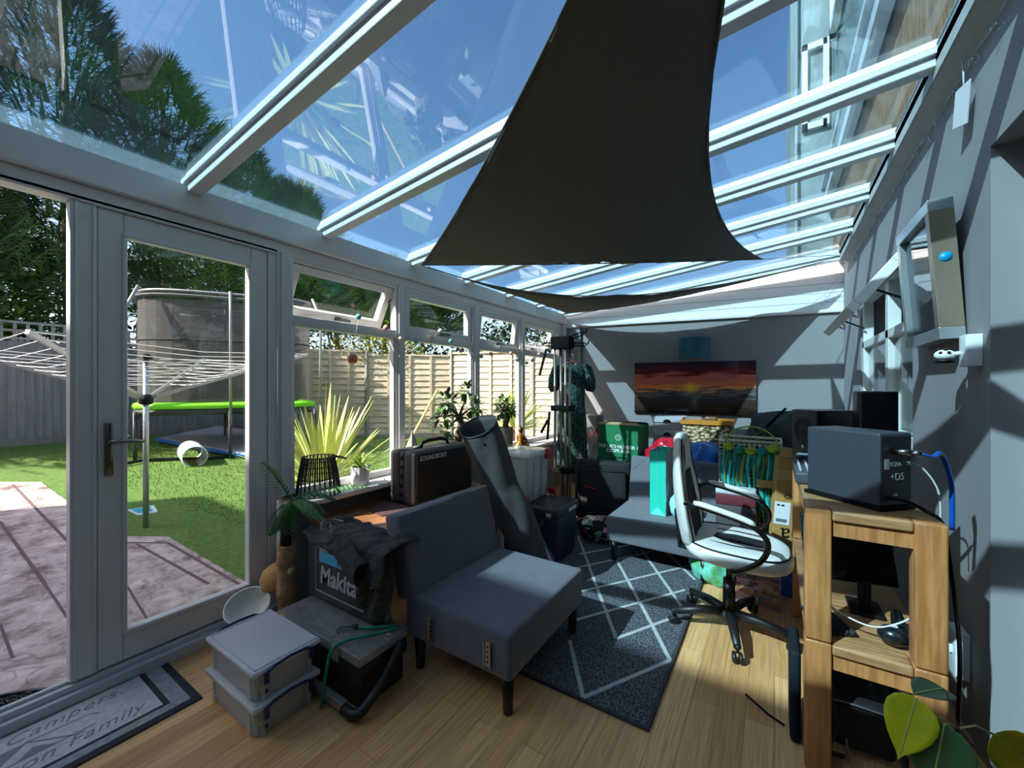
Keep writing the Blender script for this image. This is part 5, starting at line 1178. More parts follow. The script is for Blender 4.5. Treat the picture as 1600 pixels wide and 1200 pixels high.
t = thing('cool_box', 'navy cool box with a dark ribbed lid, beside the tube bag', 'cool box', (-1.5, 2.8, 0))
KX0, KX1, KY0, KY1 = -1.86, -1.275, 2.56, 2.925
obj('cool_body', B().bbox(KX0+0.01, KY0+0.01, 0.014, KX1-0.01, KY1-0.01, 0.345, r=0.03, seg=3, taper=0.95), NAV, t)
lid = obj('cool_lid', B().bbox(KX0, KY0, 0.335, KX1, KY1, 0.405, r=0.02, seg=3), mat('lid_charcoal', (50, 52, 56), 0.5), t)
q = B()
for k in range(9): q.box(KX1-0.05-k*0.028, KY0+0.06, 0.405, KX1-0.038-k*0.028, KY1-0.04, 0.409)
obj('lid_ribs', q, mat('lid_charcoal', (50, 52, 56), 0.5), lid)
obj('warning_label', B().box(KX1-0.0005, KY0+0.17, 0.352, KX1+0.001, KY0+0.30, 0.38), mat('label_pale', (200, 204, 206), 0.5), lid)
obj('warning_label', B().box(KX1-0.10, KY0-0.001, 0.345, KX1-0.06, KY0+0.0005, 0.37), mat('label_pale', (200, 204, 206), 0.5), lid)
obj('carry_handle', B().ring([(KX0+0.10, KY0-0.012, 0.33), (KX0+0.10, KY0-0.02, 0.28), (KX1-0.12, KY0-0.02, 0.28), (KX1-0.12, KY0-0.012, 0.33)], 0.010, 8), mat('lid_charcoal', (50, 52, 56), 0.5), t)
# clear box with red clips
MILK = glassmat('milky_box', (0.80, 0.84, 0.85), 1.35, rough=0.2, diff=0.62, dcol=(214, 222, 222))
t = thing('storage_box', 'large clear storage box with red lid clips, on the cool box', 'storage box', (-1.75, 2.76, 0.41))
GX0, GX1, GY0, GY1, GZ = -1.99, -1.52, 2.56, 2.93, 0.411
obj('tub', tub(GX0+0.012, GY0+0.012, GX1-0.012, GY1-0.012, GZ, GZ+0.335, None, r=0.03), MILK, t)
obj('lid', B().bbox(GX0, GY0, GZ+0.33, GX1, GY1, GZ+0.368, r=0.012), MILK, t)
RED = mat('red_clip', (186, 30, 48), 0.4)
for y in (GY0+0.30,): obj('lid_clip', B().bbox(GX1-0.012, y-0.035, GZ+0.295, GX1+0.012, y+0.035, GZ+0.375, r=0.006), RED, t)
obj('lid_clip', B().bbox(GX0+0.2, GY0-0.012, GZ+0.295, GX0+0.27, GY0+0.012, GZ+0.375, r=0.006), RED, t)
for x, y in ((GX1-0.02, GY0-0.008), (GX1+0.012, GY1-0.02)): obj('wheel', B().lathe([(0, -0.012), (0.027, -0.012), (0.03, 0), (0.027, 0.012), (0, 0.012)], (x, y, GZ+0.031), 18, axis=(0.5, -1, 0)), RED, t)
obj('contents', B().bbox(GX0+0.04, GY0+0.05, GZ+0.006, GX1-0.05, GY1-0.05, GZ+0.12, r=0.02), mat('beige_contents', (206, 188, 150), 0.9, var=0.15, vs=10), t)
q = B()
for y in (GY0+0.10, GY0+0.22): q.box(GX1-0.020, y, GZ+0.01, GX1-0.010, y+0.012, GZ+0.32)
for y in (GY0+0.10, GY0+0.22): obj('rib', B().box(GX1-0.022, y, GZ+0.01, GX1-0.008, y+0.012, GZ+0.32), MILK, t)
q.bm.free()
# folded clothes airer tower
AX0, AY0 = -1.60, 3.30
t = thing('folding_airer', 'folded tower clothes airer with silver poles and black plastic hooks', 'clothes airer', (AX0, AY0, 0))
SIL = mat('satin_pole', (176, 162, 146), 0.35, metal=0.8)
for dx, dy in ((-0.07, -0.02), (-0.035, 0.03), (0.035, -0.02), (0.055, 0.03)): obj('pole', B().ring([(AX0+dx, AY0+dy, 0.05), (AX0+dx, AY0+dy, 1.66)], 0.011, 10), SIL, t)
for z, h in ((1.62, 0.11), (1.06, 0.05), (0.50, 0.05)):
    q = B().bbox(AX0-0.10, AY0-0.05, z, AX0+0.085, AY0+0.06, z+h, r=0.008); obj('hub', q, BLKM, t)
q = B()
def ladder(q, a, b_, n=7, w=0.03):
    a, b_ = Vector(a), Vector(b_); d = (b_-a); up = Vector((0, 0, 1)) if abs(d.normalized().z) < 0.8 else Vector((0.84, 0.55, 0))
    q.ring([a+up*w/2, b_+up*w/2], 0.005, 6).ring([a-up*w/2, b_-up*w/2], 0.005, 6)
    for k in range(n+1): q.ring([a+d*k/n+up*w/2, a+d*k/n-up*w/2], 0.0035, 5)
for a, b_ in (((AX0+0.02, AY0, 1.70), (AX0+0.16, AY0+0.09, 1.76)), ((AX0+0.08, AY0+0.02, 1.66), (AX0+0.18, AY0+0.09, 1.655)), ((AX0-0.07, AY0-0.03, 1.655), (AX0-0.15, AY0-0.08, 1.665))):
    q = B(); ladder(q, a, b_); q.ring([Vector(b_), Vector(b_)+Vector((0.02, 0.013, 0.01)), Vector(b_)+Vector((0.025, 0.016, 0.04))], 0.006, 6); obj('hanger_hook', q, BLKM, t)
for a, b_ in (((AX0-0.13, AY0-0.07, 1.62), (AX0-0.18, AY0-0.11, 1.38)), ((AX0-0.11, AY0-0.05, 1.05), (AX0-0.125, AY0-0.06, 0.80)), ((AX0-0.12, AY0-0.06, 0.98), (AX0-0.17, AY0-0.10, 0.86))):
    q = B().ring([a, b_], 0.012, 8); obj('folded_arm', q, mat('arm_brown_black', (40, 32, 30), 0.5), t)
for dx, dy in ((-0.16, 0.05), (0.16, 0.02), (0.0, -0.14), (0.12, 0.10)):
    q = B().ring([(AX0, AY0, 0.075), (AX0+dx, AY0+dy, 0.065)], 0.013, 8).lathe([(0, -0.009), (0.02, -0.009), (0.022, 0), (0.02, 0.009), (0, 0.009)], (AX0+dx, AY0+dy, 0.0235), 14, axis=(dy, -dx, 0)).ring([(AX0+dx, AY0+dy, 0.066), (AX0+dx, AY0+dy, 0.03)], 0.008, 6); obj('foot', q, BLK, t)
# patterned dress on a hanger
def dressmat():
    m = bpy.data.materials.new('leopard_teal'); m.use_nodes = True; n = m.node_tree.nodes; l = m.node_tree.links; p = n['Principled BSDF']; p.inputs['Roughness'].default_value = 0.85
    tc = n.new('ShaderNodeTexCoord'); v = n.new('ShaderNodeTexVoronoi'); v.feature = 'DISTANCE_TO_EDGE'; v.inputs['Scale'].default_value = 34; no = n.new('ShaderNodeTexNoise'); no.inputs['Scale'].default_value = 18
    ad = n.new('ShaderNodeMix'); ad.data_type = 'VECTOR'; ad.inputs[0].default_value = 0.06; l.new(tc.outputs['Object'], ad.inputs[4]); l.new(no.outputs[1], ad.inputs[5]); l.new(tc.outputs['Object'], no.inputs[0]); l.new(ad.outputs[1], v.inputs[0])
    r = n.new('ShaderNodeValToRGB'); e = r.color_ramp.elements; e[0].position = 0.05; e[0].color = (*lin((70, 128, 122)), 1); e[1].position = 0.11; e[1].color = (*lin((16, 20, 26)), 1); x = e.new(0.0); x.color = (*lin((16, 20, 26)), 1); l.new(v.outputs[0], r.inputs[0]); l.new(r.outputs[0], p.inputs['Base Color'])
    return m
DM = dressmat()
DXc, DYc = -1.74, 3.80
t = thing('dress', 'long teal and black leopard-print dress hanging behind the clothes airer', 'dress', (DXc, DYc, 0.45))
dr = Vector((0.838, 0.5455, 0)); dn = Vector((-0.5455, 0.838, 0))
def dress(u, v):
    z = 1.50-1.10*v; a = 2*math.pi*u
    hw = 0.12+0.025*min(1, v*12) if v < 0.08 else (0.135-0.015*math.exp(-((v-0.33)/0.12)**2)+0.015*v)
    dp = 0.055+0.03*math.sin(3.1*min(1, v*1.2))
    w = 1+0.07*math.sin(9*a+3*v)*v
    return Vector((DXc, DYc, z))+dr*(hw*math.cos(a)*w)+dn*(dp*math.sin(a)*w)
obj('dress_body', B().grid(dress, 60, 34, th=0.003), DM, t)
for s in (-1, 1):
    q = B(); q.ring([Vector((DXc, DYc, 1.49))+dr*(s*0.12), Vector((DXc, DYc, 1.46))+dr*(s*0.155), Vector((DXc, DYc, 1.36))+dr*(s*0.185), Vector((DXc, DYc, 1.27))+dr*(s*0.19), Vector((DXc, DYc, 1.23))+dr*(s*0.18)], [0.04, 0.05, 0.056, 0.054, 0.04], 16); obj('sleeve', q, DM, t)
obj('clothes_hanger', B().ring([Vector((DXc, DYc, 1.62)), Vector((DXc, DYc, 1.58))+dr*0.02, Vector((DXc, DYc, 1.54))], 0.004, 6).ring([Vector((DXc, DYc, 1.485))-dr*0.14, Vector((DXc, DYc, 1.54)), Vector((DXc, DYc, 1.485))+dr*0.14], 0.008, 8), mat('hanger_copper', (150, 90, 76), 0.4), t)
# hung from the airer hook
# ================================================================ BACK: suitcase, bags, boxes
t = thing('trolley_suitcase', 'black soft suitcase with a red zip tag, standing left of the far armless chair', 'suitcase', (-1.32, 3.62, 0.05))
Ms = Matrix.Translation((-1.585, 3.50, 0.05)) @ Matrix.Rotation(math.radians(12), 4, 'Z') @ Matrix.Rotation(math.radians(-6), 4, 'X')
obj('case_shell', B().bbox(0, 0, 0, 0.52, 0.22, 0.54, r=0.045, seg=3, M=Ms), mat('nylon_black', (26, 26, 29), 0.8, bump=0.2, bs=90), t)
obj('front_pocket', B().bbox(0.04, -0.035, 0.03, 0.48, 0.01, 0.46, r=0.03, seg=3, M=Ms), mat('nylon_black', (26, 26, 29), 0.8, bump=0.2, bs=90), t)
obj('red_zip_tag', B().bar(Ms @ Vector((0.10, -0.038, 0.30)), Ms @ Vector((0.20, -0.038, 0.285)), 0.012, 0.008), mat('zip_red', (220, 40, 60), 0.5), t)
obj('grab_handle', B().ring([Ms @ Vector((0.34, 0.10, 0.535)), Ms @ Vector((0.35, 0.10, 0.575)), Ms @ Vector((0.46, 0.10, 0.57)), Ms @ Vector((0.47, 0.10, 0.53))], 0.008, 8), BLK, t)
obj('piping', B().ring([Ms @ Vector(p) for p in ((0.05, -0.036, 0.04), (0.47, -0.036, 0.04), (0.47, -0.036, 0.45), (0.05, -0.036, 0.45))], 0.006, 6, closed=True), BLK, t)
FLO = mat('floral_cloth', (26, 24, 28), 0.85); 
def floral():
    m = bpy.data.materials.new('floral_print'); m.use_nodes = True; n = m.node_tree.nodes; l = m.node_tree.links; p = n['Principled BSDF']; p.inputs['Roughness'].default_value = 0.85
    tc = n.new('ShaderNodeTexCoord'); v = n.new('ShaderNodeTexVoronoi'); v.inputs['Scale'].default_value = 22; l.new(tc.outputs['Object'], v.inputs[0])
    r = n.new('ShaderNodeValToRGB'); r.color_ramp.interpolation = 'CONSTANT'; e = r.color_ramp.elements; e[0].color = (*lin((24, 22, 26)), 1); e[1].position = 0.45; e[1].color = (*lin((150, 60, 84)), 1)
    for pos, c in ((0.6, (24, 22, 26)), (0.72, (196, 130, 146)), (0.82, (120, 150, 110)), (0.9, (230, 224, 214))): x = e.new(pos); x.color = (*lin(c), 1)
    sx = n.new('ShaderNodeSeparateColor'); l.new(v.outputs[1], sx.inputs[0]); l.new(sx.outputs[0], r.inputs[0]); l.new(r.outputs[0], p.inputs['Base Color']); return m
FM = floral()
def heap(name, label, cat, c, rx, ry, rz, m, seed=1, amp=0.16, n=36, group=None, rot=0, flat=True):
    """crumpled soft bundle resting on its base"""
    rg = random.Random(seed); ph = [rg.uniform(0, 6.28) for _ in range(8)]
    q = B(); c = Vector(c)
    def f(u, v):
        a = 2*math.pi*u; e = math.pi*(v-0.5)
        k = 1+amp*(math.sin(3*a+ph[0]+2*e)*0.5+math.sin(7*a-4*e+ph[1])*0.3+math.sin(13*a+9*e+ph[2])*0.2+math.sin(5*e+ph[3]+2*a)*0.4)*math.cos(e)
        x = math.cos(e)*math.cos(a)*rx*k; y = math.cos(e)*math.sin(a)*ry*k; z = math.sin(e)*rz*k
        if flat: z = max(z, -rz*0.75)
        cr, sr = math.cos(rot), math.sin(rot)
        return c+Vector((x*cr-y*sr, x*sr+y*cr, z+rz*0.75))
    q.grid(f, n, n//2); o = obj(name, q, m); tag(o, label, cat, group); return o
heap('folded_duvet', 'black and pink floral bag lying on the floor below the suitcase', 'bag', (-1.22, 3.24, 0.013), 0.21, 0.14, 0.10, FM, 3, 0.2)
# low table behind that carries the boxes
DK = mat('dark_bench', (48, 44, 42), 0.7)
t = thing('low_bench', 'dark low bench along the back wall under the boxes and bags', 'bench', (-0.9, 4.3, 0))
obj('bench_top', B().box(-1.98, 3.98, 0.44, 0.10, 4.78, 0.48), DK, t)
for x, y in ((-1.92, 4.02), (-1.92, 4.70), (0.04, 4.02), (0.04, 4.70), (-0.9, 4.02), (-0.9, 4.70)): obj('leg', B().box(x-0.025, y-0.025, 0.001, x+0.025, y+0.025, 0.44), DK, t)
GRN = mat('green_card', (22, 120, 72), 0.6, var=0.03)
t = thing('recipe_box', 'green cardboard box with white lettering, standing on the bench', 'box', (-1.35, 4.2, 0.481))
bx0, bx1, by0, by1, bz0, bz1 = -1.565, -1.13, 4.07, 4.42, 0.481, 0.885
obj('box_body', B().box(bx0, by0, bz0, bx1, by1, bz1-0.004).box(bx0+0.004, by0+0.004, bz1-0.005, bx1-0.004, by1-0.004, bz1-0.002), GRN, t, bevel=0.003)
q = B()
q.poly([(bx0, by0, bz1), (bx1, by0, bz1), (bx1-0.03, by0+0.06, bz1+0.02), (bx0+0.03, by0+0.06, bz1+0.02)], 0.004).poly([(bx0, by1, bz1), (bx1, by1, bz1), (bx1, by1-0.1, bz1+0.02), (bx0, by1-0.1, bz1+0.02)], 0.004)
obj('flap', q, mat('card_inside', (176, 150, 110), 0.9), t)
Mg = lambda x, z: frameM((x, by0-0.0008, z), (1, 0, 0), (0, 0, 1))
WP = mat('print_white', (235, 238, 240), 0.5)
text('lettering', "THE UK'S NUMBER 1", 0.046, Mg((bx0+bx1)/2, 0.66), WP, t, ext=0.0008, bold=0.001); text('lettering', 'RECIPE BOX', 0.046, Mg((bx0+bx1)/2, 0.617), WP, t, ext=0.0008, bold=0.001)
q = B().ring([((bx0+bx1)/2+0.03*math.cos(a), by0-0.001, 0.755+0.03*math.sin(a)) for a in [k*math.pi/10 for k in range(20)]], 0.0022, 5, closed=True).ring([((bx0+bx1)/2+0.022*math.cos(a), by0-0.001, 0.755+0.022*math.sin(a)) for a in [k*math.pi/10 for k in range(20)]], 0.0012, 5, closed=True)
obj('round_emblem', q, WP, t); text('emblem_letter', 'H', 0.03, Mg((bx0+bx1)/2, 0.755), WP, t, ext=0.0008)
GBX = mat('grey_card', (150, 152, 156), 0.7)
for k, (z, lab) in enumerate(((0.70, 'lower pale grey lidded box right of the green box'), (0.835, 'upper pale grey lidded box with a cut-out handle, topmost of its pair'))):
    t = thing('grey_box', lab, 'box', (-0.92, 4.5, z), group='pale grey lidded boxes')
    obj('box_body', B().box(-1.07, 4.38, z, -0.79, 4.66, z+0.08), GBX, t); obj('lid', B().box(-1.08, 4.37, z+0.072, -0.78, 4.67, z+0.131), mat('grey_card_lid', (176, 178, 182), 0.7), t, bevel=0.003)
    q = B().poly([(-0.93+0.04*math.cos(a), 4.368, z+0.074+0.032*math.sin(a)) for a in [k_*math.pi/8 for k_ in range(9)]], 0.002, (0, -1, 0)); obj('hand_hole', q, BLKM, t)
tag(obj('grey_crate', B().bbox(-1.08, 4.37, 0.481, -0.78, 4.67, 0.698, r=0.01), GBX), 'plain grey crate supporting the two lidded boxes', 'crate')
# woven basket full of nuts with a wooden tray lid
def woven():
    m = bpy.data.materials.new('knotted_basket'); m.use_nodes = True; n = m.node_tree.nodes; l = m.node_tree.links; p = n['Principled BSDF']; p.inputs['Roughness'].default_value = 0.8
    tc = n.new('ShaderNodeTexCoord'); mp = n.new('ShaderNodeMapping'); mp.inputs['Scale'].default_value = (28, 28, 40); l.new(tc.outputs['Object'], mp.inputs[0]); v = n.new('ShaderNodeTexVoronoi'); v.inputs['Scale'].default_value = 1; l.new(mp.outputs[0], v.inputs[0])
    r = n.new('ShaderNodeValToRGB'); e = r.color_ramp.elements; e[0].position = 0.25; e[0].color = (*lin((220, 196, 150)), 1); e[1].position = 0.75; e[1].color = (*lin((64, 46, 34)), 1); l.new(v.outputs[0], r.inputs[0]); l.new(r.outputs[0], p.inputs['Base Color'])
    b = n.new('ShaderNodeBump'); b.invert = True; b.inputs['Strength'].default_value = 1; b.inputs['Distance'].default_value = 0.02; l.new(v.outputs[0], b.inputs['Height']); l.new(b.outputs[0], p.inputs['Normal']); return m
t = thing('woven_basket', 'knotted natural-fibre basket under an orange wooden tray, below the sunset picture', 'basket', (-0.53, 4.25, 0.70))
obj('basket_body', B().bbox(-0.74, 4.10, 0.70, -0.32, 4.40, 0.925, r=0.03, seg=3), woven(), t)
tag(obj('grey_crate', B().bbox(-0.74, 4.12, 0.481, -0.32, 4.40, 0.698, r=0.01), mat('crate_dark', (70, 70, 74), 0.7)), 'dark crate hidden under the knotted basket', 'crate')
ORG = mat('orange_wood', (198, 130, 44), 0.5, var=0.08, vs=10)
t = thing('wooden_tray', 'shallow orange wooden tray resting on the knotted basket', 'tray', (-0.53, 4.25, 0.926))
obj('tray_base', B().box(-0.75, 4.09, 0.926, -0.31, 4.41, 0.934), ORG, t)
for q_ in (B().box(-0.75, 4.09, 0.934, -0.31, 4.10, 0.967), B().box(-0.75, 4.40, 0.934, -0.31, 4.41, 0.967), B().box(-0.75, 4.10, 0.934, -0.74, 4.40, 0.967), B().box(-0.32, 4.10, 0.934, -0.31, 4.40, 0.967)): obj('tray_side', q_, ORG, t)
tag(obj('clear_tub', B().bbox(-0.72, 4.15, 0.935, -0.57, 4.32, 0.995, r=0.01), glassmat('tub_clear', (0.85, 0.88, 0.9), 1.5, diff=0.35)), 'small clear plastic tub in the orange tray', 'tub')
tag(obj('crumpled_pack', B().bbox(-0.55, 4.15, 0.935, -0.45, 4.28, 0.998, r=0.015), mat('pack_brown', (120, 92, 66), 0.3, var=0.4, vs=30)), 'small shiny brown packet in the orange tray', 'packet')
heap('plastic_bag', 'crumpled bright blue bag behind the white office chair', 'bag', (-0.52, 3.92, 0.44), 0.20, 0.13, 0.20, mat('blue_bag', (20, 104, 190), 0.35, var=0.2, vs=10), 5, 0.2)
heap('plastic_bag', 'crumpled red bag between the green box and the basket', 'bag', (-0.88, 4.12, 0.481), 0.17, 0.11, 0.17, mat('red_bag', (190, 26, 50), 0.3, var=0.3, vs=14), 6, 0.25)
heap('plastic_bag', 'crumpled clear plastic bag left of the green box', 'bag', (-1.72, 4.17, 0.481), 0.13, 0.11, 0.20, glassmat('clear_bag', (0.75, 0.77, 0.78), 1.5, rough=0.1, diff=0.45), 7, 0.35)
heap('plastic_bag', 'small dark red bag beneath the grey carton, beside the dress', 'bag', (-1.80, 4.50, 0.60), 0.13, 0.10, 0.12, mat('dark_red_bag', (140, 24, 36), 0.35, var=0.3, vs=14), 8, 0.25)
tag(obj('carton', B().bbox(-1.98, 4.44, 0.78, -1.72, 4.66, 0.94, r=0.006), mat('carton_grey', (110, 112, 112), 0.6)), 'small grey carton on top of the pile beside the dress', 'box')
tag(obj('crate', B().bbox(-1.98, 4.40, 0.481, -1.66, 4.70, 0.60, r=0.006), mat('crate_dark', (70, 70, 74), 0.7)), 'dark crate under the pile beside the dress', 'crate')
# things on the far armless chair
def bag(name, label, x0, y0, z0, w, d, h, m1, m2, mi):
    t = thing(name, label, 'gift bag', (x0, y0, z0)); th = 0.002
    q = B().box(x0, y0, z0, x0+w, y0+th, z0+h).box(x0, y0+d-th, z0, x0+w, y0+d, z0+h).box(x0, y0, z0, x0+w, y0+d, z0+th)
    obj('gusset', q, m1, t); q = B().box(x0, y0, z0, x0+th, y0+d, z0+h).box(x0+w-th, y0-0.001, z0, x0+w, y0+d, z0+h); obj('printed_side', q, m2, t)
    obj('gusset_fold', B().poly([(x0+0.004, y0-0.0005, z0), (x0+w-0.004, y0-0.0005, z0), (x0+w/2, y0-0.0005, z0+0.06)], 0.001, (0, -1, 0)).box(x0+w/2-0.001, y0-0.002, z0+0.06, x0+w/2+0.001, y0, z0+h), mi, t)
    return t
def spots():
    m = bpy.data.materials.new('spotted_paper'); m.use_nodes = True; n = m.node_tree.nodes; l = m.node_tree.links; p = n['Principled BSDF']; p.inputs['Roughness'].default_value = 0.6
    tc = n.new('ShaderNodeTexCoord'); mp = n.new('ShaderNodeMapping'); mp.inputs['Scale'].default_value = (1, 46, 30); l.new(tc.outputs['Object'], mp.inputs[0]); v = n.new('ShaderNodeTexVoronoi'); v.inputs['Scale'].default_value = 1; l.new(mp.outputs[0], v.inputs[0])
    r = n.new('ShaderNodeValToRGB'); r.color_ramp.interpolation = 'CONSTANT'; e = r.color_ramp.elements; e[0].color = (*lin((50, 60, 66)), 1); e[1].position = 0.30; e[1].color = (*lin((168, 174, 178)), 1); l.new(v.outputs[0], r.inputs[0]); l.new(r.outputs[0], p.inputs['Base Color']); return m
bag('gift_bag', 'tall turquoise paper gift bag with spotted sides on the far chair', -0.775, 3.06, 0.337, 0.115, 0.26, 0.47, mat('turquoise_paper', (40, 208, 180), 0.5), spots(), mat('turquoise_fold', (110, 230, 210), 0.5))
heap('cloth_bag', 'pale blue cloth bag behind the office chair back', 'bag', (-0.56, 3.10, 0.338), 0.075, 0.09, 0.11, mat('pale_blue', (150, 206, 222), 0.8, var=0.12, vs=14), 12, 0.12)
# white wicker rack with dream catcher
t = thing('wicker_hamper', 'white wicker hamper standing behind the office chair arm', 'hamper', (-0.14, 3.2, 0))
HX0, HX1, HY0, HY1, HZ1 = -0.33, 0.04, 3.22, 3.50, 0.90
WK = mat('white_wicker', (232, 216, 196), 0.7)
q = B()
for k in range(13):
    x = HX0+(HX1-HX0)*k/12; q.ring([(x, HY0, 0.03), (x, HY0, HZ1)], 0.005, 5)
obj('front_weave', q, WK, t)
q = B()
for k in range(34):
    z = 0.05+0.025*k; q.ring([(HX0+(HX1-HX0)*i/12, HY0+0.006*(1 if (i+k) % 2 else -1), z) for i in range(13)], 0.0045, 4)
obj('woven_strand', q, WK, t)
q = B()
for k in range(30):
    z = 0.05+0.028*k; q.ring([(HX0, HY0, z), (HX0, HY1, z)], 0.0045, 4)
for k in range(8): q.ring([(HX0, HY0+(HY1-HY0)*k/7, 0.03), (HX0, HY0+(HY1-HY0)*k/7, HZ1)], 0.005, 5)
obj('side_weave', q, WK, t)
obj('hamper_lining', B().box(HX0+0.01, HY0+0.012, 0.03, HX1-0.01, HY1, HZ1-0.02), mat('lining_dark', (60, 50, 44), 0.9), t)
obj('rim', B().ring([(HX0, HY0, HZ1), (HX1, HY0, HZ1), (HX1, HY1, HZ1), (HX0, HY1, HZ1)], 0.010, 8, closed=True), WK, t)
t = thing('dream_catcher', 'turquoise and green dream catcher with ribbons and pompoms hung on the wicker hamper', 'wall hanging', (-0.14, 3.20, 0.85))
rc = Vector((-0.135, 3.185, 0.845)); RR = 0.165
obj('hoop', B().ring([rc+Vector((RR*math.cos(a), -0.02*math.sin(a), RR*math.sin(a))) for a in [k*math.pi/20 for k in range(40)]], 0.005, 6, closed=True), mat('hoop_green', (150, 176, 80), 0.6), t)
q = B()
for k in range(12):
    a, b_ = k*math.pi/6, (k+4)*math.pi/6; q.ring([rc+Vector((RR*math.cos(a), -0.02*math.sin(a), RR*math.sin(a))), rc+Vector((RR*math.cos(b_), -0.02*math.sin(b_), RR*math.sin(b_)))], 0.0014, 4)
obj('web', q, mat('web_green', (120, 150, 80), 0.7), t)
rg = random.Random(11)
TQ = [mat('ribbon_teal', (10, 120, 112), 0.5), mat('ribbon_aqua', (50, 176, 166), 0.35), mat('ribbon_olive', (110, 138, 60), 0.7), mat('ribbon_deep', (8, 92, 96), 0.5)]
for k in range(38):
    x = rc.x-0.165+0.33*k/37+rg.uniform(-.006, .006); L = rg.uniform(0.34, 0.50); w = rg.uniform(0.009, 0.024); p1 = rg.uniform(0, 6); y0_ = rc.y-0.026-0.006*(k % 3)
    q = B().grid(lambda u, v: Vector((x+(u-0.5)*w+0.008*math.sin(v*7+p1), y0_+0.006*math.sin(v*11+p1), rc.z-0.0-L*v)), 2, 14, th=0.001)
    obj('ribbon', q, TQ[k % 4], t)
for k, (dx, c) in enumerate(((-0.13, 0), (-0.065, 1), (0.0, 0), (0.065, 1), (0.125, 0))):
    q = B(); rg2 = random.Random(k)
    c0 = rc+Vector((dx, -0.045, 0.005+(0.02 if abs(dx) > 0.12 else 0)))
    q.ball(c0, 0.026, 7, sx=1.3)
    for i in range(60):
        a = rg2.uniform(0, 6.28); e = rg2.uniform(-1, 1); d = Vector((math.cos(a)*math.sqrt(1-e*e)*1.3, math.sin(a)*math.sqrt(1-e*e), e)); q.leaf(c0+d*0.022, d, 0.016, 0.005, n=1)
    obj('pompom', q, mat('pom_lime', (150, 176, 40), 0.9) if c == 0 else mat('pom_teal', (20, 130, 110), 0.9), t)
obj('card_band', B().box(-0.10, rc.y-0.062, 0.615, 0.02, rc.y-0.054, 0.665), mat('kraft_band', (170, 134, 86), 0.8), t)
# cardboard carton, tall
KR = mat('kraft_card', (178, 138, 78), 0.8, var=0.06, vs=5)
t = thing('cardboard_box', 'tall brown cardboard box with upside-down lettering between hamper and oak tables', 'box', (0.02, 3.0, 0))
Mk = Matrix.Translation((-0.035, 3.02, 0.001)) @ Matrix.Rotation(math.radians(14), 4, 'Z') @ Matrix.Rotation(math.radians(4), 4, 'Y')
obj('box_body', B().box(0, 0, 0.016, 0.17, 0.08, 0.84, Mk), KR, t, bevel=0.003)
obj('brown_tape', B().box(-0.001, -0.0015, 0.70, 0.171, 0.0, 0.76, Mk), mat('tape_tan', (196, 160, 104), 0.3), t)
obj('flap', B().poly([Mk @ Vector((0.0, 0.0, 0.84)), Mk @ Vector((0.16, 0.0, 0.84)), Mk @ Vector((0.15, 0.02, 0.90)), Mk @ Vector((0.02, 0.02, 0.90))], 0.004), KR, t)
lb2 = obj('shipping_label', B().box(0.0, -0.002, 0.42, 0.085, -0.0005, 0.56, Mk), mat('label_white', (226, 230, 234), 0.5), t)
obj('printed_block', B().box(0.012, -0.003, 0.435, 0.07, -0.0018, 0.455, Mk), mat('print_grey', (110, 112, 116), 0.6), lb2)
for a_, b_ in ((0.012, 0.028), (0.036, 0.052)): obj('printed_block', B().box(a_, -0.003, 0.535, b_, -0.0018, 0.545, Mk), BLKM, lb2)
M4 = Mk.to_3x3(); xk = M4 @ Vector((1, 0, 0)); zk = M4 @ Vector((0, 0, 1))
text('carton_lettering', 'na', 0.13, frameM(Mk @ Vector((0.10, -0.001, 0.36)), -xk, -zk), BLKM, t, ext=0.0005)
text('carton_mark', 'SO', 0.045, frameM(Mk @ Vector((0.075, -0.001, 0.60)), -xk, -zk), BLKM, t, ext=0.0005)
# boxes between the arms
tag(obj('shoe_box', B().bbox(-0.33, 3.0, 0.50, -0.10, 3.15, 0.57, r=0.005), mat('maroon_box', (104, 40, 48), 0.6)), 'maroon box in front of the hamper, seen between the chair arms', 'box')
tag(obj('shoe_box', B().bbox(-0.33, 3.0, 0.571, -0.10, 3.15, 0.60, r=0.005), mat('white_box', (196, 200, 202), 0.6)), 'thin white box lying on the maroon box', 'box')
tag(obj('crate', B().bbox(-0.33, 3.0, 0.001, -0.10, 3.15, 0.499, r=0.008), mat('crate_dark', (70, 70, 74), 0.7)), 'dark upright crate under the maroon and white boxes', 'crate')
heap('shopping_bag', 'aqua and green printed shopping bag on the floor under the far chair edge', 'bag', (-0.34, 2.93, 0.001), 0.13, 0.08, 0.13, mat('aqua_bag', (130, 216, 206), 0.5, col2=(80, 160, 60), vs=14), 15, 0.2)
tag(obj('blue_folder', B().box(-0.02, 2.92, 0.02, 0.11, 2.94, 0.30), mat('blue_card', (10, 84, 170), 0.5)), 'flat blue panel standing behind the clear toy box', 'folder')
t = thing('toy_box', 'clear pink-edged box of small toys on the floor behind the office chair', 'toy box', (-0.07, 2.78, 0))
TC = glassmat('toy_box_clear', (0.9, 0.86, 0.88), 1.5, diff=0.12, dcol=(230, 190, 200))
q = B(); X0_, X1_, Y0_, Y1_, Z1_ = -0.19, 0.03, 2.74, 2.88, 0.19
obj('clear_case', B().bbox(X0_, Y0_, 0.001, X1_, Y1_, Z1_, r=0.005), TC, t)
for z in (0.004, 0.10, 0.145, 0.188): obj('pink_edge', B().ring([(X0_, Y0_, z), (X1_, Y0_, z), (X1_, Y1_, z), (X0_, Y1_, z)], 0.003, 5, closed=True), mat('pink_edge', (214, 150, 164), 0.4), t)
rg = random.Random(2); cols = [(226, 226, 228), (190, 40, 60), (40, 40, 44), (60, 150, 150), (220, 150, 170), (200, 196, 60)]
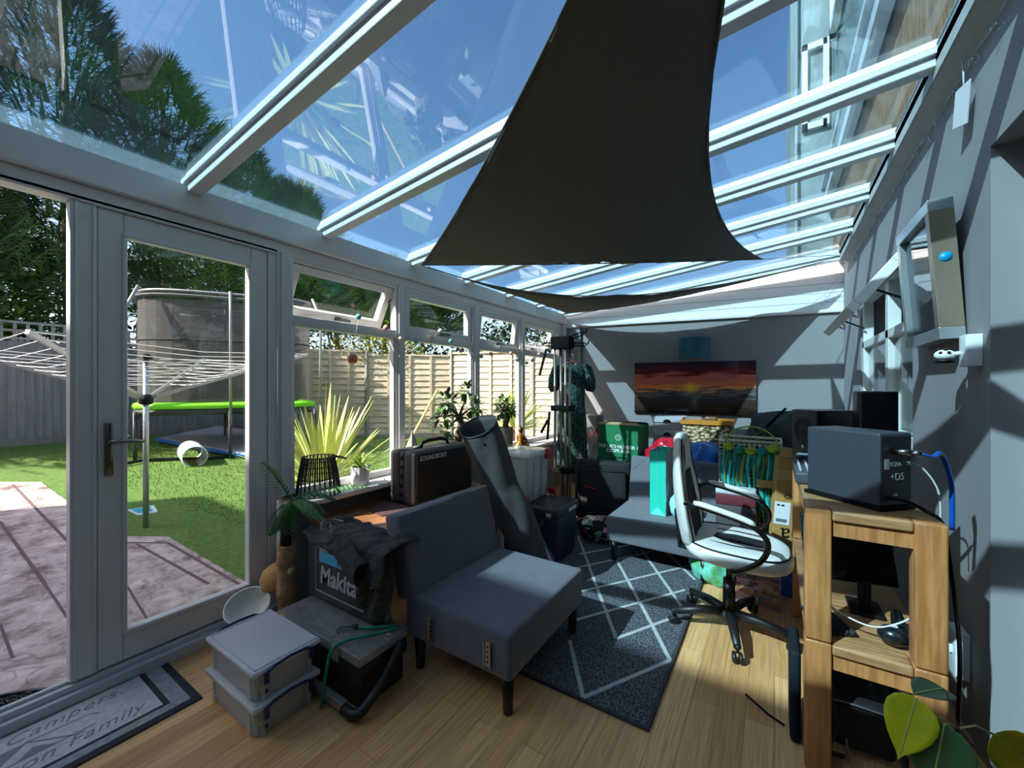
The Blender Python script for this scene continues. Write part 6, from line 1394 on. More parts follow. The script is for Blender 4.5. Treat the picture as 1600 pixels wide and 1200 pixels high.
for k in range(16):
    c = cols[k % 6]; x, y, z = rg.uniform(X0_+0.02, X1_-0.02), rg.uniform(Y0_+0.02, Y0_+0.07), rg.uniform(0.02, 0.12)
    obj('small_toy', B().bbox(x-0.013, y-0.008, z-0.01, x+0.013, y+0.008, z+0.012, r=0.004), mat('toy_%d' % (k % 6), c, 0.5), t)
# ================================================================ ON THE OAK TABLES
TT = 0.438+0.436+0.0012
DG = mat('monitor_grey', (52, 58, 66), 0.5, bump=0.1, bs=300)
N_, L_, R_ = Vector((0.287, 1.746, TT)), Vector((0.105, 1.913, TT)), Vector((0.385, 1.853, TT))
eu = (L_-N_); ev = (R_-N_); Hs = 0.252
Msp = frameM(N_, eu, ev)      # x toward left-back, y toward right-back, z up
if Msp.to_3x3().determinant() < 0 or (Msp.to_3x3() @ Vector((0, 0, 1))).z < 0: Msp = frameM(L_, -eu, ev)
t = thing('studio_monitor', 'large dark grey studio monitor seen from behind, nearest on the oak table', 'speaker', tuple(N_))
wl, wv = eu.length, ev.length
def mloc(a, b_, z): # a along L side (0 at N, 1 at L), b along R side
    return N_+eu*a+ev*b_+Vector((0, 0, z))
q = B().hexa([mloc(0, 0, 0.012), mloc(1, 0, 0.012), mloc(1, 1, 0.012), mloc(0, 1, 0.012), mloc(0, 0, Hs), mloc(1, 0, Hs), mloc(1, 1, Hs), mloc(0, 1, Hs)])
obj('cabinet', q, DG, t, bevel=0.006)
obj('foam_pad', B().hexa([mloc(-0.03, -0.04, 0), mloc(1.03, -0.04, 0), mloc(1.03, 1.04, 0), mloc(-0.03, 1.04, 0), mloc(-0.03, -0.04, 0.012), mloc(1.03, -0.04, 0.012), mloc(1.03, 1.04, 0.012), mloc(-0.03, 1.04, 0.012)]), BLKM, t)
nrm_ = -eu.normalized()
rp = obj('rear_panel', B().hexa([mloc(-0.004, 0.05, 0.03), mloc(0.01, 0.05, 0.03), mloc(0.01, 0.95, 0.03), mloc(-0.004, 0.95, 0.03), mloc(-0.004, 0.05, Hs-0.012), mloc(0.01, 0.05, Hs-0.012), mloc(0.01, 0.95, Hs-0.012), mloc(-0.004, 0.95, Hs-0.012)]), BLK, t)
LT = mat('letter_grey', (140, 142, 144), 0.5)
fx = lambda b_, z: frameM(mloc(-0.012, b_, z), ev, (0, 0, 1))
text('rear_lettering', 'EQUATOR', 0.021, fx(0.60, 0.150), LT, rp, ext=0.0004, sx=0.95); text('rear_lettering', '+D5', 0.034, fx(0.50, 0.108), LT, rp, ext=0.0004)
obj('emblem', B().hexa([mloc(-0.012, 0.12, 0.135), mloc(-0.006, 0.12, 0.135), mloc(-0.006, 0.25, 0.135), mloc(-0.012, 0.25, 0.135), mloc(-0.012, 0.12, 0.168), mloc(-0.006, 0.12, 0.168), mloc(-0.006, 0.25, 0.168), mloc(-0.012, 0.25, 0.168)]), LT, rp)
text('rear_lettering', 'audio', 0.012, fx(0.42, 0.05), LT, rp, ext=0.0004)
p0 = mloc(-0.01, 0.35, 0.195); p1 = p0+nrm_*0.045+ev.normalized()*0.01
obj('plug', B().cyl(p0, p1, 0.009, n=14).cyl(p1, p1+nrm_*0.02+ev.normalized()*0.012, 0.0085, n=14), CHROME, rp)
p2 = p1+nrm_*0.02+ev.normalized()*0.012
t = thing('signal_cable', 'thick blue audio cable curling down beside the wall from the studio monitor', 'cable', tuple(p2))
cpts = smooth([p2, p2+Vector((0.03, 0.02, -0.01)), Vector((0.455, 1.86, 1.06)), Vector((0.485, 1.90, 0.98)), Vector((0.495, 1.92, 0.90)), Vector((0.50, 1.94, 0.80))])
obj('cable_jacket', B().ring(cpts, [0.004]*6+[0.0075]*(len(cpts)-6), 8), mat('cable_blue', (14, 84, 180), 0.4), t)
t2 = tag(obj('power_cable', B().ring(smooth([mloc(-0.02, 0.3, 0.04), mloc(-0.12, 0.5, 0.035), Vector((0.40, 1.78, TT+0.012)), Vector((0.432, 1.76, 0.86)), Vector((0.44, 1.73, 0.76)), Vector((0.455, 1.73, 0.6)), Vector((0.47, 1.76, 0.45)), Vector((0.475, 1.80, 0.2)), Vector((0.48, 1.85, 0.012))]), 0.0055, 8), BLK), 'black power cable running down the near leg of the oak tables', 'cable')
tag(obj('thin_cable', B().ring(smooth([Vector((0.395, 1.93, TT+0.14)), Vector((0.43, 1.93, TT+0.12)), Vector((0.465, 1.93, TT+0.05)), Vector((0.47, 1.93, TT-0.05))]), 0.003, 6), mat('cable_pale', (190, 196, 190), 0.5)), 'thin pale cable behind the large studio monitor', 'cable')
# box behind the monitor, second and third speakers
tag(obj('loudspeaker_rear', B().bbox(0.30, 2.20, TT, 0.418, 2.40, TT+0.385, r=0.006), mat('gloss_black', (14, 15, 20), 0.3)), 'tall plain black speaker cabinet against the house wall', 'speaker')
t = thing('studio_monitor', 'black studio monitor with round woofer facing left, farther along the oak table', 'speaker', (0.2, 2.55, TT))
Mf = Matrix.Translation((0.18, 2.50, TT)) @ Matrix.Rotation(math.radians(32), 4, 'Z')
obj('cabinet', B().bbox(0, 0, 0, 0.20, 0.17, 0.285, r=0.006, M=Mf), mat('gloss_black', (14, 15, 20), 0.3), t)
fp = obj('front_baffle', B().bbox(-0.012, 0.0, 0.002, 0.0, 0.17, 0.283, r=0.004, M=Mf), mat('baffle', (66, 64, 62), 0.6), t)
cw = Mf @ Vector((-0.012, 0.085, 0.18)); aw = Mf.to_3x3() @ Vector((-1, 0, 0))
obj('woofer', B().lathe([(0.066, 0.0), (0.068, 0.004), (0.060, 0.006), (0.046, 0.001), (0.018, 0.0005), (0.016, 0.003), (0, 0.008)], cw, 24, axis=aw), mat('cone_black', (22, 24, 32), 0.5), fp)
obj('port', B().lathe([(0.014, 0.001), (0.012, 0.0012), (0, 0.001)], Mf @ Vector((-0.012, 0.085, 0.06)), 3, axis=aw), BLKM, fp)
obj('indicator', B().ball(Mf @ Vector((-0.014, 0.085, 0.095)), 0.006, 6, sz=1.5), mat('tweeter_white', (220, 222, 224), 0.4), fp)
# mixer and controller gear at the far end of the table
t = thing('mixing_desk', 'grey audio mixer with knobs lying at the far end of the oak table', 'mixer', (0.1, 2.65, TT))
Mm = Matrix.Translation((0.075, 2.06, TT)) @ Matrix.Rotation(math.radians(-2), 4, 'Y')
obj('mixer_body', B().bbox(0.0, 0, 0, 0.15, 0.34, 0.045, r=0.006, M=Mm), mat('mixer_grey', (66, 72, 80), 0.45), t)
q = B()
for i in range(5):
    for j in range(8): q.lathe([(0, 0), (0.006, 0), (0.005, 0.012), (0, 0.013)], Mm @ Vector((0.02+i*0.027, 0.03+j*0.038, 0.045)), 8)
obj('knob_field', q, mat('knob_pale', (150, 156, 162), 0.4), t)
t = thing('keyboard_controller', 'black and silver controller stacked behind the mixer on the oak table', 'controller', (0.1, 2.6, TT))
obj('controller_body', B().bbox(0.088, 2.42, TT, 0.24, 2.485, TT+0.07, r=0.006), mat('dark_gear', (34, 38, 42), 0.5), t)
obj('silver_panel', B().box(0.095, 2.425, TT+0.0705, 0.19, 2.48, TT+0.073), mat('silver_panel', (150, 160, 166), 0.35), t)
heap('folded_coat', 'crumpled dark grey coat heaped behind the dream catcher', 'coat', (0.10, 3.77, 0.74), 0.30, 0.19, 0.20, mat('coat_dark', (56, 64, 66), 0.85, var=0.15, vs=8), 21, 0.28, n=48)
tag(obj('cabinet', B().bbox(-0.16, 3.56, 0.001, 0.40, 3.94, 0.739, r=0.01), mat('crate_dark', (70, 70, 74), 0.7)), 'dark cabinet behind the hamper holding the coat', 'cabinet')
tag(obj('black_rod', B().ring([(-0.05, 3.52, 0.98), (0.07, 3.58, 1.12)], 0.009, 8), BLKM), 'short black rod sticking up out of the coat heap', 'rod')
# shelf: monitor, cables, folded cloth, scanner
TS = 0.438+0.0006
t = thing('display_screen', 'black glossy display leaning back on the shelf between the two oak tables', 'screen', (0.27, 2.1, TS))
Md = Matrix.Translation((0.115, 2.00, TS)) @ Matrix.Rotation(math.radians(14), 4, 'Z') @ Matrix.Rotation(math.radians(-16), 4, 'X')
obj('screen_body', B().bbox(0, 0, 0.075, 0.30, 0.03, 0.325, r=0.008, M=Md), mat('gloss_black2', (10, 11, 14), 0.12), t)
q = B().ring([Md @ Vector((0.15+0.03*math.cos(a), -0.001, 0.21+0.014*math.sin(a))) for a in [k*math.pi/10 for k in range(20)]], 0.0008, 4, closed=True); obj('oval_logo', q, mat('logo_dim', (60, 62, 66), 0.4), t)
text('brand_print', 'BLACKMAGIC', 0.012, frameM(Md @ Vector((0.16, -0.0015, 0.285)), Md.to_3x3() @ Vector((1, 0, 0)), Md.to_3x3() @ Vector((0, 0, 1))), mat('logo_dim', (60, 62, 66), 0.4), t, ext=0.0003) if False else None
obj('stand_foot', B().bbox(0.12, -0.06, 0.0, 0.22, 0.07, 0.012, r=0.004, M=Matrix.Translation((0.115, 2.00, TS))).bbox(0.15, 0.0, 0.01, 0.19, 0.02, 0.10, r=0.004, M=Matrix.Translation((0.115, 2.00, TS))), BLK, t)
tag(obj('charging_cable', B().ring(smooth([(0.10, 1.86, TS+0.13), (0.16, 1.80, TS+0.075), (0.22, 1.77, TS+0.055), (0.28, 1.765, TS+0.05), (0.34, 1.78, TS+0.075), (0.40, 1.82, TS+0.11)]), 0.0028, 6), mat('cable_white', (232, 234, 236), 0.4)), 'white cable sagging across the shelf in front of the display', 'cable')
t = thing('folded_case', 'black pleated fabric case flat on the shelf at the left', 'case', (0.18, 1.8, TS))
Mc = Matrix.Translation((0.165, 1.735, TS)) @ Matrix.Rotation(math.radians(25), 4, 'Z'); q = B()
obj('case_body', B().grid(lambda u, v: Mc @ Vector((0.10*u-0.02, 0.16*v, 0.012+0.006*math.sin(u*30))), 30, 6, th=0.010), mat('case_fabric', (30, 34, 38), 0.85), t)
t = thing('barcode_scanner', 'glossy black rounded barcode scanner lying on the shelf at the right', 'scanner', (0.32, 1.78, TS))
q = B().ball((0.325, 1.775, TS+0.032), 0.036, 10, sx=1.15, sy=0.95, sz=0.86); q.ring([(0.34, 1.79, TS+0.028), (0.35, 1.84, TS+0.04), (0.355, 1.90, TS+0.055)], [0.027, 0.02, 0.016], 12); obj('scanner_body', q, mat('scanner_black', (22, 26, 32), 0.25), t)
obj('small_label', B().box(0.318, 1.768, TS+0.062, 0.334, 1.778, TS+0.066), mat('label_pale', (200, 204, 206), 0.5), t)
RK_ = mat('ruck_black', (24, 25, 28), 0.7, bump=0.4, bs=30, var=0.3, vs=10)
t = thing('backpack', 'black nylon rucksack slumped on the floor under the oak tables', 'bag', (0.26, 2.0, 0))
o_ = heap('bag_body', 'x', 'x', (0.255, 2.06, 0.001), 0.13, 0.18, 0.18, RK_, 31, 0.2)
for k_ in ('label', 'category'): del o_[k_]
o_.data.transform(wm(t).inverted()); o_.parent = t
obj('front_pocket', B().bbox(0.16, 1.79, 0.03, 0.34, 1.86, 0.20, r=0.03, seg=3), RK_, t)
obj('shoulder_strap', B().ring(smooth([(0.17, 1.84, 0.30), (0.15, 1.76, 0.25), (0.17, 1.74, 0.14), (0.15, 1.76, 0.03), (0.20, 1.78, 0.012)]), 0.014, 8, sq=0.35), mat('strap_grey', (52, 54, 58), 0.8), t)
obj('shoulder_strap', B().ring(smooth([(0.30, 1.86, 0.31), (0.34, 1.77, 0.26), (0.33, 1.74, 0.15), (0.36, 1.76, 0.05)]), 0.014, 8, sq=0.35), mat('strap_grey', (52, 54, 58), 0.8), t)
obj('zip_line', B().ring(smooth([(0.17, 1.79, 0.18), (0.19, 1.785, 0.195), (0.31, 1.785, 0.195), (0.33, 1.79, 0.18)]), 0.003, 5), mat('zip_pale', (130, 134, 136), 0.4), t)
obj('compression_strap', B().ring([(0.21, 1.775, 0.012), (0.205, 1.765, 0.085)], 0.006, 6, sq=0.5), mat('zip_pale', (130, 134, 136), 0.4), t)
tag(obj('bag_strap', B().ring([(-0.10, 1.93, 0.004), (-0.02, 1.86, 0.004), (0.03, 1.83, 0.006)], 0.005, 6, sq=0.6), BLKM), 'thin black strap lying on the floor left of the oak tables', 'strap')
tag(obj('instrument_bag', B().bbox(0.046, 1.76, 0.001, 0.080, 1.96, 0.33, r=0.016, seg=3), mat('dark_teal_cloth', (22, 32, 38), 0.8, spec=0.2)), 'narrow dark teal padded bag standing beside the near left oak leg', 'bag')
# ================================================================ WALLS: PICTURES, LANTERN, SWITCHES, LIGHTS
wx = Vector((1, 0.14, 0)).normalized(); wn = Vector((0.14, -1, 0)).normalized()   # along the back wall, out of it
def onback(x, z, off=0.0): return Vector((x, wall_y(x), z))+wn*off
def sunset():
    m = bpy.data.materials.new('sunset_print'); m.use_nodes = True; n = m.node_tree.nodes; l = m.node_tree.links; p = n['Principled BSDF']; p.inputs['Roughness'].default_value = 0.08; p.inputs['Specular IOR Level'].default_value = 0.7
    tc = n.new('ShaderNodeTexCoord'); sp = n.new('ShaderNodeSeparateXYZ'); l.new(tc.outputs['UV'], sp.inputs[0])
    mp = n.new('ShaderNodeMapping'); mp.inputs['Scale'].default_value = (3.0, 12, 1); l.new(tc.outputs['UV'], mp.inputs[0])
    no = n.new('ShaderNodeTexNoise'); no.inputs['Scale'].default_value = 1.6; no.inputs['Detail'].default_value = 9; no.inputs['Distortion'].default_value = 0.8; l.new(mp.outputs[0], no.inputs[0])
    # vertical gradient of the printed image, disturbed by cloud noise
    ad = n.new('ShaderNodeMath'); ad.operation = 'MULTIPLY_ADD'; l.new(no.outputs[0], ad.inputs[0]); ad.inputs[1].default_value = 0.5; l.new(sp.outputs[1], ad.inputs[2])
    sb = n.new('ShaderNodeMath'); sb.operation = 'SUBTRACT'; l.new(ad.outputs[0], sb.inputs[0]); sb.inputs[1].default_value = 0.25
    r = n.new('ShaderNodeValToRGB'); e = r.color_ramp.elements; e[0].position = 0.0; e[0].color = (*lin((24, 18, 16)), 1); e[1].position = 1.0; e[1].color = (*lin((40, 34, 70)), 1)
    for pos, c in ((0.16, (64, 48, 38)), (0.30, (58, 56, 60)), (0.40, (120, 112, 110)), (0.46, (70, 62, 66)), (0.485, (240, 150, 84)), (0.58, (214, 104, 72)), (0.70, (196, 104, 96)), (0.80, (120, 26, 28)), (0.90, (70, 20, 34))): x = e.new(pos); x.color = (*lin(c), 1)
    l.new(sb.outputs[0], r.inputs[0])
    # the sun in the print
    d = n.new('ShaderNodeVectorMath'); d.operation = 'DISTANCE'; mp2 = n.new('ShaderNodeMapping'); mp2.inputs['Scale'].default_value = (1.6, 1.0, 0); l.new(tc.outputs['UV'], mp2.inputs[0]); l.new(mp2.outputs[0], d.inputs[0]); d.inputs[1].default_value = (0.784, 0.50, 0)
    r2 = n.new('ShaderNodeValToRGB'); r2.color_ramp.elements[0].position = 0.02; r2.color_ramp.elements[0].color = (1, 1, 1, 1); r2.color_ramp.elements[1].position = 0.12; r2.color_ramp.elements[1].color = (0, 0, 0, 1); l.new(d.outputs['Value'], r2.inputs[0])
    mx = n.new('ShaderNodeMix'); mx.data_type = 'RGBA'; l.new(r2.outputs[0], mx.inputs[0]); l.new(r.outputs[0], mx.inputs[6]); mx.inputs[7].default_value = (*lin((255, 196, 70)), 1)
    l.new(mx.outputs[2], p.inputs['Base Color']); return m
def panel_uv(name, corners, m, parent, th=0.02):
    """flat printed panel with 0..1 UVs on its front face"""
    q = B(); q.poly(corners, -th, (corners[1]-corners[0]).cross(corners[3]-corners[0]).normalized()); o = obj(name, q, m, parent)
    uv = o.data.uv_layers.new(name='uv'); inv = wm(o.parent).inverted() if parent else Matrix(); c = [inv @ v for v in corners]; ex, ey = c[1]-c[0], c[3]-c[0]
    for lp in o.data.loops:
        v = o.data.vertices[lp.vertex_index].co-c[0]; uv.data[lp.index].uv = (v.dot(ex)/ex.length_squared, v.dot(ey)/ey.length_squared)
    return o
t = thing('sunset_picture', 'wide glossy picture of a red sunset over the sea on the back wall', 'picture', tuple(onback(-0.82, 1.25)))
xa, xb, za, zb = -1.462, -0.174, 0.955, 1.572
panel_uv('print_panel', [onback(xa, za, 0.028), onback(xb, za, 0.028), onback(xb, zb, 0.028), onback(xa, zb, 0.028)], sunset(), t, 0.02)
# wall lantern
t = thing('wall_lantern', 'turquoise patterned half-hexagon wall light above the sunset picture', 'wall light', tuple(onback(-0.77, 1.75)))
lx0, lx1, lz0, lz1 = -0.955, -0.625, 1.612, 1.852
def lantern():
    m = mat('lantern_teal', (36, 120, 140), 0.5, col2=(24, 92, 116), vs=4); return m
pl = [onback(lx0, 0, 0.004), onback(lx0+0.03, 0, 0.10), onback(-0.74, 0, 0.13), onback(lx1, 0, 0.06), onback(lx1, 0, 0.004)]
q = B()
for a, b_ in zip(pl, pl[1:]):
    d = (b_-a).normalized(); nn = Vector((d.y, -d.x, 0)); q.hexa([a+Vector((0,0,lz0)), b_+Vector((0,0,lz0)), b_+Vector((0,0,lz0))-nn*0.003, a+Vector((0,0,lz0))-nn*0.003, a+Vector((0,0,lz1)), b_+Vector((0,0,lz1)), b_+Vector((0,0,lz1))-nn*0.003, a+Vector((0,0,lz1))-nn*0.003])
sh = obj('shade', q, lantern(), t)
rg = random.Random(8)
for (A_, B_) in ((pl[1], pl[2]), (pl[2], pl[3])):
    q = B(); d = (B_-A_); c = (A_+B_)/2; nn = Vector((d.y, -d.x, 0)).normalized(); dd = d.normalized()
    for k in range(9):
        for s in (-1, 1):
            pts = []
            a0 = rg.uniform(0, 6.28); r0 = 0.012+0.0055*k
            for i in range(7): a = a0+i*0.25; pts.append(c+dd*(s*r0*math.cos(a)*0.8)+Vector((0, 0, (lz0+lz1)/2+r0*math.sin(a)))+nn*0.002)
            q.ring(pts, 0.0016, 4)
    obj('printed_motif', q, mat('motif_pale', (120, 176, 176), 0.6), sh)
# framed mirror leaning from the right wall
t = thing('framed_picture', 'deep silver-framed glass picture hanging on the house wall, blue dot on its edge', 'picture', (0.56, 2.4, 1.8))
fz0, fz1, fy0, fy1 = 1.46, 1.995, 2.165, 2.64
tl_ = 0.035   # top leans out
def fp_(y, z, d):  # d = depth from the wall
    k = (z-fz0)/(fz1-fz0); return Vector((XR-0.004-d-tl_*k, y, z))
FS = mat('brushed_frame', (150, 140, 120), 0.35, metal=0.55, var=0.1, vs=6); FI = mat('inner_frame', (176, 186, 188), 0.25, metal=0.6)
for (a0, c0, a1, c1) in ((fy0, fz0, fy1, fz0+0.045), (fy0, fz1-0.045, fy1, fz1), (fy0, fz0+0.045, fy0+0.045, fz1-0.045), (fy1-0.045, fz0+0.045, fy1, fz1-0.045)):
    obj('frame_side', B().hexa([fp_(a0, c0, 0.07), fp_(a1, c0, 0.07), fp_(a1, c0, 0.0), fp_(a0, c0, 0.0), fp_(a0, c1, 0.07), fp_(a1, c1, 0.07), fp_(a1, c1, 0.0), fp_(a0, c1, 0.0)]), FS if a0 == fy0 and a1 < fy1 else FI, t, bevel=0.002)
obj('backing', B().hexa([fp_(fy0+0.04, fz0+0.04, 0.02), fp_(fy1-0.04, fz0+0.04, 0.02), fp_(fy1-0.04, fz0+0.04, 0.012), fp_(fy0+0.04, fz0+0.04, 0.012), fp_(fy0+0.04, fz1-0.04, 0.02), fp_(fy1-0.04, fz1-0.04, 0.02), fp_(fy1-0.04, fz1-0.04, 0.012), fp_(fy0+0.04, fz1-0.04, 0.012)]), mat('dim_print', (40, 46, 56), 0.5, col2=(70, 76, 96), vs=10), t)
obj('glass_front', B().hexa([fp_(fy0+0.04, fz0+0.04, 0.05), fp_(fy1-0.04, fz0+0.04, 0.05), fp_(fy1-0.04, fz0+0.04, 0.047), fp_(fy0+0.04, fz0+0.04, 0.047), fp_(fy0+0.04, fz1-0.04, 0.05), fp_(fy1-0.04, fz1-0.04, 0.05), fp_(fy1-0.04, fz1-0.04, 0.047), fp_(fy0+0.04, fz1-0.04, 0.047)]), glassmat('picture_glass', (0.9, 0.92, 0.92), 2.2), t)
c = (fp_(fy0, 1.77, 0.035)); obj('blue_dot', B().lathe([(0, 0), (0.018, 0), (0.018, 0.002), (0, 0.002)], c, 20, axis=(0, -1, 0)), mat('dot_blue', (0, 150, 200), 0.4), t)
# switch with panda-shaped sensor, lower socket, hanging tag
t = thing('wall_switch', 'white switch box with a small black and white animal-face sensor on the house wall', 'switch', (XR, 2.14, 1.4))
sy0, sy1, sz0, sz1 = 2.035, 2.10, 1.35, 1.462
obj('switch_box', B().bbox(XR-0.042, sy0, sz0, XR-0.0005, sy1, sz1, r=0.004), mat('switch_white', (222, 226, 228), 0.35), t)
c = Vector((XR-0.078, 2.10, 1.395))
sn = obj('sensor_ball', B().ball(c, 0.024, 10, sx=1.2, sz=0.85), mat('switch_white', (222, 226, 228), 0.35), t)
obj('ear', B().ball(c+Vector((0.0, -0.012, 0.02)), 0.007, 6), BLK, sn); obj('ear', B().ball(c+Vector((-0.012, 0.012, 0.02)), 0.007, 6), BLK, sn)
obj('eye_patch', B().ball(c+Vector((-0.014, -0.016, 0.007)), 0.006, 6), BLK, sn); obj('eye_patch', B().ball(c+Vector((0.006, -0.021, 0.007)), 0.006, 6), BLK, sn)
obj('sensor_base', B().lathe([(0, -0.03), (0.028, -0.028), (0.024, -0.014), (0, -0.012)], c, 18), BLK, sn)
obj('sensor_neck', B().ring([c, (XR-0.04, 2.09, 1.40)], 0.008, 8), mat('switch_white', (222, 226, 228), 0.35), sn)
t = thing('wall_socket', 'white socket box low on the house wall beside the oak tables', 'socket', (XR, 2.2, 0.27))
obj('socket_box', B().bbox(XR-0.04, 2.14, 0.20, XR-0.0005, 2.24, 0.37, r=0.005), mat('switch_white', (222, 226, 228), 0.35), t)
obj('rocker', B().bbox(XR-0.048, 2.17, 0.28, XR-0.038, 2.20, 0.31, r=0.003), mat('switch_white', (222, 226, 228), 0.35), t)
t = thing('hanging_tag', 'small white card hanging on a ribbon under the roof edge trim', 'tag', (0.57, 2.3, 2.4))
obj('card', B().poly([(0.578, 2.06, 2.36), (0.560, 2.13, 2.36), (0.560, 2.16, 2.24), (0.578, 2.09, 2.22)], 0.003), mat('card_white', (196, 198, 202), 0.7), t)
obj('ribbon', B().ring([(0.57, 2.10, 2.36), (0.575, 2.12, 2.42), (0.575, 2.13, 2.47)], 0.003, 5), mat('card_white', (196, 198, 202), 0.7), t)
# clear bulb string along the trim and down the gable
BULB = glassmat('bulb_glass', (0.93, 0.97, 0.98), 1.9)
t = thing('string_lights', 'string of small clear bulbs along the roof edge of the house wall', 'string lights', (0.58, 3.2, 2.45))
pts = []; rg = random.Random(5)
for k in range(60):
    y = 1.35+3.5*k/59; pts.append(Vector((XR-0.012, y, 2.455-0.02*abs(math.sin(k*0.8)))))
obj('wire', B().ring(pts, 0.0014, 4, caps=False), mat('wire_clear', (190, 205, 210), 0.4), t)
for k in range(3, 58, 3):
    p = pts[k]+Vector((-0.004, 0, -0.012)); obj('bulb', B().lathe([(0.005, 0.012), (0.006, 0.002), (0.014, -0.012), (0.016, -0.022), (0.011, -0.034), (0, -0.038)], p, 10), BULB, t)
t = thing('light_wire', 'thin cable with one bulb drooping across the white gable boards', 'cable', tuple(onback(0.5, 2.4)))
obj('wire', B().ring([onback(0.56, 2.42, 0.01), onback(0.5, 2.33, 0.02), onback(0.44, 2.24, 0.02), onback(0.36, 2.18, 0.02), onback(0.30, 2.10, 0.015)], 0.0016, 4), mat('wire_grey', (140, 156, 164), 0.4), t)
obj('bulb', B().ball(onback(0.44, 2.22, 0.03), 0.014, 6), BULB, t)
# cotton-ball garlands over the transoms
PK, TE, WH_, CP = mat('ball_pink', (232, 176, 168), 0.9), mat('ball_teal', (120, 190, 190), 0.9), mat('ball_white', (232, 228, 224), 0.9), mat('ball_copper', (190, 120, 100), 0.6)
t = thing('ball_garland', 'garland of pink, white and teal balls draped along the window transoms', 'garland', (-2.33, 2.9, 1.65))
gp = [(560, 495, 'T', -2.33), (603, 512, 'P', -2.33), (625, 530, 'W', -2.335), (650, 534, 'T', -2.32), (675, 528, 'P', -2.32), (688, 517, 'W', -2.32), (704, 533, 'T', -2.32), (720, 548, 'P', -2.32), (738, 554, 'W', -2.33), (752, 557, 'T', -2.32), (767, 553, 'P', -2.32), (782, 542, 'W', -2.32), (792, 536, 'T', -2.32), (798, 552, 'P', -2.32), (808, 563, 'W', -2.33), (823, 567, 'T', -2.32), (832, 563, 'P', -2.32), (842, 553, 'P', -2.32)]
cc = []
for x, y, c, X in gp:
    p = at(x, y, X=X); cc.append(p); r = 0.019
    obj('ball', B().ball(p, r, 8), {'P': PK, 'T': TE, 'W': WH_}[c], t)
obj('cord', B().ring(smooth([at(470, 492, X=-2.33)]+cc+[at(862, 540, X=-2.33)], 3), 0.0012, 4, caps=False), mat('wire_clear', (190, 205, 210), 0.4), t)
p = at(551, 561, X=-2.30); t = thing('copper_bauble', 'single copper glass ball hanging in the first window', 'bauble', tuple(p))
obj('ball', B().ball(p, 0.034, 12), glassmat('copper_glass', (0.75, 0.42, 0.34), 1.8, diff=0.5, dcol=(200, 120, 100)), t)
obj('cord', B().ring([p+Vector((0, 0, 0.033)), at(553, 540, X=-2.33), at(560, 497, X=-2.34)], 0.0012, 4), mat('wire_clear', (190, 205, 210), 0.4), t)
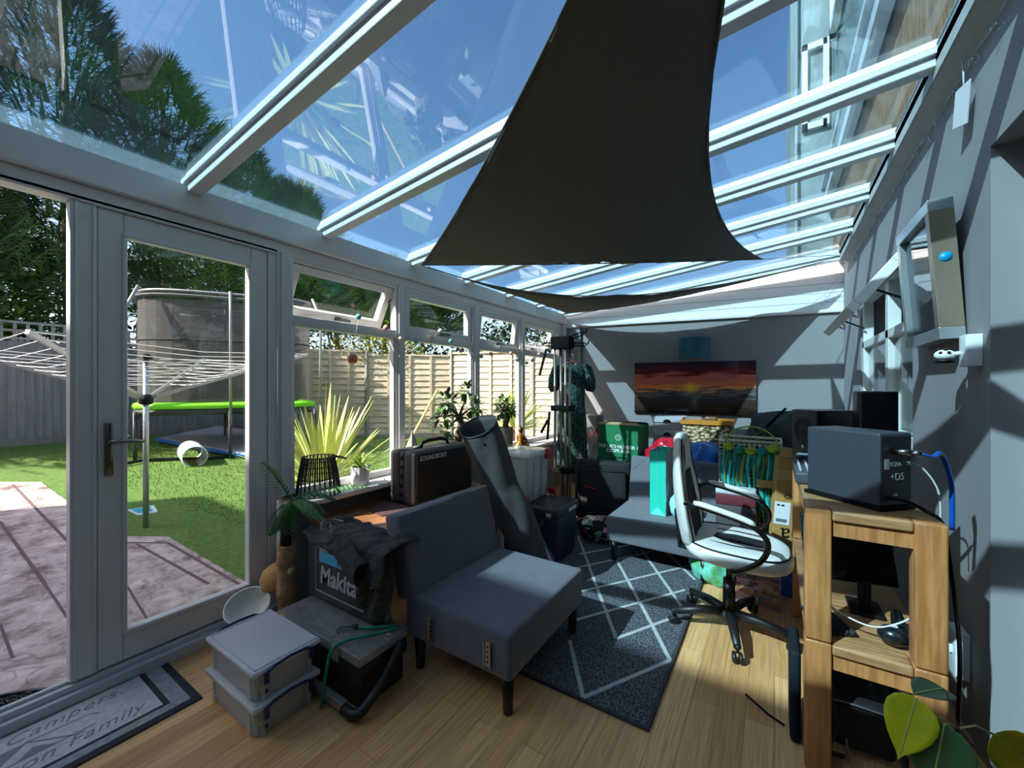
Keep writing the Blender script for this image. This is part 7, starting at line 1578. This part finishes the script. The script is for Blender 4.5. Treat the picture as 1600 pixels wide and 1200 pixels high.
# ================================================================ FOREGROUND PLANT (pot stands below the frame)
p0 = Vector((0.36, 0.62, 0)); 
t = thing('foreground_plant', 'heart-leaved plant with yellowing leaves at the lower right, nearest the camera', 'plant', (0.36, 0.60, 0))
def pt(x, y, s): 
    u = (x-CXP)/FPX; v = (CYP-y)/FPX; return Vector(((-_sa+u*_ca)*s, (_ca+u*_sa)*s, CAMH+v*s))
S0 = 0.62
stem = [Vector((0.42, 0.66, 0.30)), Vector((0.40, 0.72, 0.5)), pt(1560, 1215, S0), pt(1520, 1165, S0), pt(1497, 1138, S0), pt(1478, 1080, S0)]
obj('stem', B().ring(stem, [0.006, 0.005, 0.0032, 0.0026, 0.002, 0.0012], 8), mat('stem_brown', (120, 84, 70), 0.6), t)
def heartleaf(base, tip, w, m, name, n_up, curl=0.12):
    base, tip = Vector(base), Vector(tip); d = tip-base; L = d.length; d.normalize(); s = d.cross(Vector(n_up)).normalized(); nn = s.cross(d)
    prof = [(0.0, 0.05), (0.03, 0.45), (0.10, 0.78), (0.22, 0.98), (0.36, 1.0), (0.52, 0.88), (0.68, 0.64), (0.80, 0.38), (0.88, 0.17), (0.94, 0.07), (1.0, 0.01)]
    q = B(); rows = []
    for u, ww in prof:
        c = base+d*(L*u)-nn*(curl*L*u*u*0.5)
        rows.append([c+s*(k/4*w*ww)+nn*(abs(k/4)**1.5*w*0.12*ww) for k in range(-4, 5)])
    V = [[q.bm.verts.new(p) for p in r] for r in rows]
    for A_, B_ in zip(V, V[1:]):
        for k in range(8): f = q.bm.faces.new([A_[k], A_[k+1], B_[k+1], B_[k]]); f.smooth = True
    o = obj(name, q, m, t); sm = o.modifiers.new('s', 'SOLIDIFY'); sm.thickness = 0.0006
    mid = [r[4]+nn*0.0006 for r in rows]; obj('midrib', B().ring(mid, [0.0011]*9+[0.0006, 0.0004], 5), mat('rib_pale', (206, 206, 120), 0.5), o); return o
YL = mat('yellow_leaf', (238, 224, 24), 0.45, col2=(186, 196, 34), vs=14); YL2 = mat('golden_leaf', (250, 206, 14), 0.45, col2=(190, 182, 24), vs=14); GL = mat('green_leaf', (92, 126, 78), 0.4, col2=(74, 104, 64), vs=10)
up = Vector((-0.31, -1.39, 0.8))
heartleaf(pt(1432, 1090, S0), pt(1403, 1188, S0-0.01), 0.030, YL, 'yellow_leaf', up, 0.05)
heartleaf(pt(1412, 1095, S0-0.01), pt(1400, 1186, S0-0.02), 0.001, YL, 'leaf_drip_tip', up) if False else None
heartleaf(pt(1476, 1130, S0-0.02), pt(1452, 1250, S0-0.03), 0.037, GL, 'green_leaf', up, 0.05)
heartleaf(pt(1553, 1146, S0), pt(1640, 1230, S0), 0.034, YL2, 'golden_leaf', up, 0.05)
heartleaf(pt(1475, 1076, S0+0.03), pt(1425, 1082, S0+0.02), 0.026, GL, 'green_leaf', Vector((0, 0, 1)), 0.1)
for a, b_, c in (((1497, 1138), (1470, 1122), (1441, 1118)), ((1497, 1138), (1525, 1134), (1553, 1148)), ((1497, 1138), (1484, 1132), (1476, 1132))):
    obj('leaf_stalk', B().ring([pt(*a, S0), pt(*b_, S0), pt(*c, S0)], 0.0016, 6), mat('stalk_pale', (186, 176, 116), 0.5), t)
q = B().lathe([(0, 0.0), (0.11, 0.0), (0.15, 0.26), (0.155, 0.28), (0.14, 0.28), (0, 0.26)], (0.42, 0.66, 0.001), 24)
obj('plant_pot', q, mat('pot_charcoal', (60, 60, 62), 0.6), t)
